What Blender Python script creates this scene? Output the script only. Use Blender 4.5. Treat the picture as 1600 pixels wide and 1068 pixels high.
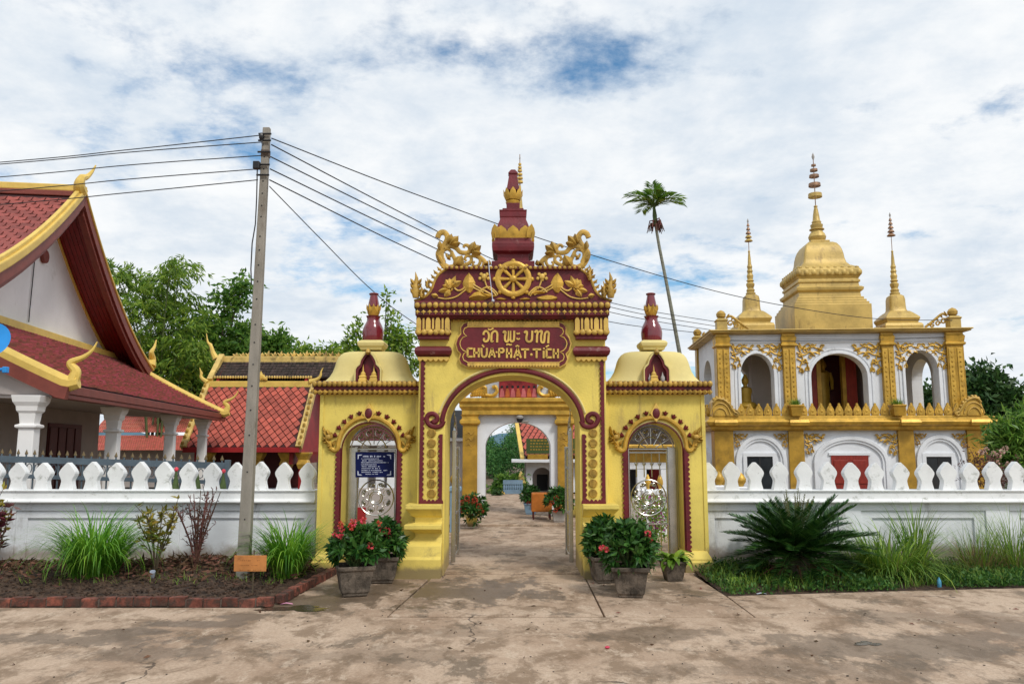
import bpy, math, random
import numpy as np
from mathutils import Vector, Matrix
R = math.radians
random.seed(7)
rng = np.random.default_rng(7)
S = bpy.context.scene
for o in list(bpy.data.objects):
    bpy.data.objects.remove(o)

# ------------------------------------------------------------------ camera
FPX, EYE = 1244.0, 1.8                     # focal length in photograph pixels, eye height in metres
TH = math.atan(163 / FPX)                  # slight upward pitch
cam_d = bpy.data.cameras.new('camera')
cam = bpy.data.objects.new('camera', cam_d)
S.collection.objects.link(cam)
cam_d.sensor_width = 36.0
cam_d.lens = FPX / 1600 * 36
cam_d.clip_start, cam_d.clip_end = 0.1, 9000
cam.location = (0, 0, EYE)
cam.rotation_euler = (R(90) + TH, 0, 0)
S.camera = cam

# ------------------------------------------------------------------ sky, sun, exposure
SUN_DIR = Vector((0.50, -0.70, 0.95)).normalized()      # towards the sun
W = bpy.data.worlds.new('World')
S.world = W
W.use_nodes = True
nt = W.node_tree
nt.nodes.clear()
def wn(t, **k):
    n = nt.nodes.new(t)
    for a, b in k.items():
        setattr(n, a, b)
    return n
def wl(a, b):
    nt.links.new(a, b)
def wmath(op, a, b=None, c=None):
    n = wn('ShaderNodeMath', operation=op)
    for i, x in enumerate((a, b, c)):
        if x is None: continue
        if isinstance(x, (int, float)): n.inputs[i].default_value = x
        else: wl(x, n.inputs[i])
    return n.outputs[0]
sky = wn('ShaderNodeTexSky', sky_type='NISHITA', sun_disc=False)
sky.sun_elevation = math.asin(SUN_DIR.z)
sky.sun_rotation = math.atan2(SUN_DIR.x, SUN_DIR.y)
sky.air_density, sky.dust_density, sky.ozone_density = 1.0, 0.6, 2.0
tc = wn('ShaderNodeTexCoord')
sep = wn('ShaderNodeSeparateXYZ'); wl(tc.outputs['Generated'], sep.inputs[0])
zc = wmath('ADD', wmath('MAXIMUM', sep.outputs[2], 0.0), 0.22)
cx = wmath('DIVIDE', sep.outputs[0], zc); cy = wmath('DIVIDE', sep.outputs[1], zc)
comb = wn('ShaderNodeCombineXYZ'); wl(cx, comb.inputs[0]); wl(cy, comb.inputs[1]); comb.inputs[2].default_value = 3.7
def wnoise(scale, detail, rough, dist, off=(0, 0, 0), stretch=(1, 1, 1)):
    mp = wn('ShaderNodeMapping'); mp.inputs['Location'].default_value = off; mp.inputs['Scale'].default_value = stretch
    wl(comb.outputs[0], mp.inputs[0])
    n = wn('ShaderNodeTexNoise'); n.inputs['Scale'].default_value = scale; n.inputs['Detail'].default_value = detail
    n.inputs['Roughness'].default_value = rough; n.inputs['Distortion'].default_value = dist
    wl(mp.outputs[0], n.inputs['Vector'])
    return n.outputs['Fac']
n1 = wnoise(1.75, 12, 0.60, 0.1, (12.7885, 0.5002, 2.4753), (1, 1.0, 1))
n2 = wnoise(5.5, 10, 0.65, 0.1, (1.7, 9.1, 0), (1, 1.1, 1))
n3 = wnoise(2.2, 7, 0.6, 0.3, (7.7, 5.2, 3))
cover = wmath('ADD', wmath('MULTIPLY', n1, 0.82), wmath('MULTIPLY', n2, 0.18))
mask = wn('ShaderNodeMapRange', interpolation_type='SMOOTHSTEP'); wl(cover, mask.inputs[0])
mask.inputs[1].default_value = 0.325; mask.inputs[2].default_value = 0.470
shade = wn('ShaderNodeMapRange', interpolation_type='SMOOTHSTEP')
wl(wmath('ADD', wmath('MULTIPLY', n3, 0.6), wmath('MULTIPLY', n2, 0.4)), shade.inputs[0])
shade.inputs[1].default_value = 0.33; shade.inputs[2].default_value = 0.64
ccol = wn('ShaderNodeMix', data_type='RGBA')
ccol.inputs[6].default_value = (5.7, 6.5, 7.4, 1); ccol.inputs[7].default_value = (8.5, 8.65, 8.75, 1)
wl(shade.outputs[0], ccol.inputs[0])
skyb = wn('ShaderNodeMix', data_type='RGBA', blend_type='MULTIPLY'); skyb.inputs[0].default_value = 1.0
wl(sky.outputs[0], skyb.inputs[6]); skyb.inputs[7].default_value = (0.40, 0.98, 1.20, 1)
mixs = wn('ShaderNodeMix', data_type='RGBA')
wl(mask.outputs[0], mixs.inputs[0]); wl(skyb.outputs[2], mixs.inputs[6]); wl(ccol.outputs[2], mixs.inputs[7])
bg = wn('ShaderNodeBackground'); bg.inputs[1].default_value = 0.080
wl(mixs.outputs[2], bg.inputs[0])
wout = wn('ShaderNodeOutputWorld'); wl(bg.outputs[0], wout.inputs[0])
sun_d = bpy.data.lights.new('sun', 'SUN')
sun_d.energy, sun_d.angle, sun_d.color = 1.5, R(12), (1.0, 0.955, 0.88)
sun = bpy.data.objects.new('sun', sun_d); S.collection.objects.link(sun)
sun.rotation_euler = (-SUN_DIR).to_track_quat('-Z', 'Y').to_euler()
sun.location = (0, 0, 40)
vs = S.view_settings
vs.view_transform, vs.look, vs.exposure, vs.gamma = 'Standard', 'None', 0.52, 1.0
vs.use_curve_mapping = False
S.cycles.max_bounces = 6; S.cycles.diffuse_bounces = 3; S.cycles.glossy_bounces = 3
S.cycles.transparent_max_bounces = 12
S.cycles.caustics_reflective = False; S.cycles.caustics_refractive = False

# ------------------------------------------------------------------ measuring helpers (photograph pixel -> real place at a known distance)
_c, _s = math.cos(TH), math.sin(TH)
def ray(px, py):
    u, v = (px - 800) / FPX, (534 - py) / FPX
    return Vector((u, _c - v * _s, _s + v * _c))
def gnd(px, py, z=0.0):
    d = ray(px, py); t = (z - EYE) / d.z
    return Vector((d.x * t, d.y * t, z))
def at(px, py, Y):
    d = ray(px, py); t = Y / d.y
    return Vector((d.x * t, Y, EYE + d.z * t))
class Frame:
    """a building's own axes; at() gives (x, z) on the plane y of those axes"""
    def __init__(s, loc, rot=0.0):
        s.loc = Vector(loc); s.rot = rot
    def at(s, px, py, yl=0.0):
        d = ray(px, py); cr, sr = math.cos(s.rot), math.sin(s.rot)
        o = Vector((0, 0, EYE)) - s.loc
        o2 = (o.x * cr + o.y * sr, -o.x * sr + o.y * cr, o.z); d2 = (d.x * cr + d.y * sr, -d.x * sr + d.y * cr, d.z)
        t = (yl - o2[1]) / d2[1]
        return o2[0] + t * d2[0], o2[2] + t * d2[2]

# ------------------------------------------------------------------ mesh helpers
COL = S.collection
class MB:
    def __init__(s):
        s.v, s.f = [], []
    def add(s, vs_, fs):
        b = len(s.v); s.v += [tuple(p) for p in vs_]; s.f += [tuple(i + b for i in f) for f in fs]
        return s
    def box(s, x0, x1, y0, y1, z0, z1):
        return s.add([(x0,y0,z0),(x1,y0,z0),(x1,y1,z0),(x0,y1,z0),(x0,y0,z1),(x1,y0,z1),(x1,y1,z1),(x0,y1,z1)],
                     [(0,3,2,1),(4,5,6,7),(0,1,5,4),(1,2,6,5),(2,3,7,6),(3,0,4,7)])
    def prism(s, poly, y0, y1):
        """poly of (x, z), extruded from y0 to y1"""
        a = sum(poly[i][0] * poly[(i+1) % len(poly)][1] - poly[(i+1) % len(poly)][0] * poly[i][1] for i in range(len(poly)))
        if a < 0: poly = poly[::-1]
        n = len(poly)
        vs_ = [(x, y0, z) for x, z in poly] + [(x, y1, z) for x, z in poly]
        fs = [tuple(range(n)), tuple(range(2*n-1, n-1, -1))] + [(i+n, (i+1) % n + n, (i+1) % n, i) for i in range(n)]
        return s.add(vs_, fs)
    def prism_z(s, poly, z0, z1):
        a = sum(poly[i][0] * poly[(i+1) % len(poly)][1] - poly[(i+1) % len(poly)][0] * poly[i][1] for i in range(len(poly)))
        if a < 0: poly = poly[::-1]
        n = len(poly)
        vs_ = [(x, y, z0) for x, y in poly] + [(x, y, z1) for x, y in poly]
        fs = [tuple(range(n-1, -1, -1)), tuple(range(n, 2*n))] + [(i, (i+1) % n, (i+1) % n + n, i+n) for i in range(n)]
        return s.add(vs_, fs)
    def stack(s, rings, caps=True):
        """rings of (x0, x1, y0, y1, z) from the bottom up"""
        b = len(s.v)
        for x0, x1, y0, y1, z in rings:
            s.v += [(x0,y0,z),(x1,y0,z),(x1,y1,z),(x0,y1,z)]
        n = len(rings)
        for k in range(n-1):
            p, q = b+4*k, b+4*k+4
            for i in range(4):
                j = (i+1) % 4
                s.f.append((p+i, p+j, q+j, q+i))
        if caps:
            s.f.append((b+3, b+2, b+1, b)); e = b+4*(n-1); s.f.append((e, e+1, e+2, e+3))
        return s
    def lathe(s, prof, cx=0, cy=0, seg=16, rot=0.0, sy=1.0):
        b = len(s.v)
        for r, z in prof:
            for k in range(seg):
                a = rot + 2*math.pi*k/seg
                s.v.append((cx + r*math.cos(a), cy + sy*r*math.sin(a), z))
        for i in range(len(prof)-1):
            for k in range(seg):
                j = (k+1) % seg
                s.f.append((b+i*seg+k, b+i*seg+j, b+(i+1)*seg+j, b+(i+1)*seg+k))
        s.f.append(tuple(b+seg-1-k for k in range(seg)))
        e = b + (len(prof)-1)*seg
        s.f.append(tuple(e+k for k in range(seg)))
        return s
    def square(s, prof, cx=0, cy=0, ax=1.0, ay=1.0):
        """square-plan lathe: prof of (half width, z)"""
        return s.stack([(cx-h*ax, cx+h*ax, cy-h*ay, cy+h*ay, z) for h, z in prof])
    def tube(s, path, rad, seg=6, flat=1.0, cap=True, flat_axis=(0, 1, 0)):
        path = [Vector(p) for p in path]
        n = len(path)
        if n < 2: return s
        if isinstance(rad, (int, float)): rad = [rad]*n
        fa = Vector(flat_axis)
        b = len(s.v)
        for i, p in enumerate(path):
            t = (path[min(i+1, n-1)] - path[max(i-1, 0)])
            if t.length < 1e-9: t = Vector((0, 0, 1))
            t.normalize()
            w = fa - t*fa.dot(t)
            if w.length < 1e-3:
                w = Vector((1, 0, 0)) - t*t.x
                if w.length < 1e-3: w = Vector((0, 0, 1))
            w.normalize()
            u = t.cross(w)
            for k in range(seg):
                a = 2*math.pi*(k+0.5)/seg
                s.v.append(tuple(p + u*(rad[i]*math.cos(a)) + w*(rad[i]*flat*math.sin(a))))
        for i in range(n-1):
            for k in range(seg):
                j = (k+1) % seg
                s.f.append((b+i*seg+k, b+i*seg+j, b+(i+1)*seg+j, b+(i+1)*seg+k))
        if cap:
            s.f.append(tuple(b+seg-1-k for k in range(seg))); e = b+(n-1)*seg
            s.f.append(tuple(e+k for k in range(seg)))
        return s
    def ball(s, c, r, seg=8, rings=5, sx=1, sy=1, sz=1):
        b = len(s.v)
        s.v.append((c[0], c[1], c[2]-r*sz))
        for i in range(1, rings):
            ph = -math.pi/2 + math.pi*i/rings
            for k in range(seg):
                a = 2*math.pi*k/seg
                s.v.append((c[0]+r*sx*math.cos(ph)*math.cos(a), c[1]+r*sy*math.cos(ph)*math.sin(a), c[2]+r*sz*math.sin(ph)))
        s.v.append((c[0], c[1], c[2]+r*sz)); top = len(s.v)-1
        for k in range(seg):
            j = (k+1) % seg
            s.f.append((b, b+1+j, b+1+k))
            for i in range(rings-2):
                s.f.append((b+1+i*seg+k, b+1+i*seg+j, b+1+(i+1)*seg+j, b+1+(i+1)*seg+k))
            s.f.append((b+1+(rings-2)*seg+k, b+1+(rings-2)*seg+j, top))
        return s
    def leaf(s, p0, p1, w, d=0.02, y=0.0, bend=0.0):
        """raised pointed leaf in the xz plane from p0 to p1, standing d proud of y (towards -y)"""
        x0, z0 = p0; x1, z1 = p1
        dx, dz = x1-x0, z1-z0; L = math.hypot(dx, dz) or 1e-6
        nx, nz = -dz/L, dx/L
        def q(t, u): return (x0+dx*t+nx*(u*w+bend*L*math.sin(math.pi*t)), z0+dz*t+nz*(u*w+bend*L*math.sin(math.pi*t)))
        ts = [(0, 0.12), (0.25, 0.42), (0.5, 0.5), (0.78, 0.3), (1, 0.02)]
        vs_ = []
        for t, h in ts:
            a, m, c = q(t, -h), q(t, 0), q(t, h)
            k = d*(0.4+0.6*math.sin(math.pi*min(0.95, t+0.1)))
            vs_ += [(a[0], y, a[1]), (m[0], y-k, m[1]), (c[0], y, c[1]), (m[0], y+0.3*d, m[1])]
        fs = []
        for i in range(4):
            o_ = 4*i
            for j in range(4):
                fs.append((o_+j, o_+4+j, o_+4+(j+1) % 4, o_+(j+1) % 4))
        fs += [(0, 1, 2, 3), (19, 18, 17, 16)]
        return s.add(vs_, fs)
    def mesh(s, name, smooth=False, mats=()):
        m = bpy.data.meshes.new(name)
        m.from_pydata(s.v, [], s.f)
        for x in mats: m.materials.append(x)
        if smooth: shade(m, smooth)
        m.validate(); m.update()
        return m
    def build(s, name, m, parent=None, smooth=False, bevel=0.0):
        me = s.mesh(name, smooth, [m])
        return link(name, me, parent, bevel=bevel)

def shade(me, smooth):
    me.polygons.foreach_set('use_smooth', [True]*len(me.polygons))
    ang = R(38) if smooth is True else R(smooth)
    try: me.set_sharp_from_angle(angle=ang)
    except Exception: pass
def link(name, me, parent=None, loc=(0, 0, 0), rot=(0, 0, 0), scale=(1, 1, 1), bevel=0.0):
    o = bpy.data.objects.new(name, me); COL.objects.link(o)
    o.parent = parent; o.location = loc; o.rotation_euler = rot; o.scale = scale
    if bevel:
        b = o.modifiers.new('bevel', 'BEVEL'); b.width = bevel; b.segments = 2; b.limit_method = 'ANGLE'; b.angle_limit = R(35)
    return o
def thing(name, label, cat, loc=(0, 0, 0), rot=0.0, group=None):
    o = bpy.data.objects.new(name, None); COL.objects.link(o)
    o.location = loc; o.rotation_euler = (0, 0, rot); o.empty_display_size = 0.2
    o['label'] = label; o['category'] = cat
    if group: o['group'] = group
    return o
def tag(o, label, cat, group=None):
    o['label'] = label; o['category'] = cat
    if group: o['group'] = group
    return o
def kind(o, k):
    o['kind'] = k; return o
def arr_mesh(name, verts, quads, m, smooth=False):
    verts = np.asarray(verts, dtype=np.float32).reshape(-1, 3); quads = np.asarray(quads, dtype=np.int32)
    me = bpy.data.meshes.new(name)
    me.vertices.add(len(verts)); me.vertices.foreach_set('co', verts.ravel())
    k = quads.shape[1]
    me.loops.add(quads.size); me.loops.foreach_set('vertex_index', quads.ravel())
    me.polygons.add(len(quads)); me.polygons.foreach_set('loop_start', np.arange(0, quads.size, k, dtype=np.int32))
    me.polygons.foreach_set('loop_total', np.full(len(quads), k, dtype=np.int32))
    if smooth: me.polygons.foreach_set('use_smooth', [True]*len(quads))
    me.materials.append(m); me.update(calc_edges=True); me.validate()
    return me
def arch(cx, cz, a, b, n=20, t0=180.0, t1=0.0):
    return [(cx + a*math.cos(R(t0+(t1-t0)*i/n)), cz + b*math.sin(R(t0+(t1-t0)*i/n))) for i in range(n+1)]
def spiral(cx, cz, r0, r1, a0, a1, n=18):
    out = []
    for i in range(n+1):
        t = i/n; r = r0+(r1-r0)*t; a = R(a0+(a1-a0)*t)
        out.append((cx+r*math.cos(a), cz+r*math.sin(a)))
    return out
def bez(p0, p1, p2, p3, n=10):
    P = [np.array(p, float) for p in (p0, p1, p2, p3)]
    return [tuple((1-t)**3*P[0]+3*(1-t)**2*t*P[1]+3*(1-t)*t*t*P[2]+t**3*P[3]) for t in [i/n for i in range(n+1)]]
def smooth_path(pts, n=6):
    """Catmull-Rom through the points"""
    pts = [np.array(p, float) for p in pts]
    P = [2*pts[0]-pts[1]] + pts + [2*pts[-1]-pts[-2]]
    out = []
    for i in range(1, len(P)-2):
        a, b, c, d = P[i-1], P[i], P[i+1], P[i+2]
        for k in range(n):
            t = k/n
            out.append(tuple(0.5*((2*b)+(-a+c)*t+(2*a-5*b+4*c-d)*t*t+(-a+3*b-3*c+d)*t**3)))
    out.append(tuple(pts[-1]))
    return out
def xz(path, y): return [(p[0], y, p[1]) for p in path]

# ------------------------------------------------------------------ materials
def mat(name, col, rough=0.6, var=0.12, scale=3.0, bump=0.0, bscale=40.0, metal=0.0, dirt=None, dirt_amt=0.0,
        dirt_scale=1.2, island=0.0, objrand=0.0, transl=0.0, stretch=(1, 1, 1), spec=0.4, coat=0.0, dstretch=None, mud=None):
    m = bpy.data.materials.new(name); m.use_nodes = True
    t = m.node_tree; N, L = t.nodes, t.links
    b = N['Principled BSDF']; out = N['Material Output']
    b.inputs['Roughness'].default_value = rough; b.inputs['Metallic'].default_value = metal
    b.inputs['Specular IOR Level'].default_value = spec
    if coat: b.inputs['Coat Weight'].default_value = coat; b.inputs['Coat Roughness'].default_value = 0.15
    gpos = N.new('ShaderNodeNewGeometry')
    mp = N.new('ShaderNodeMapping'); mp.inputs['Scale'].default_value = stretch; L.new(gpos.outputs['Position'], mp.inputs[0])
    no = N.new('ShaderNodeTexNoise'); no.inputs['Scale'].default_value = scale; no.inputs['Detail'].default_value = 6
    no.inputs['Roughness'].default_value = 0.62; L.new(mp.outputs[0], no.inputs['Vector'])
    def mix(f, a, c, mode='MIX'):
        n = N.new('ShaderNodeMix'); n.data_type = 'RGBA'; n.blend_type = mode
        for s_, x in ((0, f), (6, a), (7, c)):
            if isinstance(x, bpy.types.NodeSocket): L.new(x, n.inputs[s_])
            elif s_ == 0: n.inputs[0].default_value = x
            else: n.inputs[s_].default_value = (*x[:3], 1)
        return n.outputs[2]
    def ramp(x, a, c):
        n = N.new('ShaderNodeMapRange'); n.interpolation_type = 'SMOOTHSTEP'; L.new(x, n.inputs[0])
        n.inputs[1].default_value = a; n.inputs[2].default_value = c
        return n.outputs[0]
    lo = tuple(max(0, x*(1-var*1.6)) for x in col); hi = tuple(min(1, x*(1+var)) for x in col)
    c = mix(ramp(no.outputs['Fac'], 0.3, 0.7), lo, hi)
    if island:
        ge = N.new('ShaderNodeNewGeometry'); hs = N.new('ShaderNodeHueSaturation')
        mr = N.new('ShaderNodeMapRange'); L.new(ge.outputs['Random Per Island'], mr.inputs[0])
        mr.inputs[3].default_value = 1-island; mr.inputs[4].default_value = 1+island
        L.new(mr.outputs[0], hs.inputs['Value']); L.new(c, hs.inputs['Color'])
        mr2 = N.new('ShaderNodeMapRange'); L.new(ge.outputs['Random Per Island'], mr2.inputs[0])
        mr2.inputs[3].default_value = 0.5+island*0.06; mr2.inputs[4].default_value = 0.5-island*0.06
        L.new(mr2.outputs[0], hs.inputs['Hue']); c = hs.outputs[0]
    if objrand:
        oi = N.new('ShaderNodeObjectInfo'); hs = N.new('ShaderNodeHueSaturation')
        mr = N.new('ShaderNodeMapRange'); L.new(oi.outputs['Random'], mr.inputs[0])
        mr.inputs[3].default_value = 1-objrand; mr.inputs[4].default_value = 1+objrand
        L.new(mr.outputs[0], hs.inputs['Value']); L.new(c, hs.inputs['Color']); c = hs.outputs[0]
    if dirt:
        dn = N.new('ShaderNodeTexNoise'); dn.inputs['Scale'].default_value = dirt_scale; dn.inputs['Detail'].default_value = 9
        dn.inputs['Roughness'].default_value = 0.7; dn.inputs['Distortion'].default_value = 0.3
        dm = N.new('ShaderNodeMapping'); dm.inputs['Scale'].default_value = dstretch or stretch; dm.inputs['Location'].default_value = (3.1, 1.7, 5.3)
        L.new(gpos.outputs['Position'], dm.inputs[0]); L.new(dm.outputs[0], dn.inputs['Vector'])
        f = ramp(dn.outputs['Fac'], 0.62-dirt_amt*0.3, 0.80-dirt_amt*0.2)
        c = mix(f, c, dirt)
    if mud:
        sx = N.new('ShaderNodeSeparateXYZ'); L.new(gpos.outputs['Position'], sx.inputs[0])
        mn = N.new('ShaderNodeTexNoise'); mn.inputs['Scale'].default_value = 2.2; mn.inputs['Detail'].default_value = 9; mn.inputs['Roughness'].default_value = 0.7
        L.new(gpos.outputs['Position'], mn.inputs['Vector'])
        hm = N.new('ShaderNodeMath'); hm.operation = 'MULTIPLY_ADD'; L.new(mn.outputs['Fac'], hm.inputs[0]); hm.inputs[1].default_value = -1.1*(mud[2]-mud[1]); 
        L.new(sx.outputs[2], hm.inputs[2])
        f = ramp(hm.outputs[0], mud[1]-0.15*(mud[2]-mud[1]), mud[2]-0.75*(mud[2]-mud[1]))
        iv = N.new('ShaderNodeMath'); iv.operation = 'MULTIPLY_ADD'; L.new(f, iv.inputs[0]); iv.inputs[1].default_value = -0.8; iv.inputs[2].default_value = 0.8
        c = mix(iv.outputs[0], c, mud[0])
    L.new(c, b.inputs['Base Color'])
    if bump:
        bn = N.new('ShaderNodeTexNoise'); bn.inputs['Scale'].default_value = bscale; bn.inputs['Detail'].default_value = 5
        L.new(mp.outputs[0], bn.inputs['Vector'])
        bp = N.new('ShaderNodeBump'); bp.inputs['Strength'].default_value = bump; bp.inputs['Distance'].default_value = 0.02
        L.new(bn.outputs['Fac'], bp.inputs['Height']); L.new(bp.outputs[0], b.inputs['Normal'])
    if transl:
        tr = N.new('ShaderNodeBsdfTranslucent'); ms = N.new('ShaderNodeMixShader'); ms.inputs[0].default_value = transl
        L.new(c, tr.inputs[0]); L.new(b.outputs[0], ms.inputs[1]); L.new(tr.outputs[0], ms.inputs[2]); L.new(ms.outputs[0], out.inputs[0])
    return m
M = {}
M['yellow'] = mat('yellow_limewash', (0.765, 0.605, 0.135), 0.8, 0.11, 1.3, 0.22, 45, dirt=(0.44, 0.33, 0.11), dirt_amt=0.32, dirt_scale=2.2, dstretch=(2.2, 2.2, 0.45), mud=((0.30, 0.22, 0.12), 0.0, 0.45))
M['yellowbase'] = mat('yellow_base_paint', (0.76, 0.59, 0.135), 0.7, 0.08, 2, 0.2, 50, dirt=(0.24, 0.18, 0.08), dirt_amt=0.34, dirt_scale=2.6, mud=((0.16, 0.12, 0.08), 0.0, 0.22))
M['domeyellow'] = mat('pale_yellow_plaster', (0.70, 0.59, 0.24), 0.7, 0.07, 2, 0.12, 40, dirt=(0.45, 0.36, 0.16), dirt_amt=0.12)
M['gold'] = mat('gold_paint', (0.62, 0.375, 0.06), 0.42, 0.18, 5, 0.15, 60, metal=0.28, dirt=(0.25, 0.14, 0.03), dirt_amt=0.18, dirt_scale=5)
M['goldpale'] = mat('pale_gold_paint', (0.68, 0.45, 0.10), 0.5, 0.12, 5, 0.12, 50, metal=0.05, dirt=(0.20, 0.12, 0.04), dirt_amt=0.25, dirt_scale=6)
M['oldgold'] = mat('weathered_gold_relief', (0.50, 0.31, 0.06), 0.5, 0.2, 8, 0.2, 60, metal=0.1, dirt=(0.10, 0.065, 0.025), dirt_amt=0.36, dirt_scale=9)
M['maroon'] = mat('maroon_paint', (0.135, 0.012, 0.018), 0.5, 0.18, 4, 0.12, 40, dirt=(0.035, 0.012, 0.012), dirt_amt=0.22, dirt_scale=4)
M['maroonworn'] = mat('worn_maroon_paint', (0.15, 0.014, 0.02), 0.5, 0.18, 4, 0.2, 40, dirt=(0.50, 0.33, 0.29), dirt_amt=0.12, dirt_scale=7)
M['mossmaroon'] = mat('mouldy_maroon_cornice', (0.13, 0.012, 0.018), 0.6, 0.18, 4, 0.2, 40, dirt=(0.02, 0.014, 0.012), dirt_amt=0.5, dirt_scale=5)
M['vase'] = mat('glazed_maroon_vase', (0.18, 0.018, 0.026), 0.16, 0.08, 4, spec=0.6, coat=0.6)
M['white'] = mat('white_limewash', (0.77, 0.79, 0.82), 0.8, 0.05, 2, 0.1, 45, dirt=(0.42, 0.42, 0.41), dirt_amt=0.05, dirt_scale=1.8, dstretch=(1.5, 1.5, 0.5))
M['wallwhite'] = mat('boundary_wall_whitewash', (0.76, 0.785, 0.81), 0.8, 0.07, 1.3, 0.2, 50, dirt=(0.27, 0.26, 0.24), dirt_amt=0.24, dirt_scale=1.1, dstretch=(1.8, 1.8, 0.7), mud=((0.22, 0.16, 0.11), 0.0, 0.48))
M['merlon'] = mat('merlon_whitewash', (0.79, 0.80, 0.80), 0.8, 0.05, 3, 0.15, 45, dirt=(0.33, 0.34, 0.30), dirt_amt=0.25, dirt_scale=6.5)
M['ptwhite'] = mat('temple_white_wall', (0.84, 0.825, 0.81), 0.8, 0.04, 1.2, 0.05, 40, dirt=(0.6, 0.57, 0.54), dirt_amt=0.08)
M['grey_or_shaded'] = mat('grey_or_shaded_plaster', (0.44, 0.395, 0.37), 0.85, 0.06, 1.2, 0.06, 40)  # real grey plaster, and white walls with their shade put into the colour
M['stupagold'] = mat('stupa_gold_paint', (0.55, 0.385, 0.115), 0.46, 0.14, 2.0, 0.2, 30, metal=0.15, dirt=(0.26, 0.17, 0.06), dirt_amt=0.34, dirt_scale=2.6, dstretch=(1.5, 1.5, 0.6))
M['pilgold'] = mat('pilaster_gold_paint', (0.48, 0.275, 0.035), 0.42, 0.16, 4, 0.2, 50, metal=0.25, dirt=(0.22, 0.12, 0.03), dirt_amt=0.34, dirt_scale=3)
M['bargegold'] = mat('bargeboard_gold_paint', (0.72, 0.50, 0.115), 0.5, 0.08, 3, 0.05, 30, dirt=(0.4, 0.25, 0.06), dirt_amt=0.12)
M['oldbarge'] = mat('stained_gold_ridge', (0.68, 0.48, 0.15), 0.6, 0.15, 3, 0.15, 30, dirt=(0.07, 0.05, 0.03), dirt_amt=0.42, dirt_scale=3.0)
M['fascia'] = mat('red_brown_fascia', (0.21, 0.05, 0.035), 0.55, 0.1, 4, 0.05, 30)
M['soffit'] = mat('dark_red_soffit_boards', (0.20, 0.010, 0.012), 0.5, 0.12, 3, 0.05, 30)
M['tile_l'] = mat('brown_red_roof_tile', (0.27, 0.058, 0.045), 0.55, 0.12, 6, 0.1, 40, objrand=0.22, dirt=(0.16, 0.06, 0.05), dirt_amt=0.16, dirt_scale=5)
M['tile_i'] = mat('brown_red_pent_tile', (0.26, 0.055, 0.045), 0.55, 0.15, 6, 0.1, 40, island=0.34, dirt=(0.15, 0.05, 0.045), dirt_amt=0.2, dirt_scale=3)
M['tile_h'] = mat('red_diamond_tile', (0.42, 0.085, 0.055), 0.6, 0.12, 5, 0.1, 40, objrand=0.24, dirt=(0.2, 0.06, 0.05), dirt_amt=0.18, dirt_scale=4)
M['tile_far'] = mat('far_red_roof_tile', (0.50, 0.13, 0.09), 0.6, 0.12, 5, 0.1, 40, island=0.12)
M['tilegap'] = mat('dark_roof_underlay', (0.06, 0.02, 0.02), 0.8, 0.1)
M['darktile'] = mat('mouldy_black_tile', (0.045, 0.030, 0.024), 0.85, 0.4, 6, 0.3, 40, island=0.4, dirt=(0.13, 0.07, 0.05), dirt_amt=0.2, dirt_scale=4)
M['redpaint'] = mat('red_painted_wood', (0.33, 0.018, 0.02), 0.5, 0.12, 3, 0.05, 30)
M['darkdoor'] = mat('dark_red_timber', (0.085, 0.012, 0.010), 0.5, 0.2, 5, 0.05, 30, stretch=(6, 6, 1))
M['reddoor'] = mat('red_timber_door', (0.26, 0.025, 0.014), 0.5, 0.15, 5, 0.05, 30, stretch=(5, 5, 1))
M['dark'] = mat('dark_interior', (0.02, 0.02, 0.022), 0.7, 0.2)
M['glassdark'] = mat('dark_window_glass', (0.02, 0.025, 0.03), 0.08, 0.2, spec=0.6)
M['iron'] = mat('blue_grey_iron_paint', (0.085, 0.115, 0.14), 0.5, 0.1, 5)
M['irongold'] = mat('faded_gold_iron_tip', (0.15, 0.105, 0.045), 0.5, 0.1, 5)
M['steel'] = mat('stainless_steel', (0.52, 0.51, 0.47), 0.25, 0.08, 5, metal=1.0)
M['concrete'] = mat('pole_concrete', (0.29, 0.265, 0.225), 0.85, 0.12, 3, 0.25, 60, dirt=(0.17, 0.14, 0.11), dirt_amt=0.25, dirt_scale=3, stretch=(2, 2, 0.6))
M['potstone'] = mat('stained_concrete_pot', (0.145, 0.115, 0.088), 0.85, 0.3, 6, 0.4, 50, dirt=(0.035, 0.028, 0.02), dirt_amt=0.55, dirt_scale=7)
M['soil'] = mat('dark_garden_soil', (0.062, 0.036, 0.022), 0.95, 0.45, 9, 1.0, 30, dirt=(0.15, 0.10, 0.065), dirt_amt=0.25, dirt_scale=12)
M['brick'] = mat('kerb_brick', (0.20, 0.062, 0.04), 0.9, 0.3, 9, 0.6, 60, objrand=0.45, dirt=(0.055, 0.035, 0.026), dirt_amt=0.8, dirt_scale=8)
M['mortar'] = mat('dirty_mortar', (0.13, 0.10, 0.08), 0.95, 0.2, 8, 0.3, 50)
M['cable'] = mat('black_cable_rubber', (0.018, 0.018, 0.02), 0.6, 0.1)
M['blackplastic'] = mat('black_plastic', (0.015, 0.015, 0.017), 0.4, 0.1)
M['navy'] = mat('navy_enamel', (0.004, 0.009, 0.075), 0.5, 0.08, spec=0.15)
M['signwhite'] = mat('white_sign_print', (0.55, 0.60, 0.78), 0.5, 0.05)
M['orange'] = mat('orange_painted_board', (0.50, 0.20, 0.055), 0.7, 0.14, 6, 0.1, 40, dirt=(0.26, 0.10, 0.03), dirt_amt=0.25, dirt_scale=5)
M['orangecloth'] = mat('orange_cloth', (0.44, 0.14, 0.02), 0.9, 0.12, 6)
M['dish'] = mat('blue_dish_paint', (0.02, 0.27, 0.70), 0.4, 0.06)
M['bluepost'] = mat('pale_blue_paint', (0.22, 0.34, 0.46), 0.7, 0.1)
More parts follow.
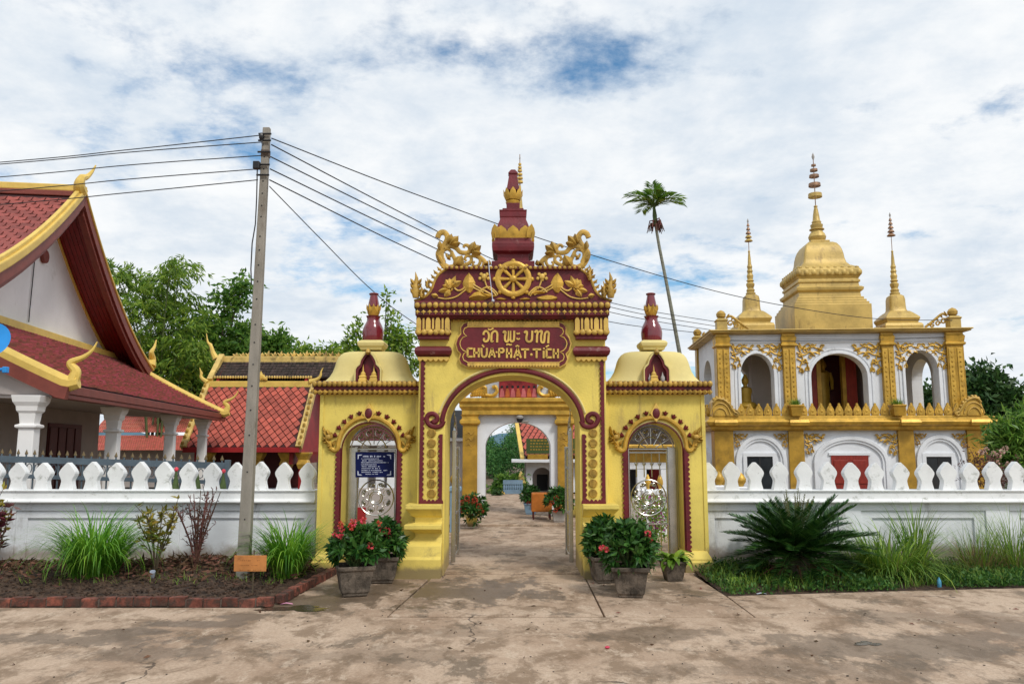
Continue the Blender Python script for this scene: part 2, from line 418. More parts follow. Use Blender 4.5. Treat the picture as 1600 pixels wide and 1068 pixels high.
M['greensign'] = mat('olive_green_sign', (0.05, 0.085, 0.02), 0.5, 0.1)
M['bark'] = mat('grey_bark', (0.10, 0.08, 0.055), 0.9, 0.25, 5, 0.4, 30, stretch=(3, 3, 0.7))
M['palmtrunk'] = mat('areca_trunk', (0.22, 0.22, 0.17), 0.85, 0.2, 4, 0.3, 30, stretch=(1, 1, 6))
M['culm'] = mat('bamboo_culm', (0.10, 0.13, 0.04), 0.6, 0.2, 3)
def leafm(n, col, isl=0.35, tr=0.35, rough=0.5, **k): return mat(n, col, rough, 0.18, 2.0, island=isl, transl=tr, **k)
M['bamboo'] = leafm('bamboo_leaf', (0.23, 0.38, 0.05), 0.5, 0.55)
M['broad'] = leafm('broad_leaf', (0.14, 0.29, 0.045), 0.45, 0.5)
M['darktree'] = leafm('dark_tree_leaf', (0.045, 0.11, 0.026), 0.4, 0.25)
M['euph'] = leafm('euphorbia_leaf', (0.045, 0.135, 0.022), 0.4, 0.2, 0.38)
M['limeleaf'] = leafm('lime_green_leaf', (0.20, 0.34, 0.035), 0.25, 0.3, 0.4)
M['lemongrass'] = leafm('lemongrass_blade', (0.15, 0.36, 0.030), 0.4, 0.35, 0.45)
M['wildgrass'] = leafm('wild_grass_blade', (0.18, 0.32, 0.040), 0.5, 0.35, 0.5)
M['drygrass'] = leafm('dry_grass_blade', (0.27, 0.20, 0.085), 0.4, 0.3, 0.7)
M['turf'] = leafm('low_weed_leaf', (0.060, 0.16, 0.025), 0.5, 0.3, 0.6)
M['cycad'] = leafm('cycad_leaflet', (0.032, 0.098, 0.018), 0.5, 0.15, 0.35)
M['cycadnew'] = leafm('young_cycad_leaflet', (0.16, 0.16, 0.05), 0.3, 0.2, 0.5)
M['palm'] = leafm('palm_leaflet', (0.17, 0.34, 0.045), 0.4, 0.25, 0.4)
M['croton'] = leafm('croton_leaf', (0.30, 0.26, 0.035), 0.6, 0.25, 0.4)
M['redcroton'] = leafm('red_croton_leaf', (0.14, 0.025, 0.03), 0.5, 0.2, 0.4)
M['drytwig'] = leafm('dry_brown_twig', (0.14, 0.06, 0.045), 0.4, 0.1, 0.9)
M['litter'] = leafm('dead_leaf', (0.13, 0.07, 0.038), 0.6, 0.1, 0.9)
M['oleander'] = leafm('oleander_leaf', (0.14, 0.28, 0.04), 0.4, 0.3, 0.45)
M['redflower'] = leafm('red_petal', (0.78, 0.085, 0.11), 0.3, 0.3, 0.6)
M['orangeflower'] = leafm('orange_red_petal', (0.62, 0.10, 0.045), 0.3, 0.3, 0.6)
M['pinkflower'] = leafm('pale_pink_petal', (0.75, 0.50, 0.42), 0.2, 0.3, 0.6)
M['magenta'] = leafm('magenta_petal', (0.50, 0.08, 0.38), 0.3, 0.3, 0.6)
M['stem'] = mat('woody_stem', (0.10, 0.075, 0.045), 0.9, 0.2, 8)
M['greenstem'] = mat('green_stem', (0.07, 0.11, 0.03), 0.7, 0.2, 8)
M['jungle'] = leafm('hillside_leaf', (0.06, 0.19, 0.04), 0.45, 0.25, 0.7)
M['bottle'] = mat('pale_blue_plastic', (0.10, 0.35, 0.55), 0.25, 0.05)
M['paper'] = mat('pale_litter_paper', (0.55, 0.60, 0.70), 0.7, 0.05)
M['pinkpaper'] = mat('pink_wrapper', (0.65, 0.28, 0.42), 0.6, 0.05)
M['stone'] = mat('grey_stone_tip', (0.40, 0.38, 0.36), 0.8, 0.15, 4)
M['buddha'] = mat('dusty_gold_statue', (0.42, 0.26, 0.03), 0.4, 0.1, metal=0.3)
M['tealtile'] = mat('dark_slate_roof', (0.05, 0.06, 0.075), 0.7, 0.3, 6, island=0.4)
M['copper'] = mat('aged_copper_ring', (0.34, 0.20, 0.12), 0.5, 0.2, 8, metal=0.4)
M['mural'] = mat('red_mural_paint', (0.36, 0.035, 0.04), 0.7, 0.3, 6)
M['muralorange'] = mat('orange_robe_paint', (0.52, 0.13, 0.03), 0.7, 0.2, 6)
M['muralpink'] = mat('pink_mural_paint', (0.62, 0.16, 0.17), 0.7, 0.15, 6)

# ================================================================== the ground
def concrete_mat():
    m = bpy.data.materials.new('weathered_concrete'); m.use_nodes = True
    t = m.node_tree; N, L = t.nodes, t.links; b = N['Principled BSDF']
    ge = N.new('ShaderNodeNewGeometry')
    pos = ge.outputs['Position']
    def noise(sc, det=6, ro=0.6, dist=0.0, st=(1, 1, 1), off=(0, 0, 0)):
        mp = N.new('ShaderNodeMapping'); mp.inputs['Scale'].default_value = st; mp.inputs['Location'].default_value = off
        L.new(pos, mp.inputs[0]); n = N.new('ShaderNodeTexNoise')
        n.inputs['Scale'].default_value = sc; n.inputs['Detail'].default_value = det; n.inputs['Roughness'].default_value = ro
        n.inputs['Distortion'].default_value = dist; L.new(mp.outputs[0], n.inputs['Vector']); return n.outputs['Fac']
    def mth(op, a, c=None, d=None):
        n = N.new('ShaderNodeMath'); n.operation = op
        for i, x in enumerate((a, c, d)):
            if x is None: continue
            if isinstance(x, (int, float)): n.inputs[i].default_value = x
            else: L.new(x, n.inputs[i])
        return n.outputs[0]
    def ramp(x, a, c):
        n = N.new('ShaderNodeMapRange'); n.interpolation_type = 'SMOOTHSTEP'; L.new(x, n.inputs[0])
        n.inputs[1].default_value = a; n.inputs[2].default_value = c; return n.outputs[0]
    def mix(f, a, c):
        n = N.new('ShaderNodeMix'); n.data_type = 'RGBA'
        for s_, x in ((0, f), (6, a), (7, c)):
            if isinstance(x, bpy.types.NodeSocket): L.new(x, n.inputs[s_])
            elif s_ == 0: n.inputs[0].default_value = x
            else: n.inputs[s_].default_value = (*x, 1)
        return n.outputs[2]
    big = noise(0.75, 9, 0.66, 0.3, (1.1, 0.8, 1), (3.3, 1.2, 0))
    mid = noise(2.1, 10, 0.72, 0.3, (1.1, 0.75, 1), (1.0, 7.7, 0))
    fine = noise(34, 7, 0.78); grit = noise(9, 9, 0.8, 0.1, (1, .8, 1), (4, 4, 0))
    speck = noise(90, 2, 0.5)
    c = mix(ramp(big, 0.36, 0.62), (0.375, 0.262, 0.18), (0.55, 0.415, 0.305))
    c = mix(mth('MULTIPLY', ramp(mid, 0.47, 0.60), 0.75), c, (0.185, 0.122, 0.072))          # brown silt
    c = mix(mth('MULTIPLY', ramp(noise(1.1, 10, 0.75, 0.3, (1.1, 0.7, 1), (9, 2, 0)), 0.54, 0.61), 0.8), c, (0.15, 0.115, 0.08))  # grey algae film
    c = mix(mth('MULTIPLY', ramp(noise(4.1, 10, 0.75, 0.3, (1.2, 0.6, 1), (5, 5, 0)), 0.55, 0.62), 0.65), c, (0.60, 0.475, 0.36))    # pale bare cement
    c = mix(mth('MULTIPLY', ramp(fine, 0.38, 0.66), 0.42), c, (0.19, 0.13, 0.085))
    c = mix(mth('MULTIPLY', ramp(grit, 0.54, 0.66), 0.5), c, (0.58, 0.46, 0.35))
    c = mix(mth('MULTIPLY', ramp(speck, 0.66, 0.74), 0.6), c, (0.10, 0.075, 0.055))
    # damp stains with ragged outlines
    sp = N.new('ShaderNodeSeparateXYZ'); L.new(pos, sp.inputs[0])
    rag = noise(1.6, 10, 0.74, 0.2, (1.1, 0.8, 1), (2, 8, 0))
    wet = None
    for (x, y, rx, ry, k) in [(-0.45, 10.35, 1.05, 0.95, 1), (-2.35, 9.55, 1.05, 0.62, 1), (-2.9, 8.85, .55, 0.25, .9), (-3.25, 8.45, .5, .22, .8), (-3.6, 8.1, .5, .2, .8), (-3.2, 7.3, .8, .25, .6), (-1.9, 10.55, 0.6, 0.7, .9), (1.9, 10.6, 0.62, 0.6, .8),
                           (-4.2, 7.75, 1.8, 0.3, .8), (3.4, 7.5, 1.6, 0.6, .75), (1.3, 8.0, .8, 0.35, .7), (5.2, 8.0, 1.2, .5, .7), (-0.5, 8.1, 0.6, 0.25, .4), (4.6, 8.8, 1.3, 0.4, .45),
                           (2.4, 6.8, 1.5, 0.4, .5), (-1.2, 7.2, 1.0, 0.35, .4), (0.3, 12.3, 0.8, 0.7, .35)]:
        dx = mth('DIVIDE', mth('SUBTRACT', sp.outputs[0], x), rx); dy = mth('DIVIDE', mth('SUBTRACT', sp.outputs[1], y), ry)
        d = mth('SQRT', mth('ADD', mth('MULTIPLY', dx, dx), mth('MULTIPLY', dy, dy)))
        d = mth('ADD', d, mth('MULTIPLY', mth('SUBTRACT', rag, 0.5), 4.6))
        f = mth('MULTIPLY', mth('SUBTRACT', 1.0, ramp(d, 0.62, 1.04)), k)
        wet = f if wet is None else mth('MAXIMUM', wet, f)
    c = mix(mth('MULTIPLY', wet, 0.82), c, (0.105, 0.073, 0.046))
    # hairline cracks
    vo = N.new('ShaderNodeTexVoronoi'); vo.feature = 'DISTANCE_TO_EDGE'; vo.inputs['Scale'].default_value = 0.26
    wv = N.new('ShaderNodeVectorMath'); wv.operation = 'ADD'
    nv = N.new('ShaderNodeTexNoise'); nv.inputs['Scale'].default_value = 1.5; nv.inputs['Detail'].default_value = 8; L.new(pos, nv.inputs['Vector'])
    L.new(pos, wv.inputs[0]); L.new(nv.outputs['Color'], wv.inputs[1]); L.new(wv.outputs[0], vo.inputs['Vector'])
    crack = mth('MULTIPLY', mth('SUBTRACT', 1.0, ramp(vo.outputs['Distance'], 0.0015, 0.0042)), ramp(noise(0.5, 3, 0.5, 0, (1, 1, 1), (6, 1, 0)), 0.5, 0.56))
    c = mix(mth('MULTIPLY', crack, 0.75), c, (0.05, 0.035, 0.025))
    L.new(c, b.inputs['Base Color'])
    ro = mth('SUBTRACT', 0.88, mth('MULTIPLY', wet, 0.42)); L.new(ro, b.inputs['Roughness'])
    b.inputs['Specular IOR Level'].default_value = 0.35
    bp = N.new('ShaderNodeBump'); bp.inputs['Strength'].default_value = 0.55; bp.inputs['Distance'].default_value = 0.012
    h = mth('ADD', mth('MULTIPLY', mid, 0.8), mth('ADD', mth('MULTIPLY', fine, 0.7), mth('MULTIPLY', crack, -0.8)))
    L.new(h, bp.inputs['Height']); L.new(bp.outputs[0], b.inputs['Normal'])
    return m
M['concrete_ground'] = concrete_mat()
M['earth'] = mat('brown_earth', (0.16, 0.11, 0.07), 0.95, 0.3, 0.6, 0.4, 8, dirt=(0.06, 0.10, 0.03), dirt_amt=0.4, dirt_scale=0.3)

b = MB(); b.add([(-3000, -400, -0.12), (3000, -400, -0.12), (3000, 5000, -0.12), (-3000, 5000, -0.12)], [(0, 1, 2, 3)])
kind(b.build('ground', M['earth']), 'structure')
pave = kind(MB().prism_z([(-30, -12), (30, -12), (30, 8.78), (2.60, 8.775), (-1.33, 8.775), (-2.66, 9.29), (-30, 9.29)], -0.10, 0.0)
            .build('pavement', M['concrete_ground'], bevel=0.006), 'structure')
MB().prism_z([(-1.318, 8.828), (0.978, 8.820), (1.008, 11.62), (-1.078, 11.62)], -0.1, 0.004).build('slab', M['concrete_ground'], pave, bevel=0.008)
MB().prism_z([(0.999, 8.815), (2.585, 8.815), (2.60, 10.0), (2.56, 11.9), (1.03, 11.9)], -0.1, 0.0).build('slab', M['concrete_ground'], pave, bevel=0.008)
MB().prism_z([(-1.34, 8.828), (-1.10, 11.9), (-2.60, 11.9), (-2.78, 9.30), (-2.655, 9.30)], -0.1, -0.003).build('slab', M['concrete_ground'], pave, bevel=0.008)
MB().prism_z([(2.60, 8.80), (30, 8.80), (30, 12.6), (12, 11.35), (6.6, 10.56), (4.4, 10.28), (2.618, 10.0)], -0.1, -0.002).build('slab', M['concrete_ground'], pave, bevel=0.008)
path = kind(MB().prism_z([(-3.6, 11.64), (3.6, 11.64), (3.6, 18.3), (-3.6, 18.3)], -0.1, 0.015).build('courtyard_path', M['concrete_ground'], bevel=0.008), 'structure')
MB().prism_z([(-3.6, 18.315), (3.6, 18.315), (3.6, 30), (-3.6, 30)], -0.1, 0.06).build('slab', M['concrete_ground'], path, bevel=0.008)

# soil bed on the left, mounded towards the wall
def soil_sheet(name, x0, x1, yf, yb, z0, z1, nx, ny, amp):
    vs_, q = [], []
    for j in range(ny+1):
        for i in range(nx+1):
            x = x0+(x1-x0)*i/nx; f, k = yf(x), yb(x)
            t = j/ny; y = f+(k-f)*t
            z = z0+(z1-z0)*t+(rng.random()-0.5)*amp*(1 if 0 < j < ny else 0.2)
            vs_.append((x, y, z))
    for j in range(ny):
        for i in range(nx):
            a = j*(nx+1)+i; q.append((a, a+1, a+nx+2, a+nx+1))
    return link(name, arr_mesh(name, vs_, q, M['soil']))
kind(soil_sheet('soil_bed', -14, -2.62, lambda x: 9.42 if x < -2.80 else 9.42+(x+2.80)*12.0, lambda x: 12.3, 0.06, 0.085, 240, 46, 0.045), 'structure')
kind(soil_sheet('grass_verge', 2.6, 16, lambda x: 10.0+(x-2.6)*0.148, lambda x: 12.3, -0.006, 0.05, 160, 26, 0.02), 'structure')

# brick edging round the bed: every brick a piece
kerb = thing('brick_edging', 'low red brick edging round the soil bed on the left', 'edging', (-2.75, 9.4, 0))
kx, ky = -2.75, 9.4
me_b = MB().box(-0.093, 0.093, -0.05, 0.05, 0, 0.10).mesh('brick', mats=[M['brick']])
def put_brick(x, y, rz):
    o = link('brick', me_b, kerb, (x-kx+random.uniform(-.004, .004), y-ky+random.uniform(-.006, .006), random.uniform(-0.012, 0.010)),
             (random.uniform(-.03, .03), random.uniform(-.02, .02), rz+random.uniform(-.025, .025)), (random.uniform(.95, 1.0), 1, random.uniform(.94, 1.06)), bevel=0.007)
i = 0
x = -2.80
while x > -7.2:
    put_brick(x, 9.36, 0); x -= 0.198
p0, p1 = Vector((-2.685, 9.45, 0)), Vector((-2.53, 11.82, 0))
L_ = (p1-p0).length; n = int(L_/0.2)
for k in range(n):
    p = p0.lerp(p1, (k+0.5)/n); put_brick(p.x, p.y, math.atan2(p1.y-p0.y, p1.x-p0.x))
MB().box(-4.45, 0.02, -0.075, -0.005, 0, 0.078).build('mortar_bed', M['mortar'], kerb)

# little puddle left on the pavement and the one at the kerb corner
def puddle(name, cx_, cy_, rx, ry, z, label):
    pts = []
    for k in range(40):
        a = 2*math.pi*k/40; r = 1+0.24*math.sin(3*a+cx_)+0.18*math.sin(5*a+1)+0.12*math.sin(9*a)+.08*math.sin(14*a+2)
        pts.append((cx_+rx*r*math.cos(a), cy_+ry*r*math.sin(a), z))
    m = MB(); m.add(pts, [tuple(range(40))])
    o = m.build(name, M['water']); kind(o, 'structure'); return o
M['water'] = mat('puddle_water', (0.07, 0.052, 0.034), 0.10, 0.1, bump=0.15, bscale=9, spec=0.5)
puddle('puddle', -2.42, 9.22, 0.36, 0.15, 0.0045, '')
puddle('puddle', 3.27, 7.63, 0.115, 0.075, 0.004, '')

# ================================================================== white boundary walls with leaf-shaped merlons
YW = 12.25
WF = Frame((0, YW, 0))
z_cop_t = WF.at(800, 765)[1]; z_cop_m = WF.at(800, 776)[1]; z_cop_b = WF.at(800, 785)[1]
z_mt = WF.at(800, 721)[1]; z_p1 = WF.at(800, 797)[1]; z_p2 = WF.at(800, 809)[1]
mh = z_mt - z_cop_t
half = [(0, 1.0), (0.010, 0.99), (0.055, 0.885), (0.098, 0.765), (0.124, 0.66), (0.128, 0.60), (0.118, 0.52), (0.094, 0.42), (0.082, 0.33), (0.088, 0.22), (0.112, 0.0)]
outl = [(-x, z*mh) for x, z in half[::-1]] + [(x, z*mh) for x, z in half[1:]]
me_mer = MB().prism(outl, -0.06, 0.06).mesh('merlon', mats=[M['merlon']])
def boundary_wall(label, x0, x1, mer_px, bays):
    t = thing('boundary_wall', label, 'wall', ((x0+x1)/2, YW, 0)); ox = (x0+x1)/2
    X0, X1 = x0-ox, x1-ox
    MB().box(X0, X1, 0.03, 0.22, -0.1, z_cop_b).build('panel_wall', M['wallwhite'], t)
    # raised frame round sunken panels
    f = MB()
    f.box(X0, X1, -0.03, 0.03, z_p1, z_cop_b-0.002); f.box(X0, X1, -0.045, 0.03, -0.1, 0.14)
    for a, c in bays:
        a, c = a-ox, c-ox
    edges = sorted([v-ox for ac in bays for v in ac])
    posts = [(X0, edges[0])] + [(edges[i], edges[i+1]) for i in range(1, len(edges)-1, 2)] + [(edges[-1], X1)]
    for a, c in posts:
        if c-a > 0.01: f.box(a, c, -0.028, 0.03, 0.139, z_p1+0.001)
    f.build('frame', M['wallwhite'], t, bevel=0.006)
    g = MB()
    for a, c in bays:
        a, c = a-ox, c-ox; w = 0.17
        g.box(a, c, 0.0, 0.031, z_p2, z_p1-0.002); g.box(a, a+w, 0.0, 0.031, 0.14, z_p2); g.box(c-w, c, 0.0, 0.031, 0.14, z_p2)
        g.build('inner_frame', M['wallwhite'], t, bevel=0.004); g = MB()
    # coping: two steps
    MB().stack([(X0, X1, -0.11, 0.32, z_cop_b), (X0, X1, -0.13, 0.34, z_cop_b+0.012), (X0, X1, -0.13, 0.34, z_cop_b+0.032), (X0, X1, -0.075, 0.285, z_cop_b+0.062),
                (X0, X1, -0.07, 0.28, z_cop_t-0.018), (X0, X1, -0.10, 0.31, z_cop_t-0.014), (X0, X1, -0.10, 0.31, z_cop_t)]).build('coping', M['merlon'], t, bevel=0.008)
    for x in mer_px:
        link('merlon', me_mer, t, (x-ox, 0.03, z_cop_t-0.004), (random.uniform(-.012, .012), random.uniform(-.012, .012), 0), (random.uniform(.97, 1.02), 1, random.uniform(.975, 1.02)), bevel=0.006)
    return t
xl = WF.at(495, 765)[0]; xr = WF.at(1098, 765)[0]
ml = [WF.at(p, 740)[0] for p in (-85, -47, -9, 28, 67, 106, 144, 181.6, 219, 256, 294, 331, 369, 407, 443, 480)]
mr = [WF.at(p, 740)[0] for p in (1107, 1143, 1180, 1218, 1256, 1294, 1331, 1368, 1407, 1446, 1481, 1516, 1552, 1588, 1625, 1662)]
boundary_wall('white boundary wall with leaf-shaped merlons left of the yellow gate', -8.6, xl, ml,
              [(WF.at(-230, 830)[0], WF.at(-16, 830)[0]), (WF.at(24, 830)[0], WF.at(240, 830)[0]), (WF.at(281, 830)[0], WF.at(492, 830)[0])])
boundary_wall('white boundary wall with leaf-shaped merlons right of the yellow gate', xr, 8.8, mr,
              [(WF.at(1100, 830)[0], WF.at(1310, 830)[0]), (WF.at(1346, 830)[0], WF.at(1541, 830)[0]), (WF.at(1578, 830)[0], WF.at(1680, 830)[0])])

# ================================================================== the yellow temple gate
YG = 11.5
G = Frame((0, YG, 0))
CX = 0.005
gate = thing('temple_gate', 'yellow and maroon temple gate with a tall arch and tiered spire', 'gate', (0, YG, 0))
gp = G.at
def hw(npx, py, y=0.0):                    # half width in metres of npx photograph pixels at that height
    return gp(800+npx, py, y)[0] - gp(800, py, y)[0]
def gz(py, y=0.0): return gp(800, py, y)[1]
def mirror(path): return [(2*CX-p[0], *p[1:]) for p in path]
# ---- body with the arched passage
W1 = hw(146.5, 620); ZT = gz(497); HA = hw(106.5, 800); ZS = gz(662); BA = gz(586)-ZS
body = [(CX-W1, -0.05), (CX-W1, ZT), (CX+W1, ZT), (CX+W1, -0.05), (CX+HA, -0.05)] + arch(CX, ZS, HA, BA, 28, 0, 180) + [(CX-HA, -0.05)]
MB().prism(body, 0, 0.95).build('gate_wall', M['yellow'], gate, bevel=0.008)
def z2(x, y, d=0.0): return gp(640+x/4.853, 460+y/4.853, d)
vol = smooth_path([z2(*p) for p in [(172, 950), (185, 966), (206, 955), (208, 925), (180, 903), (145, 910), (130, 945), (150, 985), (195, 1003), (235, 995), (258, 968)]], 4)
arc_out = arch(CX, ZS-0.02, HA+0.045, BA+0.095, 36, 176, 4)
pth = vol + arc_out + mirror(vol)[::-1]
MB().tube(xz(pth, -0.012), 0.036, 8, 0.8).build('arch_band', M['maroon'], gate, smooth=True)
pth2 = arch(CX, ZS-0.02, HA+0.105, BA+0.155, 36, 168, 12)
MB().tube(xz(pth2, -0.006), 0.017, 6).build('arch_bead', M['domeyellow'], gate, smooth=True)
# ---- scalloped maroon strips round the pier panels
def scallop(x0, x1, z0, z1, n, side, horizontal=False):
    """strip with a scalloped edge; side +1 scallops towards +x (or +z)"""
    pts = []
    if not horizontal:
        a, c = (x0, x1) if side > 0 else (x1, x0)
        pts = [(a, z0), (a, z1)]
        for k in range(n):
            for t in (0.0, 0.3, 0.5, 0.7):
                zz = z1+(z0-z1)*(k+t)/n
                pts.append((a+(c-a)*(0.62+0.38*math.sin(math.pi*t)), zz))
        pts.append((a+(c-a)*0.62, z0))
    else:
        a, c = (z0, z1) if side > 0 else (z1, z0)
        pts = [(x0, a), (x1, a)]
        for k in range(n):
            for t in (0.0, 0.3, 0.5, 0.7):
                xx = x1+(x0-x1)*(k+t)/n
                pts.append((xx, a+(c-a)*(0.55+0.45*math.sin(math.pi*t))))
        pts.append((x0, a+(c-a)*0.55))
    return pts
for sg in (-1, 1):
    X = lambda px, py: CX+sg*hw(801-px, py)
    def strip(pa, pb, ya, yb, n, side): 
        x0, x1 = sorted((X(pa, 700), X(pb, 700)))
        MB().prism(scallop(x0, x1, gz(yb), gz(ya), n, side), -0.028, 0.001).build('edge_strip', M['maroon'], gate, bevel=0.004)
    strip(656.5, 663.5, 564, 784, 28, -sg)
    strip(685, 692, 678, 784, 14, sg)
    x0, x1 = sorted((X(655, 780), X(693, 780)))
    MB().prism(scallop(x0, x1, gz(786.5), gz(779.5), 6, 1, True), -0.032, 0.001).build('edge_strip', M['maroon'], gate, bevel=0.004)
# ---- medallions
md = MB().tube([(0.054*math.cos(2*math.pi*k/16), 0.054*math.sin(2*math.pi*k/16), .008) for k in range(17)], .010, 6, 1.6, cap=False, flat_axis=(0, 0, 1))
for k in range(-2, 3):
    h = math.sqrt(max(0, 0.05**2-(k*0.019)**2)); md.box(k*0.019-0.0055, k*0.019+0.0055, -h, h, -0.002, 0.026)
me_md = md.mesh('medallion', mats=[M['oldgold']])
for sg in (-1, 1):
    for k in range(7):
        x = CX+sg*hw(126, 676+15.7*k); z = gz(676+15.7*k)
        link('medallion', me_md, gate, (x, -0.002, z), (R(90), R(90*(k % 2)) if k in (1, 2, 4) else 0, 0))
# ---- stepped pedestals
def zz4(y): return gz(640+y*0.281)
for sg in (-1, 1):
    rings = []
    for pl, y4, pr in [(608, 925, .26), (608, 818, .26), (629, 803, .22), (632, 748, .19), (642, 727, .11), (650, 706, .07), (650, 684, .07), (643, 662, .16), (635, 655, .24),
                       (635, 632, .24), (643, 628, .14), (650, 622, .07), (650, 594, .07), (643, 584, .11), (643, 574, .13), (637, 545, .22), (637, 521, .22)]:
        a = CX+sg*hw(801-pl, 640+y4*0.281); c = CX+sg*(HA+0.02)
        rings.append((min(a, c), max(a, c), -pr, 0.94, zz4(y4)))
    rings[0] = rings[0][:4]+(-0.05,)
    MB().stack(rings).build('pedestal', M['yellowbase'], gate, bevel=0.006)
# ---- capitals, rings and skirts at the head of each pier
fl = MB()
fl.prism([(-0.034, 0), (-0.034, 0.15), (-0.022, 0.185), (0, 0.21), (0.022, 0.185), (0.034, 0.15), (0.034, 0)], -0.03, 0)
me_fl = fl.mesh('flute', mats=[M['goldpale']])
fs = MB(); fs.prism([(-0.014, 0), (-0.014, 0.18), (0.014, 0.18), (0.014, 0)], -0.022, 0); me_fs = fs.mesh('flute', mats=[M['goldpale']])
for sg in (-1, 1):
    xa, xb = CX+sg*hw(150, 512), CX+sg*hw(95, 512); x0, x1 = min(xa, xb), max(xa, xb)
    cp = MB().stack([(x0+.03, x1-.03, -0.10, 0.5, gz(531)), (x0+.03, x1-.03, -0.10, 0.5, gz(527)), (x0, x1, -0.13, 0.5, gz(522)), (x0+.012, x1-.012, -0.12, 0.5, gz(512)), (x0+.012, x1-.012, -0.12, 0.5, gz(496.5))]).build('capital', M['maroon'], gate, bevel=0.006)
    n = 4
    for k in range(n):
        x = x0+.05+(x1-x0-.10)*k/(n-1)
        link('flute', me_fl, cp, (x, -0.118, gz(519)))
        if k < n-1: link('flute', me_fs, cp, (x+(x1-x0-.10)/(n-1)/2, -0.118, gz(516)))
    cup = MB()
    for k in range(6):
        x = x0+.045+(x1-x0-.09)*k/5
        cup.ball((x, -0.115, gz(520)), 0.055, 8, 5, 0.95, 0.7, 0.85)
    cup.build('lotus_cup', M['goldpale'], cp, smooth=True)
    MB().stack([(x0+.03, x1-.03, -0.03, 0.4, gz(557.5)), (x0, x1, -0.09, 0.4, gz(554)), (x0-.012, x1+.012, -0.11, 0.4, gz(549)), (x0, x1, -0.09, 0.4, gz(544)), (x0+.03, x1-.03, -0.03, 0.4, gz(541))]).build('ring_moulding', M['maroonworn'], gate, smooth=25)
    MB().prism(scallop(x0+.03, x1-.03, gz(557.5), gz(565), 6, 1, True), -0.055, 0.001).build('petal_skirt', M['goldpale'], gate, bevel=0.005)
# ---- main cornice with beads and diamonds
C0 = hw(153.5, 484, -0.2)
cor = MB().stack([(CX-C0+.05, CX+C0-.05, -0.13, 1.08, gz(498, -.13)), (CX-C0+.03, CX+C0-.03, -0.16, 1.11, gz(494, -.16)), (CX-C0+.015, CX+C0-.015, -0.18, 1.13, gz(492, -.18)), (CX-C0+.015, CX+C0-.015, -0.18, 1.13, gz(482, -.18)),
                  (CX-C0, CX+C0, -0.20, 1.15, gz(481, -.2)), (CX-C0, CX+C0, -0.20, 1.15, gz(472, -.2)), (CX-C0+.03, CX+C0-.03, -0.17, 1.12, gz(469, -.2))]).build('cornice', M['mossmaroon'], gate, bevel=0.006)
bd = MB().ball((0, 0, 0), 0.042, 10, 6, 0.95, 0.8, 1.0); me_bd = bd.mesh('bead', 60, [M['oldgold']])
dm = MB(); dm.add([(-.04, 0, 0), (0, 0, -.04), (.04, 0, 0), (0, 0, .04), (0, -.022, 0), (-.013, -.006, -.013), (.013, -.006, -.013), (.013, -.006, .013), (-.013, -.006, .013)],
                  [(0, 5, 4), (5, 1, 4), (1, 6, 4), (6, 2, 4), (2, 7, 4), (7, 3, 4), (3, 8, 4), (8, 0, 4)])
me_dm = dm.mesh('diamond_stud', mats=[M['goldpale']])
NB = 32
for k in range(NB):
    x = CX-C0+.045+(2*C0-.09)*k/(NB-1)
    link('bead', me_bd, cor, (x, -0.205, gz(476.5, -.2)), (0, 0, 0), (1.06, 1, random.uniform(1.02, 1.12)))
    link('diamond_stud', me_dm, cor, (x, -0.181, gz(487, -.18)), (0, random.uniform(-.06, .06), 0))
fr = MB()
nf = 26
for k in range(nf):
    x = CX+hw(-92, 498)+(hw(186, 498))*k/(nf-1)
    fr.leaf((x, gz(495.5)), (x, gz(503)), 0.062, 0.03, -0.02)
fr.build('fringe', M['goldpale'], gate)
MB().box(CX-hw(95, 500), CX+hw(95, 500), -0.03, 0.0, gz(498.6), gz(495)).build('fringe_band', M['goldpale'], gate)
# ---- name panel with its lettering
half_o = [(440, 208), (405, 220), (383, 250), (386, 296), (360, 325), (345, 375), (360, 430), (384, 455), (370, 492), (385, 532), (440, 560)]
half_m = [(440, 218), (412, 228), (393, 255), (396, 302), (370, 333), (357, 375), (370, 424), (394, 450), (381, 490), (396, 522), (440, 548)]
half_i = [(445, 249), (418, 262), (409, 285), (416, 305), (436, 318), (405, 330), (388, 355), (383, 378), (392, 408), (410, 428), (436, 440), (413, 452), (404, 475), (412, 500), (445, 519)]
def closed(h): return [z2(*p) for p in h] + [z2(1574-x, y) for x, y in h[::-1]]
sg_ = MB().prism(closed(half_o), -0.05, 0.001).build('name_panel', M['goldpale'], gate, bevel=0.008)
MB().prism(closed(half_m), -0.062, -0.049).build('panel_field', M['maroon'], sg_, bevel=0.003)
ci = closed(half_i); MB().tube(xz(ci+[ci[0]], -0.064), 0.0085, 5, cap=False).build('inset_line', M['goldpale'], sg_)
pl = MB()
for k in range(30):
    x = 450+675*k/29
    a = z2(x, 208); c = z2(x, 240); pl.ball(((a[0]+c[0])/2, -0.055, (a[1]+c[1])/2+0.008), 0.026, 6, 4, 0.9, 0.8, 1.2)
    a = z2(x, 522); c = z2(x, 556); pl.ball(((a[0]+c[0])/2, -0.055, (a[1]+c[1])/2), 0.027, 6, 4, 0.9, 0.8, 1.2)
for ya, yb in ((212, 243), (520, 543)):
    pl.prism([z2(440, ya), z2(1134, ya), z2(1134, yb), z2(440, yb)], -0.066, -0.05)
pl.build('petal_border', M['goldpale'], sg_, smooth=True)
Ls = lambda p: gp(720+p[0]/16.43, 505+p[1]/16.43)
Rs = lambda p: gp(795+p[0]/16.43, 505+p[1]/16.43)
RO = 1232
def RR(pts): return [(x+RO, y) for x, y in pts]
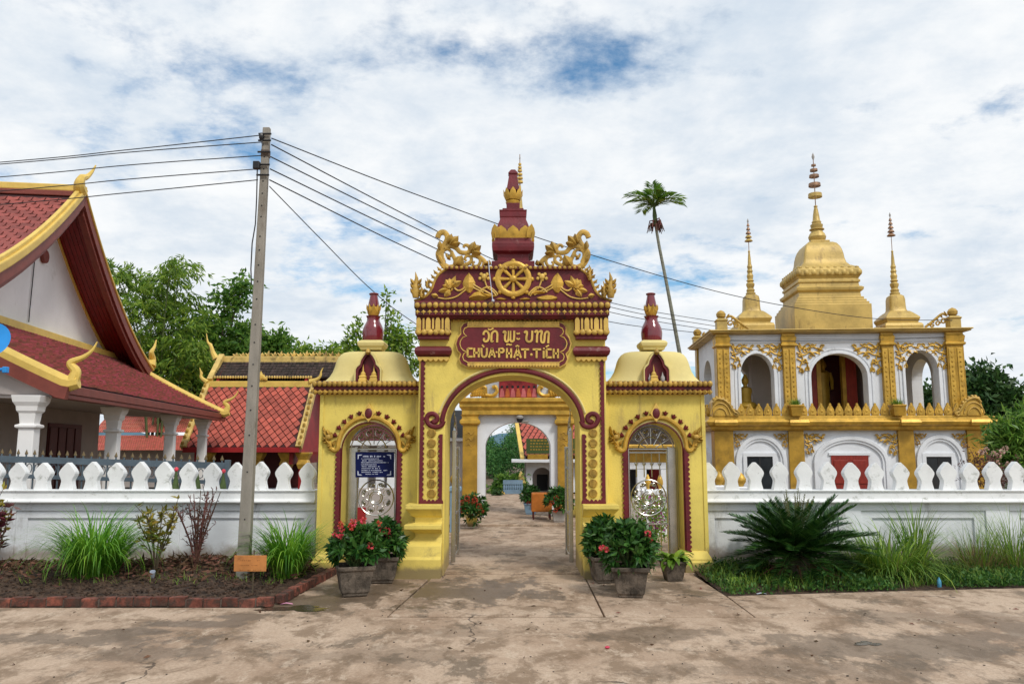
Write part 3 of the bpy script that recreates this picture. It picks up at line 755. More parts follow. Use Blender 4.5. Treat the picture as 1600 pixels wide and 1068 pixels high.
curves = [[(590, 315), (595, 255), (640, 215), (690, 235), (725, 310), (720, 400), (690, 460), (640, 480), (600, 458), (600, 424), (622, 408)],
          [(830, 455), (805, 480), (790, 455), (795, 300), (830, 240), (880, 215), (925, 245), (940, 310), (935, 505)],
          [(1095, 265), (1110, 230), (1145, 235), (1150, 275), (1135, 350), (1137, 440), (1172, 485), (1213, 460), (1230, 380), (1236, 210)],
          RR([(38, 210), (40, 430), (80, 482), (122, 455), (135, 400), (140, 205)]),
          RR([(400, 265), (425, 225), (460, 235), (465, 290), (450, 370), (452, 440), (490, 482), (550, 480), (585, 440), (595, 370), (600, 205)]),
          RR([(670, 258), (690, 215), (725, 215), (740, 252), (722, 330), (716, 510)]),
          RR([(785, 252), (805, 215), (840, 220), (845, 262), (825, 335), (827, 460), (857, 505), (895, 495), (910, 420), (920, 300), (945, 250), (985, 230), (1020, 265), (1015, 360), (1005, 525)]),
          [(535, 645), (540, 800), (565, 858), (610, 872), (652, 850), (670, 790), (675, 645)],
          [(985, 892), (985, 660), (1075, 660), (1102, 690), (1100, 730), (1075, 757), (990, 757)]]
thin = [[(712, 145), (722, 178), (765, 182), (800, 162), (842, 140)], RR([(208, 258), (220, 285), (255, 280), (285, 268)]), RR([(208, 388), (214, 415), (245, 422), (285, 405)]),
        [(1180, 580), (1192, 547), (1225, 550), (1265, 566), (1285, 566), (1305, 545)], [(550, 565), (605, 628)], RR([(175, 612), (220, 580), (265, 612)]), RR([(945, 622), (1025, 575)])]
lines = [[(310, 660), (182, 660), (182, 865), (310, 865)], [(350, 645), (350, 888)], [(467, 645), (467, 888)], [(350, 770), (467, 770)], [(725, 892), (805, 648), (882, 888)], [(760, 812), (850, 812)],
         [(1185, 650), (1185, 902)], RR([(60, 655), (60, 900)]), [(1185, 782), (1292, 782)], RR([(135, 898), (225, 655), (312, 898)]), RR([(170, 822), (278, 822)]), RR([(315, 682), (520, 682)]), RR([(415, 690), (415, 908)]),
         RR([(610, 682), (825, 682)]), RR([(710, 690), (710, 902)]), RR([(890, 712), (890, 906)]), RR([(1095, 680), (965, 680), (965, 885), (1095, 885)]), RR([(1145, 665), (1145, 908)]), RR([(1255, 665), (1255, 908)]), RR([(1145, 785), (1255, 785)])]
dots = [(920, 755, 1.0), (222+RO, 925, .8), (575+RO, 815, 1.2), (895+RO, 663, .9)]
le = MB()
for k, c in enumerate(curves):
    c = smooth_path(c, 4) if k != 8 else c
    le.tube(xz([Ls(p) for p in c], -0.066), 0.021, 4, 0.75)
for c in thin: le.tube(xz([Ls(p) for p in c], -0.065), 0.016, 4, 0.8)
for c in lines:
    if len(c) == 4:
        for a, d in zip(c[:-1], c[1:]): le.tube(xz([Ls(a), Ls(d)], -0.066), 0.0205, 4, 0.75)
    else:
        for a, d in zip(c[:-1], c[1:]): le.tube(xz([Ls(a), Ls(d)], -0.066), 0.0205, 4, 0.75)
for x, y, s_ in dots:
    p = Ls((x, y)); le.ball((p[0], -0.064, p[1]), 0.018*s_, 8, 4, 1, .7, 1)
le.build('lettering', M['goldpale'], sg_)

# ---- curved pediment, wheel and lotus reliefs
z1 = lambda x, y, d=0.0: gp(640+x/3.8156, 220+y/3.8156, d)
hp = [(30, 958), (70, 945), (105, 925), (132, 890), (150, 845), (172, 805), (205, 778), (235, 766)]
hp = smooth_path(hp, 3)
pp = [z1(x, y, 0) for x, y in hp]+[z1(1234-x, y, 0) for x, y in hp[::-1]]
ped = MB().prism(pp, -0.06, 0.75).build('pediment', M['maroon'], gate, bevel=0.006)
for side in (0, 1):
    rim = MB(); rim.tube(xz(pp[:len(hp)] if side == 0 else pp[len(hp):], -0.06), 0.021, 6)
    q = pp[:len(hp)] if side == 0 else pp[len(hp):][::-1]
    for k in range(5, len(q)-2, 2):
        p = q[k]; s_ = -1 if side == 0 else 1
        rim.tube(xz(spiral(p[0]+s_*0.028, p[1]+0.03, 0.030, 0.008, 90-s_*100, 90+s_*170, 8), -0.03), 0.010, 5)
        rim.leaf((p[0]+s_*0.01, p[1]+.01), (p[0]+s_*0.075, p[1]+0.085), 0.035, 0.02, -0.03)
    rim.build('flame_rim', M['oldgold'], ped)
tb = MB()
zt = z1(617, 768)[1]
tbm = MB().box(z1(215, 768)[0], z1(1019, 768)[0], -0.1, 0.6, zt-0.02, zt+0.03).build('top_ledge', M['mossmaroon'], gate, bevel=0.005)
for k in range(28):
    x = z1(225+(1009-225)*k/27, 768)[0]
    link('bead', me_bd, tbm, (x, -0.105, zt+0.008), (0, 0, 0), (.68, .68, .62))
wc = z1(618, 830)
whl = thing_part = MB()
wheel = MB().tube([(wc[0]+0.228*math.cos(2*math.pi*k/40), -0.085, wc[1]+0.228*math.sin(2*math.pi*k/40)) for k in range(41)], 0.044, 8, 0.6, cap=False).build('wheel_rim', M['gold'], gate, smooth=True)
MB().tube([(wc[0], -0.06, wc[1]), (wc[0], -0.062, wc[1])], 0.20, 32, flat_axis=(1, 0, 0)).build('wheel_field', M['maroon'], wheel)
MB().ball((wc[0], -0.085, wc[1]), 0.058, 14, 7, 1, .7, 1).build('hub', M['gold'], wheel, smooth=True)
for k in range(8):
    a = R(45*k+22.5*0)
    MB().tube([(wc[0]+0.05*math.cos(a), -0.08, wc[1]+0.05*math.sin(a)), (wc[0]+0.205*math.cos(a), -0.08, wc[1]+0.205*math.sin(a))], [0.018, 0.032], 8, 0.8).build('spoke', M['gold'], wheel, smooth=True)
for k in range(8):
    a = R(45*k)
    MB().ball((wc[0]+0.272*math.cos(a), -0.075, wc[1]+0.272*math.sin(a)), 0.034, 8, 5, 1, .8, 1).build('knob', M['gold'], wheel, smooth=True)
za = lambda x, y: gp(660+x/7.629, 340+y/7.629)
def mirrored(parts_fn, name, m, parent, smooth=False):
    for sg in (-1, 1):
        q = MB(); T = (lambda x, y: za(x, y)) if sg < 0 else (lambda x, y: (2*z1(617, 830)[0]-za(x, y)[0], za(x, y)[1]))
        parts_fn(q, T); q.build(name, m, parent, smooth=smooth)
def f_lotus(q, T):
    c = T(325, 815)
    for a, b_, w in [((330, 840), (280, 750), .075), ((330, 840), (325, 735), .09), ((335, 840), (400, 705), .06), ((340, 830), (475, 765), .07), ((300, 830), (245, 820), .05), ((310, 860), (195, 890), .06), ((330, 865), (270, 955), .075), ((345, 870), (360, 880), .07)]:
        q.leaf(T(*a), T(*b_), w*1.4, 0.06, -0.062)
    q.ball((c[0], -0.075, c[1]), 0.055, 8, 5, 1, .6, 1)
def f_leaf(q, T):
    q.leaf(T(560, 905), T(555, 670), .19, 0.05, -0.064, 0.0)
def f_bud(q, T):
    c = T(738, 715); q.ball((c[0], -0.08, c[1]), 0.042, 8, 5, 1, .7, 1.1)
    for dx, dy in ((-50, 20), (50, 20), (-35, -30), (35, -30), (0, 35)): 
        p = T(738+dx, 715+dy); q.ball((p[0], -0.072, p[1]), 0.027, 6, 4, 1, .6, 1)
def f_bud2(q, T):
    q.leaf(T(190, 945), T(110, 930), .075, 0.05, -0.062)
def f_stems(q, T):
    for pts, r in [([(190, 965), (290, 978), (400, 955), (480, 900), (525, 865)], .011), ([(385, 850), (430, 880), (480, 865), (520, 830)], .013), ([(600, 800), (680, 850), (760, 890), (830, 930)], .013), ([(600, 840), (680, 880), (730, 900)], .012),
                   ([(745, 760), (765, 820), (790, 860)], .012), ([(680, 900), (730, 855), (800, 840), (870, 890), (900, 930)], .014), ([(800, 860), (850, 900), (880, 945)], .012)]:
        q.tube(xz([T(*p) for p in smooth_path(pts, 4)], -0.068), r, 6)
def f_pads(q, T):
    q.leaf(T(560, 970), T(800, 965), .15, 0.06, -0.062, 0.10); q.leaf(T(700, 905), T(895, 940), .06, 0.04, -0.062, -0.12); q.leaf(T(880, 980), T(1010, 985), .05, 0.04, -0.062)
mirrored(f_lotus, 'lotus_relief', M['goldpale'], gate); mirrored(f_leaf, 'leaf_relief', M['gold'], gate); mirrored(f_bud, 'bud_relief', M['goldpale'], gate); mirrored(f_bud2, 'bud_relief', M['goldpale'], gate)
mirrored(f_stems, 'stem_relief', M['goldpale'], gate, True); mirrored(f_pads, 'lily_pad_relief', M['gold'], gate)
def f_scroll(q, T):
    q_t = lambda pts, r0, r1, n=5: q.tube(xz([T(*p) for p in smooth_path(pts, n)], 0.0), list(np.linspace(r0*1.25, r1*1.3, (len(pts)-1)*n+1)), 6, 0.9)
    q_t([(180, 240), (205, 190), (255, 175), (295, 215), (295, 270), (262, 330), (215, 385), (192, 440), (215, 510), (260, 570), (310, 600)], .034, .040)
    q_t([(775, 570), (725, 505), (660, 455), (590, 430)], .03, .028)
    q_t([(590, 400), (520, 420), (450, 410), (400, 360), (330, 335), (265, 365)], .026, .034)
    q_t([(540, 425), (565, 380), (545, 335), (505, 330), (490, 358)], .028, .016)
    q_t([(260, 530), (235, 460), (245, 400), (300, 375), (345, 410), (335, 455), (295, 460), (285, 430)], .026, .014)
    q_t([(380, 590), (395, 520), (365, 450), (345, 400)], .032, .022)
    q_t([(420, 580), (520, 560), (580, 520), (575, 465), (530, 455), (505, 490), (525, 515)], .028, .014)
    q_t([(600, 450), (670, 470), (690, 520), (665, 570), (615, 575), (602, 540), (625, 525)], .026, .013)
    q_t([(680, 470), (730, 520), (720, 580)], .022, .018)
    q_t([(300, 595), (360, 585), (400, 590)], .03, .03)
    for a, b_, w in [((330, 330), (430, 225), .08), ((310, 310), (350, 200), .07), ((350, 330), (455, 305), .075), ((580, 410), (625, 290), .075), ((590, 410), (700, 340), .08), ((590, 420), (705, 430), .07), ((400, 585), (475, 455), .10),
                     ((215, 390), (205, 280), .05), ((225, 540), (175, 440), .04), ((780, 580), (800, 510), .05), ((740, 550), (770, 560), .04), ((300, 500), (330, 470), .05)]:
        q.leaf(T(*a), T(*b_), w*1.7, 0.075, -0.025)
mirrored(f_scroll, 'scroll_ornament', M['oldgold'], gate, 60)
# corner flames
for px, py0, h, w in ((651, 467, 40, 14), (660, 467, 18, 8), (953, 467, 40, 14), (943, 467, 26, 8), (921, 440, 24, 8), (669, 452, 16, 6)):
    q = MB(); x, z = gp(px, py0); hh = gz(py0-h)-gz(py0); ww = hw(w, py0)
    q.tube([(x, -0.1, z), (x, -0.1, z+hh*.2), (x-.01, -0.1, z+hh*.45), (x+.008, -0.1, z+hh*.75), (x-.012, -0.1, z+hh)], [ww*.35, ww*.5, ww*.34, ww*.2, .004], 8)
    for s_ in (-1, 1):
        for t in (.12, .32, .5): q.leaf((x+s_*ww*.2, z+hh*t), (x+s_*ww*.62, z+hh*(t+.24)), ww*.4, .04, -.11)
    q.build('flame_finial', M['oldgold'], gate, smooth=50)
# ---- tiered spire
XS = z1(617, 700)[0]
def tier(name, prof, m, bevel=0.008, ys=0.30, smooth=False):
    q = MB(); rr = []
    for h, y in prof:
        w = hw(h/3.8156, 220+y/3.8156); rr.append((XS-w, XS+w, ys-w, ys+w, gz(220+y/3.8156)))
    q.stack(rr); return q.build(name, m, gate, bevel=bevel, smooth=smooth)
tier('spire_base', [(128, 772), (128, 716), (94, 712), (94, 668), (122, 655), (126, 632), (126, 610), (118, 597), (108, 592), (108, 545)], M['maroonworn'])
tier('spire_bell', [(104, 548), (100, 520), (90, 485), (80, 460), (77, 445), (80, 438), (80, 408), (83, 404), (83, 398), (64, 396), (64, 384), (40, 382), (40, 344)], M['maroonworn'])
tier('spire_tip', [(40, 266), (33, 225), (24, 168), (29, 163), (29, 156), (13, 134), (2, 132)], M['maroonworn'])
def petals(cx_, cy_, z0, z1_, r, n, m, name, parent, w=None, sq=False, out=0.12):
    base = MB()
    base.lathe([(r*0.96, z0), (r*1.0, z0+(z1_-z0)*.35), (r*0.93, z0+(z1_-z0)*.5)], cx_, cy_, 24) if not sq else base.stack([(cx_-r, cx_+r, cy_-r, cy_+r, z0), (cx_-r*1.03, cx_+r*1.03, cy_-r*1.03, cy_+r*1.03, z0+(z1_-z0)*.5), (cx_-r*.95, cx_+r*.95, cy_-r*.95, cy_+r*.95, z0+(z1_-z0)*.55)])
    o = base.build(name, m, parent, bevel=0.006)
    p = MB(); h = z1_-z0; ww = w or 2*math.pi*r/n*0.62
    p.add([(-ww*.9, 0, 0), (ww*.9, 0, 0), (ww, -h*.10, h*.4), (ww*.72, -h*.16, h*.72), (0, -h*.24, h), (-ww*.72, -h*.16, h*.72), (-ww, -h*.10, h*.4), (0, -h*.22, h*.42), (0, 0.03, h*.3)],
          [(0, 1, 7), (1, 2, 7), (2, 3, 7), (3, 4, 7), (4, 5, 7), (5, 6, 7), (6, 0, 7), (1, 0, 8), (2, 1, 8), (3, 2, 8), (4, 3, 8), (5, 4, 8), (6, 5, 8), (0, 6, 8)])
    if sq: p.v = [(x, y*.55-.004 if y < 0 else y, z) for x, y, z in p.v]
    me = p.mesh('petal', 70, [m])
    if not sq:
        for k in range(n):
            a = 2*math.pi*k/n - math.pi/2
            link('petal', me, o, (cx_+r*.97*math.cos(a), cy_+r*.97*math.sin(a), z0), (0, 0, a+math.pi/2))
    else:
        for s_ in range(4):
            for k in range(n):
                u = -r+2*r*(k+.5)/n; a = math.pi/2*s_
                link('petal', me, o, (cx_+u*math.cos(a)+r*math.sin(a), cy_+u*math.sin(a)-r*math.cos(a), z0), (0, 0, a))
        for s_ in range(4):
            a = math.pi/2*s_+math.pi/4
            link('petal', me, o, (cx_+r*1.36*math.sin(a), cy_-r*1.36*math.cos(a), z0), (0, 0, a), (.9, 1, 1.15))
    return o
r1 = hw(108/3.8156, 365)
petals(XS, 0.30, gz(370.5), gz(351.5), r1, 3, M['gold'], 'lotus_band', gate, w=r1*0.36, sq=True)
r2 = hw(44/3.8156, 300)
nb = MB().lathe([(hw(34/3.8156, 310)*1.2, gz(310.5)), (hw(38/3.8156, 310)*1.2, gz(307)), (hw(30/3.8156, 310)*1.2, gz(304))], XS, 0.30, 16).build('lotus_neck', M['gold'], gate, smooth=True)
petals(XS, 0.30, gz(304), gz(286), r2, 8, M['gold'], 'lotus_bud', gate)
# lamp cable hanging over the pediment
MB().tube([(z1(472, 720)[0], -0.12, z1(472, 720)[1]), (z1(478, 800)[0], -0.20, z1(478, 800)[1]), (z1(498, 970)[0], -0.27, z1(498, 970)[1])], 0.006, 5).build('lamp_cable', M['paper'], gate)
MB().ball((z1(500, 972)[0], -0.27, z1(500, 972)[1]), 0.022, 8, 5).build('lamp_bulb', M['paper'], gate, smooth=True)

# ------------------------------------------------------------------ the two side wings
YWG = 0.30
wp = lambda px, py, d=YWG: G.at(px, py, d)
def wzz(py, d=YWG): return G.at(800, py, d)[1]
def whw(n, py, d=YWG): return G.at(800+n, py, d)[0]-G.at(800, py, d)[0]
def wing(sg):
    # sg -1 left as measured, +1 mirrored about the gate's axis
    XX = lambda px, py, d=YWG: (G.at(px, py, d)[0] if sg < 0 else 2*CX-G.at(px, py, d)[0])
    cx = XX(576.5, 600); o_ = lambda *p: p
    xo, xi = XX(497, 740), CX+sg*(W1-0.03)
    xa, xb = XX(533, 790), XX(618, 790)
    ctr, ra = (xa+xb)/2, abs(xb-xa)/2
    zs = wzz(703); bt = wzz(661)-zs; zt = wzz(612)
    L0, L1 = min(xo, xi), max(xo, xi)
    poly = [(L0, -.05), (L0, zt), (L1, zt), (L1, -.05), (ctr+ra, -.05)] + arch(ctr, zs, ra, bt, 22, 0, 180) + [(ctr-ra, -.05)]
    w = MB().prism(poly, YWG, YWG+0.5).build('wing_wall', M['yellow'], gate, bevel=0.007)
    # raised border
    q = MB(); a = XX(503, 740)
    q.box(min(xo, a), max(xo, a), YWG-.018, YWG+.001, wzz(862), zt); q.box(L0, L1, YWG-.0165, YWG+.001, wzz(617), zt-.001)
    a2 = XX(649, 740); q.box(min(a2, xi), max(a2, xi), YWG-.018, YWG+.001, wzz(862), zt)
    q.build('border', M['yellow'], w, bevel=0.004)
    # plinths either side of the door
    for (pa, pb) in ((489, 533), (618, 655)):
        A, B_ = XX(pa, 872), XX(pb, 872); A, B_ = min(A, B_), max(A, B_)
        e0 = 0.0 if pb == 533 else 0.0
        out = .07
        def rr(e, z, f): 
            x0, x1 = A+out-e if (pa == 489) == (sg < 0) else A, B_ if (pa == 489) == (sg < 0) else B_-out+e
            return (x0, x1, YWG-f, YWG+.52, z)
        MB().stack([rr(.07, -.05, .12), rr(.07, wzz(876), .12), rr(.055, wzz(875), .10), rr(.055, wzz(871.5), .10), rr(.02, wzz(864), .05), rr(.005, wzz(860), .02)]).build('wing_plinth', M['yellowbase'], gate, bevel=0.008)
    # jamb strips and thin lines
    for pa, pb, side in ((522, 530.5, -1), (620, 628, 1)):
        A, B_ = sorted((XX(pa, 790), XX(pb, 790)))
        MB().prism(scallop(A, B_, wzz(865), wzz(699), 22, side*(-sg)), YWG-.03, YWG+.001).build('edge_strip', M['maroon'], gate, bevel=0.004)
    q = MB(); jl = [(ctr-ra-.012, wzz(865))]+arch(ctr, zs, ra+.012, bt+.012, 22, 180, 0)+[(ctr+ra+.012, wzz(865))]
    q.tube(xz(jl, YWG-.004), .011, 5); q.build('arch_line', M['maroon'], gate)
    jl = [(ctr-ra-.034, wzz(865))]+arch(ctr, zs, ra+.034, bt+.034, 22, 180, 0)+[(ctr+ra+.034, wzz(865))]
    MB().tube(xz(jl, YWG-.004), .011, 5).build('arch_line', M['domeyellow'], gate)
    # gold serpent-bodied arch moulding
    zn = lambda x, y: (XX(500+x/6.675, 630+y/6.675), wzz(630+y/6.675))
    lp = [(95, 395), (108, 440), (132, 478), (163, 490), (188, 468), (197, 410), (228, 312), (292, 226), (385, 165), (455, 148), (512, 145)]
    rp = [(1024-x, y) for x, y in lp[::-1]]
    path_ = smooth_path([zn(*p) for p in lp+rp[1:]], 4)
    am = MB().tube(xz(path_, YWG-.02), 0.034, 8, 0.9).build('arch_moulding', M['gold'], gate, smooth=True)
    for s_ in (0, 1):
        q = MB(); F = (lambda x, y: zn(x, y)) if s_ == 0 else (lambda x, y: zn(1024-x, y))
        for a, b_, ww in [((110, 430), (55, 330), .075), ((85, 360), (35, 235), .06), ((100, 380), (25, 340), .055), ((110, 330), (75, 270), .06), ((120, 370), (125, 300), .07), ((95, 400), (30, 400), .05), ((120, 440), (70, 450), .05),
                          ((135, 440), (170, 380), .05), ((120, 470), (90, 480), .05), ((60, 300), (40, 240), .03), ((150, 440), (155, 390), .04), ((60, 370), (20, 385), .04)]:
            q.leaf(F(*a), F(*b_), ww, .06, YWG-.02, .08)
        p = F(95, 350); q.ball((p[0], YWG-.05, p[1]), .045, 8, 5, 1.1, .8, .9)
        q.build('naga_head', M['oldgold'], gate)
    cl = MB(); cl.leaf((0, -.02), (0, .062), .06, .035, 0); cl.leaf((0, 0), (.042, .045), .03, .03, 0); cl.leaf((0, 0), (-.042, .045), .03, .03, 0); me_cl = cl.mesh('crest_leaf', mats=[M['maroon']])
    for x, y, a in [(415, 112, 12), (332, 145, 28), (265, 195, 42), (210, 255, 55), (170, 330, 68)]:
        for s_ in (0, 1):
            p = zn(x if s_ == 0 else 1024-x, y)
            link('crest_leaf', me_cl, am, (p[0], YWG-.012, p[1]-.01), (0, R(a)*(1 if (s_ == 0) == (sg > 0) else -1), 0))
    c = zn(512, 105); ww, h = whw(9.6, 645), wzz(632)-wzz(645)
    dmd = [(c[0]-ww, c[1]), (c[0]-ww*.45, c[1]-h*.6), (c[0], c[1]-h*1.05), (c[0]+ww*.45, c[1]-h*.6), (c[0]+ww, c[1]), (c[0]+ww*.55, c[1]+h*.55), (c[0], c[1]+h*1.25), (c[0]-ww*.55, c[1]+h*.55)]
    d = MB().prism(dmd, YWG-.055, YWG).build('apex_diamond', M['goldpale'], gate, bevel=0.006)
    MB().ball((c[0], YWG-.05, c[1]), ww*.68, 8, 6, 1, .35, 1.3).build('diamond_boss', M['maroon'], d, smooth=True)
    # cornice with beads
    A, B_ = XX(488, 602, YWG-.15), CX+sg*(W1-.02); A, B_ = min(A, B_), max(A, B_)
    d0, d1 = YWG-.14, YWG+.64
    co = MB().stack([(A+.05, B_-.0, d0+.10, d1-.10, wzz(615, d0)), (A+.03, B_, d0+.05, d1-.05, wzz(610.5, d0)), (A+.01, B_, d0+.02, d1-.02, wzz(609, d0)), (A+.01, B_, d0+.02, d1-.02, wzz(604, d0)), (A, B_, d0, d1, wzz(603.5, d0)), (A, B_, d0, d1, wzz(597, d0)), (A+.03, B_-.0, d0+.03, d1-.03, wzz(595, d0))]
                    if sg < 0 else
                    [(A, B_-.05, d0+.10, d1-.10, wzz(615, d0)), (A, B_-.03, d0+.05, d1-.05, wzz(610.5, d0)), (A, B_-.01, d0+.02, d1-.02, wzz(609, d0)), (A, B_-.01, d0+.02, d1-.02, wzz(604, d0)), (A, B_, d0, d1, wzz(603.5, d0)), (A, B_, d0, d1, wzz(597, d0)), (A, B_-.03, d0+.03, d1-.03, wzz(595, d0))]).build('wing_cornice', M['mossmaroon'], gate, bevel=0.005)
    nb_ = 22
    for k in range(nb_):
        x = A+.03+(B_-A-.06)*k/(nb_-1)
        link('bead', me_bd, co, (x, d0-.004, wzz(599.2, d0)), (0, 0, 0), (.98, .9, 1.05))
    dp = MB(); dp.leaf((0, .035), (0, -.04), .082, .04, 0); me_dp = dp.mesh('pendant', mats=[M['oldgold']])
    for k in range(22):
        x = A+.03+(B_-A-.06)*k/21
        link('pendant', me_dp, co, (x, d0+.03, wzz(612, d0)))
    # bell dome of rounded square plan
    prof = [(77, 595), (72.5, 592.5), (66.5, 586.5), (61.5, 578), (58.5, 569), (56.5, 562), (54, 556.5), (50, 551.5), (45, 548.3), (38, 546.8), (18, 546)]
    vs_, fs_ = [], []; nseg = 48; yc = YWG+.25
    for h, py in prof:
        wx = whw(h, py, yc-.3)
        for k in range(nseg):
            a = 2*math.pi*k/nseg; ca, sa = math.cos(a), math.sin(a); n_ = 2/3.2
            vs_.append((cx+wx*math.copysign(abs(ca)**n_, ca), yc+.40*wx*math.copysign(abs(sa)**n_, sa), wzz(py, yc-.3)))
    for i_ in range(len(prof)-1):
        for k in range(nseg):
            j = (k+1) % nseg; fs_.append((i_*nseg+k, i_*nseg+j, (i_+1)*nseg+j, (i_+1)*nseg+k))
    fs_.append(tuple((len(prof)-1)*nseg+k for k in range(nseg)))
    q = MB(); q.add(vs_, fs_); dome = q.build('wing_dome', M['domeyellow'], gate, smooth=50)
    # niche in the dome front
    yn = YWG-.13
    wn_ = lambda n, py: whw(n, py, yn)
    no_ = [(21, 597), (21, 577), (19, 572), (14, 567), (12.5, 561), (8, 553), (3, 548), (0, 546)]
    ni_ = [(19, 597), (19, 577.5), (17, 573.5), (12.5, 569.5), (11, 563), (6.8, 556), (2.4, 551.5), (0, 549.5)]
    po = [(cx-wn_(h, y), wzz(y, yn)) for h, y in no_]+[(cx+wn_(h, y), wzz(y, yn)) for h, y in no_[::-1][1:]]
    pi_ = [(cx-wn_(h, y), wzz(y, yn)) for h, y in ni_]+[(cx+wn_(h, y), wzz(y, yn)) for h, y in ni_[::-1][1:]]
    ni = MB().prism(po+pi_[::-1], yn, yn+.22).build('niche', M['domeyellow'], dome, bevel=0.006)
    pm = [(cx+(x-cx)*.985, z) for x, z in pi_]; p3 = [(cx+(x-cx)*.80, z-.03) for x, z in pi_]
    MB().prism(pm+p3[::-1], yn+.015, yn+.094).build('niche_lining', M['maroon'], dome)
    MB().prism(pm, yn+.095, yn+.115).build('niche_back', M['maroon'], dome)
    p = MB(); p.lathe([(wn_(4, 550)*.3, wzz(554, yn)), (wn_(4.5, 550), wzz(550.5, yn)), (wn_(3.5, 550), wzz(547.5, yn)), (.004, wzz(543.5, yn))], cx, yn-.01, 10); p.build('niche_crest', M['oldgold'], dome, smooth=True)
    # neck, vase and lotus finial
    q = MB().stack([(cx-whw(h, y, yc), cx+whw(h, y, yc), yc-whw(h, y, yc), yc+whw(h, y, yc), wzz(y, yc)) for h, y in [(17, 548), (17, 545), (20, 542), (21, 538), (20, 535), (16, 533)]]).build('dome_cap', M['domeyellow'], gate, bevel=0.02)
    V = lambda lst: [(whw(h, y, yc), wzz(y, yc)) for h, y in lst]
    vz = MB().lathe(V([(14.5, 533.5), (15.5, 531), (16, 527), (16.5, 520), (15.5, 513), (13, 507), (10.3, 502), (9.6, 498), (10.5, 495.5), (11.6, 494), (8, 493)]), cx, yc, 28).build('vase_finial', M['vase'], gate, smooth=55)
    MB().lathe(V([(7.5, 493.5), (8.5, 491), (10, 488), (8, 487)]), cx, yc, 20).build('lotus_collar', M['gold'], vz, smooth=True)
    r_ = whw(9.2, 482, yc); petals_sub(cx, yc, wzz(488.5, yc), wzz(475.5, yc), r_, 9, vz)
    MB().lathe(V([(8.8, 479), (8, 473), (6.5, 466), (5.8, 461.5), (7.2, 460.5), (7.6, 459), (6, 457.8), (2, 457)]), cx, yc, 24).build('vase_lid', M['vase'], vz, smooth=55)
    return XX, cx, ctr, ra, zs, bt, yn, yc
def petals_sub(cx_, cy_, z0, z1_, r, n, parent):
    q = MB(); h = z1_-z0
    q.lathe([(r*.8, z0), (r, z0+h*.4), (r*.8, z0+h*.75)], cx_, cy_, 18)
    for k in range(n):
        a = 2*math.pi*k/n; dx, dy = math.cos(a), math.sin(a); w = r*.42
        q.add([(cx_+dx*r*.85-dy*w, cy_+dy*r*.85+dx*w, z0+h*.3), (cx_+dx*r*1.0+dy*0, cy_+dy*r*1.0, z0), (cx_+dx*r*.85+dy*w, cy_+dy*r*.85-dx*w, z0+h*.3), (cx_+dx*r*1.22, cy_+dy*r*1.22, z0+h), (cx_+dx*r*1.25, cy_+dy*r*1.25, z0+h*.45)],
              [(0, 1, 4), (1, 2, 4), (2, 3, 4), (3, 0, 4)])
    q.build('lotus_petals', M['gold'], parent, smooth=60)
WL = wing(-1); WR = wing(1)

# small stupa figures in the niches
def mini(name, label, x, y, z, s, m, grp=None):
    q = MB(); q.square([(.05, 0), (.05, .03), (.042, .035), (.042, .06), (.048, .065), (.03, .085)]); q.lathe([(.032, .085), (.034, .105), (.022, .125), (.012, .135), (.009, .17), (.001, .225)], seg=10)
    o = q.build(name, m, None, bevel=0.003); o.location = (x, y, z); o.scale = (s, s, s); tag(o, label, 'figurine', grp)
for i_, (dx, lab) in enumerate(((-.075, 'small gold stupa figure, left one of two in the left gate niche'), (.085, 'small gold stupa figure, right one of two in the left gate niche'))):
    mini('stupa_figurine', lab, WL[1]+dx, YG+WL[6]+.045, wzz(596, WL[6]), 1.15, M['goldpale'])
mini('stupa_figurine', 'small gold stupa figure standing in the right gate niche', WR[1]-.04, YG+WR[6]+.045, wzz(596, WR[6]), 1.15, M['goldpale'])
for dx, s_ in ((-.1, .6), (.09, .75)):
    q = MB().lathe([(.03, 0), (.045, .03), (.045, .09), (.02, .13), (.012, .16), (.001, .2)], seg=10).build('bottle', M['stone'], None, smooth=True)
    q.location = (WR[1]+dx, YG+WR[6]+.05, wzz(596, WR[6])); q.scale = (s_, s_, s_)
    tag(q, 'grey vase in the right gate niche, %s of the gold figure' % ('left' if dx < 0 else 'right'), 'vase')

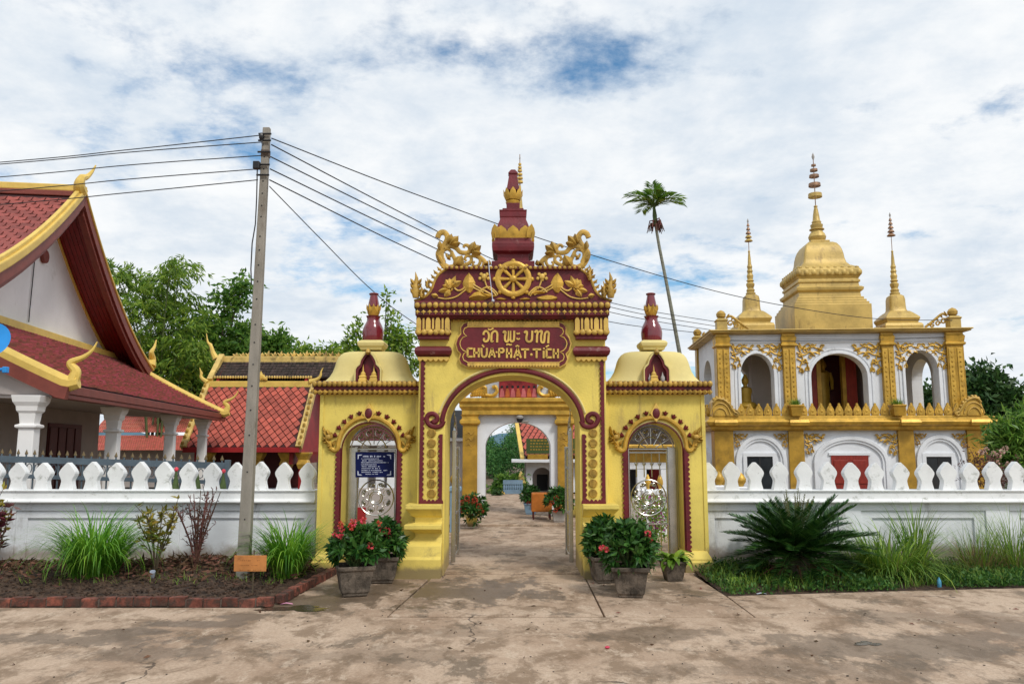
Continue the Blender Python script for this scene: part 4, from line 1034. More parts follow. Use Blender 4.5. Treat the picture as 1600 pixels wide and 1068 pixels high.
# ------------------------------------------------------------------ stainless steel gates
def ring(q, cx, cz, r, y, t, n=28): q.tube([(cx+r*math.cos(2*math.pi*k/n), y, cz+r*math.sin(2*math.pi*k/n)) for k in range(n+1)], t, 6, cap=False)
def side_gate(sg, info):
    XX, cx, ctr, ra, zs, bt, yn, yc = info
    y = YWG+.36
    T = lambda px, py: (XX(px, py, y), wzz(py, y))
    # frame
    q = MB(); a, c = XX(544, 780, y), XX(557, 780, y); q.box(min(a, c), max(a, c), y-.05, y+.03, 0.03, wzz(698, y))
    post = q.build('gate_post', M['steel'], gate, bevel=0.01)
    q = MB(); a, c = XX(557, 780, y), XX(618, 780, y); A, B_ = min(a, c), max(a, c)
    for z in (wzz(701, y), wzz(706.5, y), .12, wzz(818, y)): q.tube([(A, y, z), (B_, y, z)], .016, 8)
    for x in (A, B_): q.tube([(x, y, .1), (x, y, wzz(701, y))], .02, 8)
    lf = q.build('gate_leaf', M['steel'], gate, smooth=True)
    q = MB()
    for k in range(1, 5):
        x = A+(B_-A)*k/5
        q.tube([(x, y, .12), (x, y, wzz(818, y))], .009, 6); q.tube([(x, y, wzz(745, y)), (x, y, wzz(706, y))], .009, 6)
        q.leaf((x, wzz(728, y)), (x-.03, wzz(722, y)), .02, .01, y); q.leaf((x, wzz(728, y)), (x+.03, wzz(722, y)), .02, .01, y)
    q.build('bars', M['steel'], lf)
    q = MB(); C = ((A+B_)/2, wzz(777, y)); rr = (B_-A)/2-.03
    ring(q, C[0], C[1], rr, y, .011); ring(q, C[0], C[1], rr*.36, y, .011); ring(q, C[0], C[1], rr*.26, y, .006)
    for k in range(8):
        a = R(45*k+22.5); p = (C[0]+rr*.68*math.cos(a), C[1]+rr*.68*math.sin(a))
        q.tube([(C[0]+rr*.36*math.cos(a), y, C[1]+rr*.36*math.sin(a)), (C[0]+rr*.5*math.cos(a), y, C[1]+rr*.5*math.sin(a))], .007, 5)
        for da in (-50, 0, 50):
            b_ = a+R(da); q.leaf(p, (p[0]+rr*.22*math.cos(b_), p[1]+rr*.22*math.sin(b_)), .045, .02, y)
        ring(q, p[0], p[1], rr*.20, y, .005, 14)
    q.build('rosette', M['steel'], lf, smooth=True)
    q = MB(); ax, az = ctr, zs; r0 = ra-.05
    for r_ in (r0, r0*.55): q.tube(xz(arch(ax, az+.0, r_, r_*bt/ra*1.02, 20, 180, 0), y), .010, 6)
    for k in range(5):
        a = R(30+30*k); q.tube([(ax+r0*.25*math.cos(a), y, az+r0*.25*math.sin(a)), (ax+r0*.95*math.cos(a), y, az+r0*.95*math.sin(a))], .008, 5)
    for k in range(4):
        a = R(45+30*k); p = (ax+r0*.74*math.cos(a), az+r0*.74*math.sin(a))
        q.tube(xz(spiral(p[0], p[1], r0*.18, r0*.05, 45+30*k, 45+30*k+420, 22), y), .007, 5)
        for da in (-40, 40): b_ = a+R(da); q.leaf(p, (p[0]+.07*math.cos(b_), p[1]+.07*math.sin(b_)), .04, .02, y)
    q.build('fanlight', M['steel'], gate, smooth=True)
side_gate(-1, WL); side_gate(1, WR)
# main leaves, swung open into the courtyard
for sg in (-1, 1):
    q = MB(); x = CX+sg*(HA-.065); y0, y1 = .98, 1.86; zt_ = gz(672, .9)
    for yy in (y0, y1): q.box(x-.032, x+.032, yy-.03, yy+.03, .05, zt_ if yy == y0 else zt_-.25)
    for z in (.12, .75, 1.45, zt_-.28): q.box(x-.018, x+.018, y0, y1, z-.02, z+.02)
    lf = q.build('gate_leaf', M['steel'], gate, bevel=0.008)
    q = MB()
    for k in range(1, 7):
        yy = y0+(y1-y0)*k/7; q.tube([(x, yy, .12), (x, yy, zt_-.28)], .010, 6)
    q.build('bars', M['steel'], lf)
    q = MB(); q.tube([(x, y0+.02+.06*math.sin(t*6), zt_-.02+t*.36) for t in np.linspace(0, 1, 12)], list(np.linspace(.022, .006, 12)), 6)
    q.tube([(x, y0+.55*t, zt_+.24*math.cos(t*1.7)-.02) for t in np.linspace(0, 1, 10)], .012, 6)
    q.tube([(x, y0+.15+.1*math.cos(t), zt_-.1+.1*math.sin(t)) for t in np.linspace(0, 6.2, 16)], .009, 5)
    q.build('crest_scroll', M['steel'], lf, smooth=True)
    h = MB()
    for k in range(10): h.ball((x-sg*.036, y0-.01, .3+k*.17), .012, 6, 4)
    kind(h.build('rivets', M['steel'], lf, smooth=True), 'stuff')

# ---- navy notice board hung on the left side gate
yb = YWG+.27
nb_t = thing('notice_board', 'navy blue notice board with white lines of text on the left side gate', 'sign', (wp(586, 745, yb)[0], YG+yb, wp(586, 745, yb)[1]))
ox, oz = wp(586, 745, yb)
B4 = lambda x, y: (wp(540+x/15.26, 690+y/15.26, yb)[0]-ox, wp(540+x/15.26, 690+y/15.26, yb)[1]-oz)
MB().prism([B4(232, 240), (B4(1155, 240)), B4(1155, 845), B4(232, 845)], 0, .02).build('board', M['navy'], nb_t, bevel=0.003)
tx = MB(); rnd = random.Random(3)
for y, xa, xb, h in [(345, 415, 955, 30), (400, 380, 800, 16), (445, 375, 910, 16), (490, 370, 1020, 17), (540, 370, 740, 16), (585, 385, 815, 16), (630, 380, 820, 16), (678, 380, 990, 17), (722, 380, 880, 16), (768, 475, 770, 15)]:
    x = xa
    while x < xb:
        w = rnd.uniform(11, 26)
        if rnd.random() < .88:
            a = B4(x, y-h*rnd.uniform(.35, .75)); c = B4(min(x+w, xb), y+h*rnd.uniform(.3, .6)); tx.prism([(a[0], a[1]), (c[0], a[1]), (c[0], c[1]), (a[0], c[1])], -.0025, .001)
        x += w+rnd.uniform(4, 9)
for cx_, cy_, sx, sy in ((290, 300, 1, 1), (1085, 300, -1, 1), (285, 795, 1, -1), (1085, 795, -1, -1)):
    for pts in ([(0, 0), (110, 0), (80, 22), (28, 26), (22, 90), (0, 115)],):
        tx.prism([B4(cx_+sx*p[0], cy_+sy*p[1]) for p in pts], -.0025, .001)
tx.build('lettering', M['signwhite'], nb_t)

# ================================================================== white and gold stupa pavilion on the right
PVL = at(1118, 660, 21.0); PVL.z = 0
PV = Frame(PVL, R(-4))
pav = thing('stupa_pavilion', 'two-storey white and gold pavilion crowned by a big golden stupa', 'pavilion', PVL, R(-4))
def swapxy(mb):
    q = MB(); q.v = [(y, x, z) for x, y, z in mb.v]; q.f = [tuple(reversed(f)) for f in mb.f]; return q
PW = PV.at(1536, 660)[0]; PD = 3.75
zl0 = PV.at(1330, 672, 0)[1]; zl1 = PV.at(1330, 650, -.2)[1]
px_ = lambda p, y, d=0: PV.at(p, y, d)[0]
pz_ = lambda y, d=0: PV.at(1330, y, d)[1]
# ---- lower storey
low = MB(); low.box(0.02, PW-.02, 0.02, PD-.02, -.05, zl0); low.build('lower_wall', M['white'], pav)
cols_l = [(1116, 1146), (1232, 1256), (1403, 1428), (1511, 1536)]
for a, c in cols_l:
    x0, x1 = px_(a, 700), px_(c, 700)
    if a == 1116: x0 = -0.05
    if c == 1536: x1 = PW+.05
    MB().box(x0, x1, -.06, .30 if a not in (1116, 1511) else .42, -.05, zl0+.001).build('lower_pilaster', M['pilgold'], pav, bevel=0.01)
for x0, x1 in ((-.05, .32), (PW-.32, PW+.05)): MB().box(x0, x1, PD-.4, PD+.05, -.05, zl0+.001).build('lower_pilaster', M['pilgold'], pav, bevel=0.01)
bays = [(1146, 1232), (1256, 1403), (1428, 1511)]
for k, (a, c) in enumerate(bays):
    x0, x1 = px_(a, 710), px_(c, 710); cx = (x0+x1)/2; w = (x1-x0)/2
    z_s = pz_(722); r = w*(.93 if k != 1 else .80); zt = pz_(679 if k != 1 else 681)
    ar = MB(); outer = [(cx-r, -.05), (cx-r, z_s)]+arch(cx, z_s, r, zt-z_s, 20, 180, 0)[1:-1]+[(cx+r, z_s), (cx+r, -.05)]
    r2 = r-.10; inner = [(cx-r2, -.05), (cx-r2, z_s)]+arch(cx, z_s, r2, zt-z_s-.10, 20, 180, 0)[1:-1]+[(cx+r2, z_s), (cx+r2, -.05)]
    ar.prism(outer+inner[::-1], -.05, .021); ar.build('blind_arch', M['white'], pav, bevel=0.012)
    r3 = r-.16; mid = [(cx-r3, -.05), (cx-r3, z_s)]+arch(cx, z_s, r3, zt-z_s-.16, 20, 180, 0)[1:-1]+[(cx+r3, z_s), (cx+r3, -.05)]
    MB().prism(inner[:0]+[(x*1.0, z) for x, z in inner]+mid[::-1], -.022, .021).build('blind_arch', M['white'], pav, bevel=0.006)
    if k != 1:
        wa, wb, wt = ((1167, 1207, 713) if k == 0 else (1447, 1486, 713)); a_, b_ = px_(wa, 720), px_(wb, 720)
        wnd = MB().prism([(a_-.10, .5), (a_-.10, pz_(wt)+.10), (b_+.10, pz_(wt)+.10), (b_+.10, .5), (b_, .5), (b_, pz_(wt)), (a_, pz_(wt)), (a_, .5)], -.035, .021).build('window', M['white'], pav, bevel=0.006)
        MB().box(a_, b_, -.002, .0215, .5, pz_(wt)).build('pane', M['glassdark'], wnd)
        MB().box((a_+b_)/2-.02, (a_+b_)/2+.02, -.012, .02, .5, pz_(wt)).build('mullion', M['dark'], wnd)
    else:
        a_, b_ = px_(1299, 720), px_(1357, 720); zt_ = pz_(711)
        dr = MB().box(a_, b_, -.01, .0215, -.04, zt_).build('door', M['reddoor'], pav)
        for q in range(2):
            u0 = a_+(b_-a_)*(.06+.5*q); u1 = a_+(b_-a_)*(.44+.5*q)
            for z0, z1q in ((.15, .7), (.85, zt_-.12)): MB().box(u0, u1, -.03, -.009, z0, z1q).build('panel', M['reddoor'], dr, bevel=0.012)
        MB().box(a_-.06, b_+.06, -.02, .02, zt_, zt_+.07).build('lintel', M['white'], pav, bevel=0.004)
# left side blind arch (seen past the gate)
sa = MB(); zs_ = pz_(722); sa.prism([(.6, -.05), (.6, zs_)]+arch(PD/2, zs_, PD/2-.6, .42, 16, 180, 0)[1:-1]+[(PD-.6, zs_), (PD-.6, -.05), (PD-.72, -.05), (PD-.72, zs_)]+arch(PD/2, zs_, PD/2-.72, .31, 16, 0, 180)[1:-1]+[(.72, zs_), (.72, -.05)], -.05, .021)
swapxy(sa).build('blind_arch', M['white'], pav)
# ---- ledge
e = .02
MB().stack([(-.12, PW+.12, -.14, PD+.14, zl0), (-.16, PW+.16, -.18, PD+.18, zl0+.05), (-.16, PW+.16, -.18, PD+.18, zl0+.09), (-.24, PW+.24, -.26, PD+.26, zl0+.14), (-.28, PW+.28, -.30, PD+.30, zl0+.22), (-.24, PW+.24, -.26, PD+.26, zl0+.27),
            (-.20, PW+.20, -.22, PD+.22, zl0+.29), (-.20, PW+.20, -.22, PD+.22, zl1)]).build('ledge', M['gold'], pav, smooth=28, bevel=0.012)
for a, c in cols_l:
    x0, x1 = px_(a, 662), px_(c, 662); MB().stack([(x0-.03, x1+.03, -.33, -.2, zl0+.12), (x0-.05, x1+.05, -.36, -.2, zl0+.2), (x0-.03, x1+.03, -.32, -.2, zl0+.27)]).build('ledge_boss', M['gold'], pav, smooth=28)
# ---- lotus petal parapet
hgt = pz_(628, -.18)-pz_(648, -.18)
pt = MB()
o_ = [(-.085, 0), (-.104, .28), (-.09, .48), (-.055, .70), (-.02, .86), (-.028, .92), (0, 1.0), (.028, .92), (.02, .86), (.055, .70), (.09, .48), (.104, .28), (.085, 0)]
pt.prism([(x, z*hgt) for x, z in o_], -.03, .03)
i_ = [(x*.62, z*.72+.1) for x, z in o_]
pt.prism([(x, z*hgt) for x, z in i_], -.045, -.028)
pt.ball((0, -.045, .38*hgt), .034, 8, 5, 1, .5, 1.2)
for s_ in (-1, 1): pt.tube(xz([(s_*x, z) for x, z in spiral(.05, .18*hgt, .035, .01, 200, 500, 8)], -.035), .009, 4)
me_pt = pt.mesh('petal', mats=[M['gold']])
par = MB().box(-.08, PW+.08, -.21, -.10, zl1-.002, zl1+.02).build('parapet_base', M['gold'], pav)
n = 25
for k in range(n):
    x = px_(1158, 640, -.15)+(px_(1495, 640, -.15)-px_(1158, 640, -.15))*k/(n-1)
    link('petal', me_pt, par, (x, -.155, zl1+.015))
for k in range(16):
    y = .35+(PD-.7)*k/15
    link('petal', me_pt, par, (-.14, y, zl1+.015), (0, 0, R(-90))); link('petal', me_pt, par, (PW+.14, y, zl1+.015), (0, 0, R(90)))
    if k % 1 == 0: pass
# corner shells
for pxa, sg in ((1113, 1), (1533, -1)):
    x = px_(pxa, 640, -.2); W_ = sg*px_(1118+39, 640, -.2); H_ = pz_(620, -.2)-zl1
    pr = smooth_path([(0, .75), (.12, .97), (.30, 1.0), (.50, .9), (.66, .70), (.78, .42), (.90, .22), (1.0, .18), (1.0, 0)], 3)
    W_ = sg*.66
    q = MB(); q.prism([(x, zl1)]+[(x+W_*u, zl1+H_*v) for u, v in pr], -.24, .3)
    sh = q.build('corner_shell', M['gold'], pav, bevel=0.02)
    q = MB(); q.tube(xz([(x+W_*(u*.92+.03), zl1+H_*(v*.92)) for u, v in pr[:-1]], -.25), .035, 6)
    for u, v in pr[2:-4:2]: q.ball((x+W_*u, -.2, zl1+H_*v), .05, 6, 4)
    for f in (.7, .45): q.tube(xz(arch(x+W_*.3, zl1, abs(W_)*.42*f*1.3, H_*f, 10, 170, 10), -.25), .02, 5)
    q.tube(xz(spiral(x+W_*.9, zl1+H_*.15, .09, .02, 90, 90-sg*400, 14), -.25), .025, 5)
    q.build('shell_relief', M['oldgold'], sh, smooth=True)
# ---- upper storey: hollow gallery with round arches
uy0, uy1 = .18, PD-.18; ux0, ux1 = .16, PV.at(1502, 580, .18)[0]
zu1 = pz_(521, uy0); zu0 = zl1-.01
ops = [(1157, 1209, 551, 584), (1267, 1355, 552, 588), (1414, 1466, 548, 580)]
def wall_with(ops_m, x0, x1, y0, y1):
    pts = [(x1, zu0), (x1, zu1), (x0, zu1), (x0, zu0)]
    for (a, c, zs_, zt_) in ops_m:
        cxx, r = (a+c)/2, (c-a)/2
        pts += [(a, zu0), (a, zs_)]+arch(cxx, zs_, r, zt_-zs_, 16, 180, 0)[1:-1]+[(c, zs_), (c, zu0)]
    return MB().prism(pts, y0, y1)
ops_m = []
for a, c, t, s_ in ops: ops_m.append((PV.at(a, s_, uy0)[0], PV.at(c, s_, uy0)[0], pz_(s_, uy0), pz_(t, uy0)))
wall_with(ops_m, ux0, ux1, uy0, uy0+.34).build('gallery_wall', M['white'], pav, bevel=0.012)
wall_with(ops_m, ux0, ux1, uy1-.34, uy1).build('gallery_wall', M['white'], pav)
so = [(1.05, 2.25, ops_m[0][2], ops_m[0][3])]
q = wall_with([(1.25, PD-1.25, ops_m[0][2], ops_m[0][3])], uy0+.34, uy1-.34, ux0, ux0+.3); swapxy(q).build('gallery_wall', M['white'], pav)
q = wall_with([(1.25, PD-1.25, ops_m[0][2], ops_m[0][3])], uy0+.34, uy1-.34, ux1-.3, ux1); swapxy(q).build('gallery_wall', M['white'], pav)
for a, c, zs_, zt_ in ops_m:
    r = (c-a)/2; cxx = (a+c)/2
    for k_, (e0, e1, pr) in enumerate(((.0, .07, .035), (.11, .16, .02))):
        po = [(cxx-r-e1, zu0), (cxx-r-e1, zs_)]+arch(cxx, zs_, r+e1, zt_-zs_+e1, 18, 180, 0)[1:-1]+[(cxx+r+e1, zs_), (cxx+r+e1, zu0)]
        pi = [(cxx-r-e0, zu0), (cxx-r-e0, zs_)]+arch(cxx, zs_, r+e0, zt_-zs_+e0, 18, 180, 0)[1:-1]+[(cxx+r+e0, zs_), (cxx+r+e0, zu0)]
        MB().prism(po+pi[::-1], uy0-pr, uy0+.001).build('arch_trim', M['white'], pav, bevel=0.008)
MB().box(ux0+.01, ux1-.01, uy0+.02, uy1-.02, zu1-.12, zu1-.002).build('ceiling', M['grey_or_shaded'], pav)
for z, p in ((pz_(527, uy0), .03), (pz_(533, uy0), .02)): MB().box(ux0-.02, ux1+.02, uy0-p, uy0+.001, z-.03, z+.02).build('string_course', M['white'], pav, bevel=0.006)
# shrine inside: red piers with gold edges
for a, c in ((1262, 1274), (1319, 1336)):
    x0, x1 = px_(a, 600, 1.5), px_(c, 600, 1.5)
    pr = MB().box(x0, x1, 1.35, 1.75, zu0, zu1-.13).build('shrine_pier', M['reddoor'], pav)
    MB().box(x0-.10 if a > 1300 else x1, x0 if a > 1300 else x1+.12, 1.33, 1.5, zu0, zu1-.13).build('pier_trim', M['pilgold'], pr)
MB().box(px_(1275, 600, 2.2), px_(1330, 600, 2.2), 2.3, 2.4, zu0, zu1-.13).build('shrine_back', M['darkdoor'], pav)
MB().box(px_(1340, 600, 1.9), px_(1362, 600, 1.9), 1.5, 2.4, zu0, zu1-.13).build('shrine_side', M['grey_or_shaded'], pav)
MB().box(px_(1178, 600, 1.4), px_(1222, 600, 1.4), 1.6, 2.0, zu0, zu1-.13).build('shrine_side', M['grey_or_shaded'], pav)
# upper pilasters
me_stud = MB().ball((0, 0, 0), .026, 6, 4, 1, .5, 1.2).mesh('stud', mats=[M['pilgold']])
cols_u = [(1119, 1140), (1223, 1243), (1378, 1397), (1480, 1504)]
for a, c in cols_u:
    x0, x1 = px_(a, 590, uy0), px_(c, 590, uy0); zc_ = pz_(541, uy0)
    if a == 1119: x0 = ux0-.06
    if a == 1480: x1 = ux1+.06
    yb_ = uy0+.30 if a in (1119, 1480) else uy0+.1
    p = MB().box(x0, x1, uy0-.10, yb_, zu0, zc_).build('pilaster', M['pilgold'], pav, bevel=0.01)
    for t in (.22, .72):
        xx = x0+(x1-x0)*t
        MB().box(xx-.06, xx+.07, uy0-.118, uy0-.099, zu0+.1, zc_-.08).build('pilaster_strip', M['gold'], p, bevel=0.006)
    for t in (.24, .74):
        for k in range(13): link('stud', me_stud, p, (x0+(x1-x0)*t, uy0-.12, zu0+.18+k*(zc_-zu0-.36)/12))
    MB().stack([(x0-.01, x1+.01, uy0-.12, yb_+.01, zc_), (x0-.04, x1+.04, uy0-.15, yb_+.03, zc_+.03), (x0-.04, x1+.04, uy0-.15, yb_+.03, zc_+.07), (x0-.01, x1+.01, uy0-.12, yb_, zc_+.09), (x0-.03, x1+.03, uy0-.15, yb_+.02, pz_(527, uy0)), (x0, x1, uy0-.11, yb_, pz_(524, uy0)), (x0+.0, x1+.0, uy0-.11, yb_, zu1-.002)]).build('capital', M['gold'], p, smooth=28)
for y0_, y1_ in ((uy1-.25, uy1+.10),):
    for x0, x1 in ((ux0-.06, ux0+.3), (ux1-.3, ux1+.06)): MB().box(x0, x1, y0_, y1_, zu0, zu1-.001).build('pilaster', M['pilgold'], pav, bevel=0.01)
# gold filigree beside the capitals
def fil(q, W_, H_):
    P_ = lambda u, v: (u*W_, -v*H_)
    for pts, r in [([(0, .05), (.3, .18), (.55, .10), (.8, .20), (.98, .06)], .022), ([(0, .3), (.25, .38), (.48, .28), (.62, .42)], .02), ([(0, .5), (.18, .58), (.30, .52), (.36, .74), (.26, .9)], .02), ([(0, .75), (.12, .82), (.16, .98)], .018), ([(.1, 0), (.2, .12), (.42, .02), (.52, .14), (.70, .04)], .018), ([(.05, .1), (.2, .5), (.08, .8)], .02), ([(.3, .1), (.4, .3), (.7, .3), (.82, .38)], .017)]:
        q.tube(xz([P_(*p) for p in smooth_path(pts, 4)], 0), r, 5)
    for u, v, a in [(.55, .10, 0), (.30, .25, 90), (.75, .28, 200), (.48, .45, 40), (.22, .62, 120), (.34, .85, 60), (.12, .9, 0), (.9, .12, 30), (.12, .35, 200), (.15, .15, 100), (.42, .2, 270)]:
        c_ = P_(u, v); q.tube(xz(spiral(c_[0], c_[1], .06, .015, a, a+330, 9), -.005), .017, 5)
    for (a, b_) in [((.2, .2), (.32, .05)), ((.45, .3), (.66, .44)), ((.25, .6), (.40, .66)), ((.7, .16), (.95, .26)), ((.15, .8), (.2, 1.0)), ((.05, .45), (.2, .4)), ((.35, .72), (.42, .92))]:
        q.leaf(P_(*a), P_(*b_), .07, .04, -.005)
q = MB(); fil(q, .74, .82); me_f = q.mesh('filigree', 60, [M['gold']])
for x, sx, s_ in ((px_(1141, 540, uy0), 1, .85), (px_(1222, 540, uy0), -1, .92), (px_(1244, 540, uy0), 1, 1.0), (px_(1377, 540, uy0), -1, 1.05), (px_(1398, 540, uy0), 1, .92), (px_(1479, 540, uy0), -1, .9)):
    link('filigree', me_f, pav, (x, uy0-.02, pz_(537, uy0)+.03), (0, 0, 0), (sx*s_, 1, s_))
q = MB()
for (a, b_, w) in [((0, 0), (.42, .02), .12), ((0, -.02), (.28, -.16), .12), ((0, -.05), (.16, -.34), .12), ((.02, -.1), (.05, -.46), .09), ((.2, 0), (.44, -.10), .08), ((.1, -.12), (.28, -.28), .08)]: q.leaf(a, b_, w, .05, 0, .06)
me_f2 = q.mesh('corner_leaf', mats=[M['gold']])
for x, sx, s_ in ((px_(1147, 690), 1, .75), (px_(1231, 690), -1, .75), (px_(1257, 690), 1, 1.1), (px_(1402, 690), -1, 1.15), (px_(1429, 690), 1, .65), (px_(1510, 690), -1, .75)):
    link('filigree', me_f, pav, (x, -.02, pz_(676)), (0, 0, 0), (sx*s_*.66, 1, s_*.62))
# ---- top cornice and corner scrolls
zc0, zc1 = zu1, pz_(513, -.05)
MB().stack([(ux0-.10, ux1+.10, uy0-.10, uy1+.10, zc0), (ux0-.22, ux1+.22, uy0-.24, uy1+.24, zc0+.03), (ux0-.22, ux1+.22, uy0-.24, uy1+.24, zc1-.04), (ux0-.26, ux1+.26, uy0-.28, uy1+.28, zc1-.03), (ux0-.26, ux1+.26, uy0-.28, uy1+.28, zc1)]).build('top_cornice', M['stupagold'], pav, bevel=0.012)
MB().tube([(ux0, uy0-.12, pz_(531, uy0)), (ux0+2, uy0-.13, pz_(533, uy0)), (ux0+4, uy0-.13, pz_(532, uy0)), (ux1-.2, uy0-.12, pz_(528, uy0))], .009, 4).build('light_cable', M['cable'], pav)
def corner_scroll(x, y, sg):
    q = MB(); q.stack([(x-.14, x+.14, y-.14, y+.14, zc1-.002), (x-.14, x+.14, y-.14, y+.14, zc1+.24), (x-.17, x+.17, y-.17, y+.17, zc1+.28), (x-.10, x+.10, y-.10, y+.10, zc1+.34)])
    o = q.build('corner_post', M['stupagold'], pav, bevel=0.01)
    q = MB(); q.lathe([(.06, zc1+.33), (.12, zc1+.38), (.13, zc1+.46), (.09, zc1+.52), (.02, zc1+.56)], x, y, 10); q.build('bud', M['oldgold'], o, smooth=True)
    q = MB()
    pts = smooth_path([(x+sg*.14, zc1+.36), (x+sg*.26, zc1+.40), (x+sg*.40, zc1+.30), (x+sg*.52, zc1+.20), (x+sg*.72, zc1+.05)], 4); q.tube(xz(pts, y), .035, 6)
    for k in range(3): q.tube(xz(spiral(x+sg*(.24+.15*k), zc1+.2-.06*k, .09-.02*k, .02, 0, 400, 12), y), .022, 5)
    for k in range(5): q.leaf((x+sg*(.16+.11*k), zc1+.36-.07*k), (x+sg*(.22+.11*k), zc1+.47-.08*k), .06, .04, y-.01)
    q.build('scroll', M['oldgold'], o, smooth=50)
corner_scroll(px_(1124, 500, -.0)+.08, uy0-.0, 1); corner_scroll(px_(1493, 500, 0)+.02, uy0, -1)
corner_scroll(ux0+.02, uy1, 1)
# ---- big stupa
SY = PD/2
def sm(px, py): return PV.at(px, py, SY)
zq = lambda y7: sm(1284, 230+y7/3.5606)[1]
SX = sm(1284, 511)[0]
st = MB(); prof = [(1.04, zc1-.002), (1.04, zq(906)), (1.0, zq(904)), (1.0, zq(892)), (.95, zq(890)), (.95, zq(878)), (.90, zq(876)), (.90, zq(863)), (.845, zq(860)), (.835, zq(836)), (.90, zq(826)), (.915, zq(812)), (.87, zq(806)), (.82, zq(803)), (.81, zq(784)), (.845, zq(781)), (.845, zq(770)), (.815, zq(768)), (.815, zq(760)), (.86, zq(748))]
st.square(prof, SX, SY); st.build('stupa_base', M['stupagold'], pav, bevel=0.006)
lb = MB(); lb.square([(.85, zq(748)), (.875, zq(742)), (.875, zq(715)), (.82, zq(700)), (.70, zq(686))], SX, SY); lo = lb.build('lotus_course', M['stupagold'], pav, bevel=0.02)
me_sc = MB().ball((0, 0, 0), .088, 8, 5, .95, .55, 1.0).mesh('lotus_petal', 60, [M['stupagold']])
for s_ in range(4):
    a = math.pi/2*s_
    for k in range(9):
        u = -.82+1.64*k/8
        link('lotus_petal', me_sc, lo, (SX+u*math.cos(a)+.865*math.sin(a), SY+u*math.sin(a)-.865*math.cos(a), zq(730)), (0, 0, a))
        link('lotus_petal', me_sc, lo, (SX+u*.94*math.cos(a)+.80*math.sin(a), SY+u*.94*math.sin(a)-.80*math.cos(a), zq(708)), (R(35), 0, a), (.9, .8, .9))
def rsq_bell(name, prof, cx, cy, m, ex=4.5, n=48):
    vs_, fs_ = [], []
    for h, z in prof:
        for k in range(n):
            a = 2*math.pi*(k+.5)/n; ca, sa = math.cos(a), math.sin(a); e_ = 2/ex
            vs_.append((cx+h*math.copysign(abs(ca)**e_, ca), cy+h*math.copysign(abs(sa)**e_, sa), z))
    for i in range(len(prof)-1):
        for k in range(n):
            j = (k+1) % n; fs_.append((i*n+k, i*n+j, (i+1)*n+j, (i+1)*n+k))
    fs_.append(tuple((len(prof)-1)*n+k for k in range(n)))
    q = MB(); q.add(vs_, fs_); return q.build(name, m, pav, smooth=35)
rsq_bell('stupa_bell', [(.70, zq(688)), (.67, zq(682)), (.60, zq(665)), (.565, zq(640)), (.55, zq(615)), (.52, zq(590)), (.48, zq(570)), (.42, zq(552)), (.34, zq(542)), (.20, zq(538))], SX, SY, M['stupagold'], 26, 96)
MB().square([(.27, zq(540)), (.27, zq(528)), (.18, zq(524))], SX, SY).build('bell_cap', M['stupagold'], pav, bevel=0.012)
k_ = 1/193.0
MB().lathe([(36*k_, zq(527)), (44*k_, zq(515)), (48*k_, zq(500)), (42*k_, zq(485)), (32*k_, zq(472)), (30*k_, zq(464)), (40*k_, zq(460)), (40*k_, zq(456)), (30*k_, zq(452)), (33*k_, zq(440)), (34*k_, zq(432)), (24*k_, zq(426)), (26*k_, zq(416)), (20*k_, zq(408)), (17*k_, zq(380)), (12*k_, zq(350)), (8*k_, zq(333)), (11*k_, zq(330)), (9*k_, zq(325))], SX, SY, 24).build('stupa_spire', M['stupagold'], pav, smooth=30)
rod = MB().lathe([(.014, zq(335)), (.012, zq(60))], SX, SY, 6).build('finial_rod', M['copper'], pav)
def hoop(r, z, h, m, parent):
    n = 20; vs_ = []; fs_ = []
    for k in range(n):
        a = 2*math.pi*k/n
        for rr, zz in ((r, z-h), (r*.96, z+h), (r*.88, z+h), (r*.92, z-h)): vs_.append((SXh[0]+rr*math.cos(a), SXh[1]+rr*math.sin(a), zz))
    for k in range(n):
        j = (k+1) % n
        for i in range(4): fs_.append((k*4+i, j*4+i, j*4+(i+1) % 4, k*4+(i+1) % 4))
    q = MB(); q.add(vs_, fs_)
    for a in (0, 90): q.tube([(SXh[0]-r*.9*math.cos(R(a)), SXh[1]-r*.9*math.sin(R(a)), z), (SXh[0]+r*.9*math.cos(R(a)), SXh[1]+r*.9*math.sin(R(a)), z)], .006, 4)
    q.build('umbrella_ring', m, parent, smooth=30)
SXh = (SX, SY)
for r, y7, h, m in ((38, 268, .055, 'stupagold'), (33, 209, .045, 'copper'), (27, 160, .035, 'copper'), (21, 127, .03, 'copper'), (13, 100, .025, 'copper')): hoop(r*k_, zq(y7), h, M[m], rod)
MB().lathe([(.01, zq(72)), (.045, zq(55)), (.03, zq(42)), (.004, zq(30))], SX, SY, 8).build('finial_bud', M['stone'], rod, smooth=True)
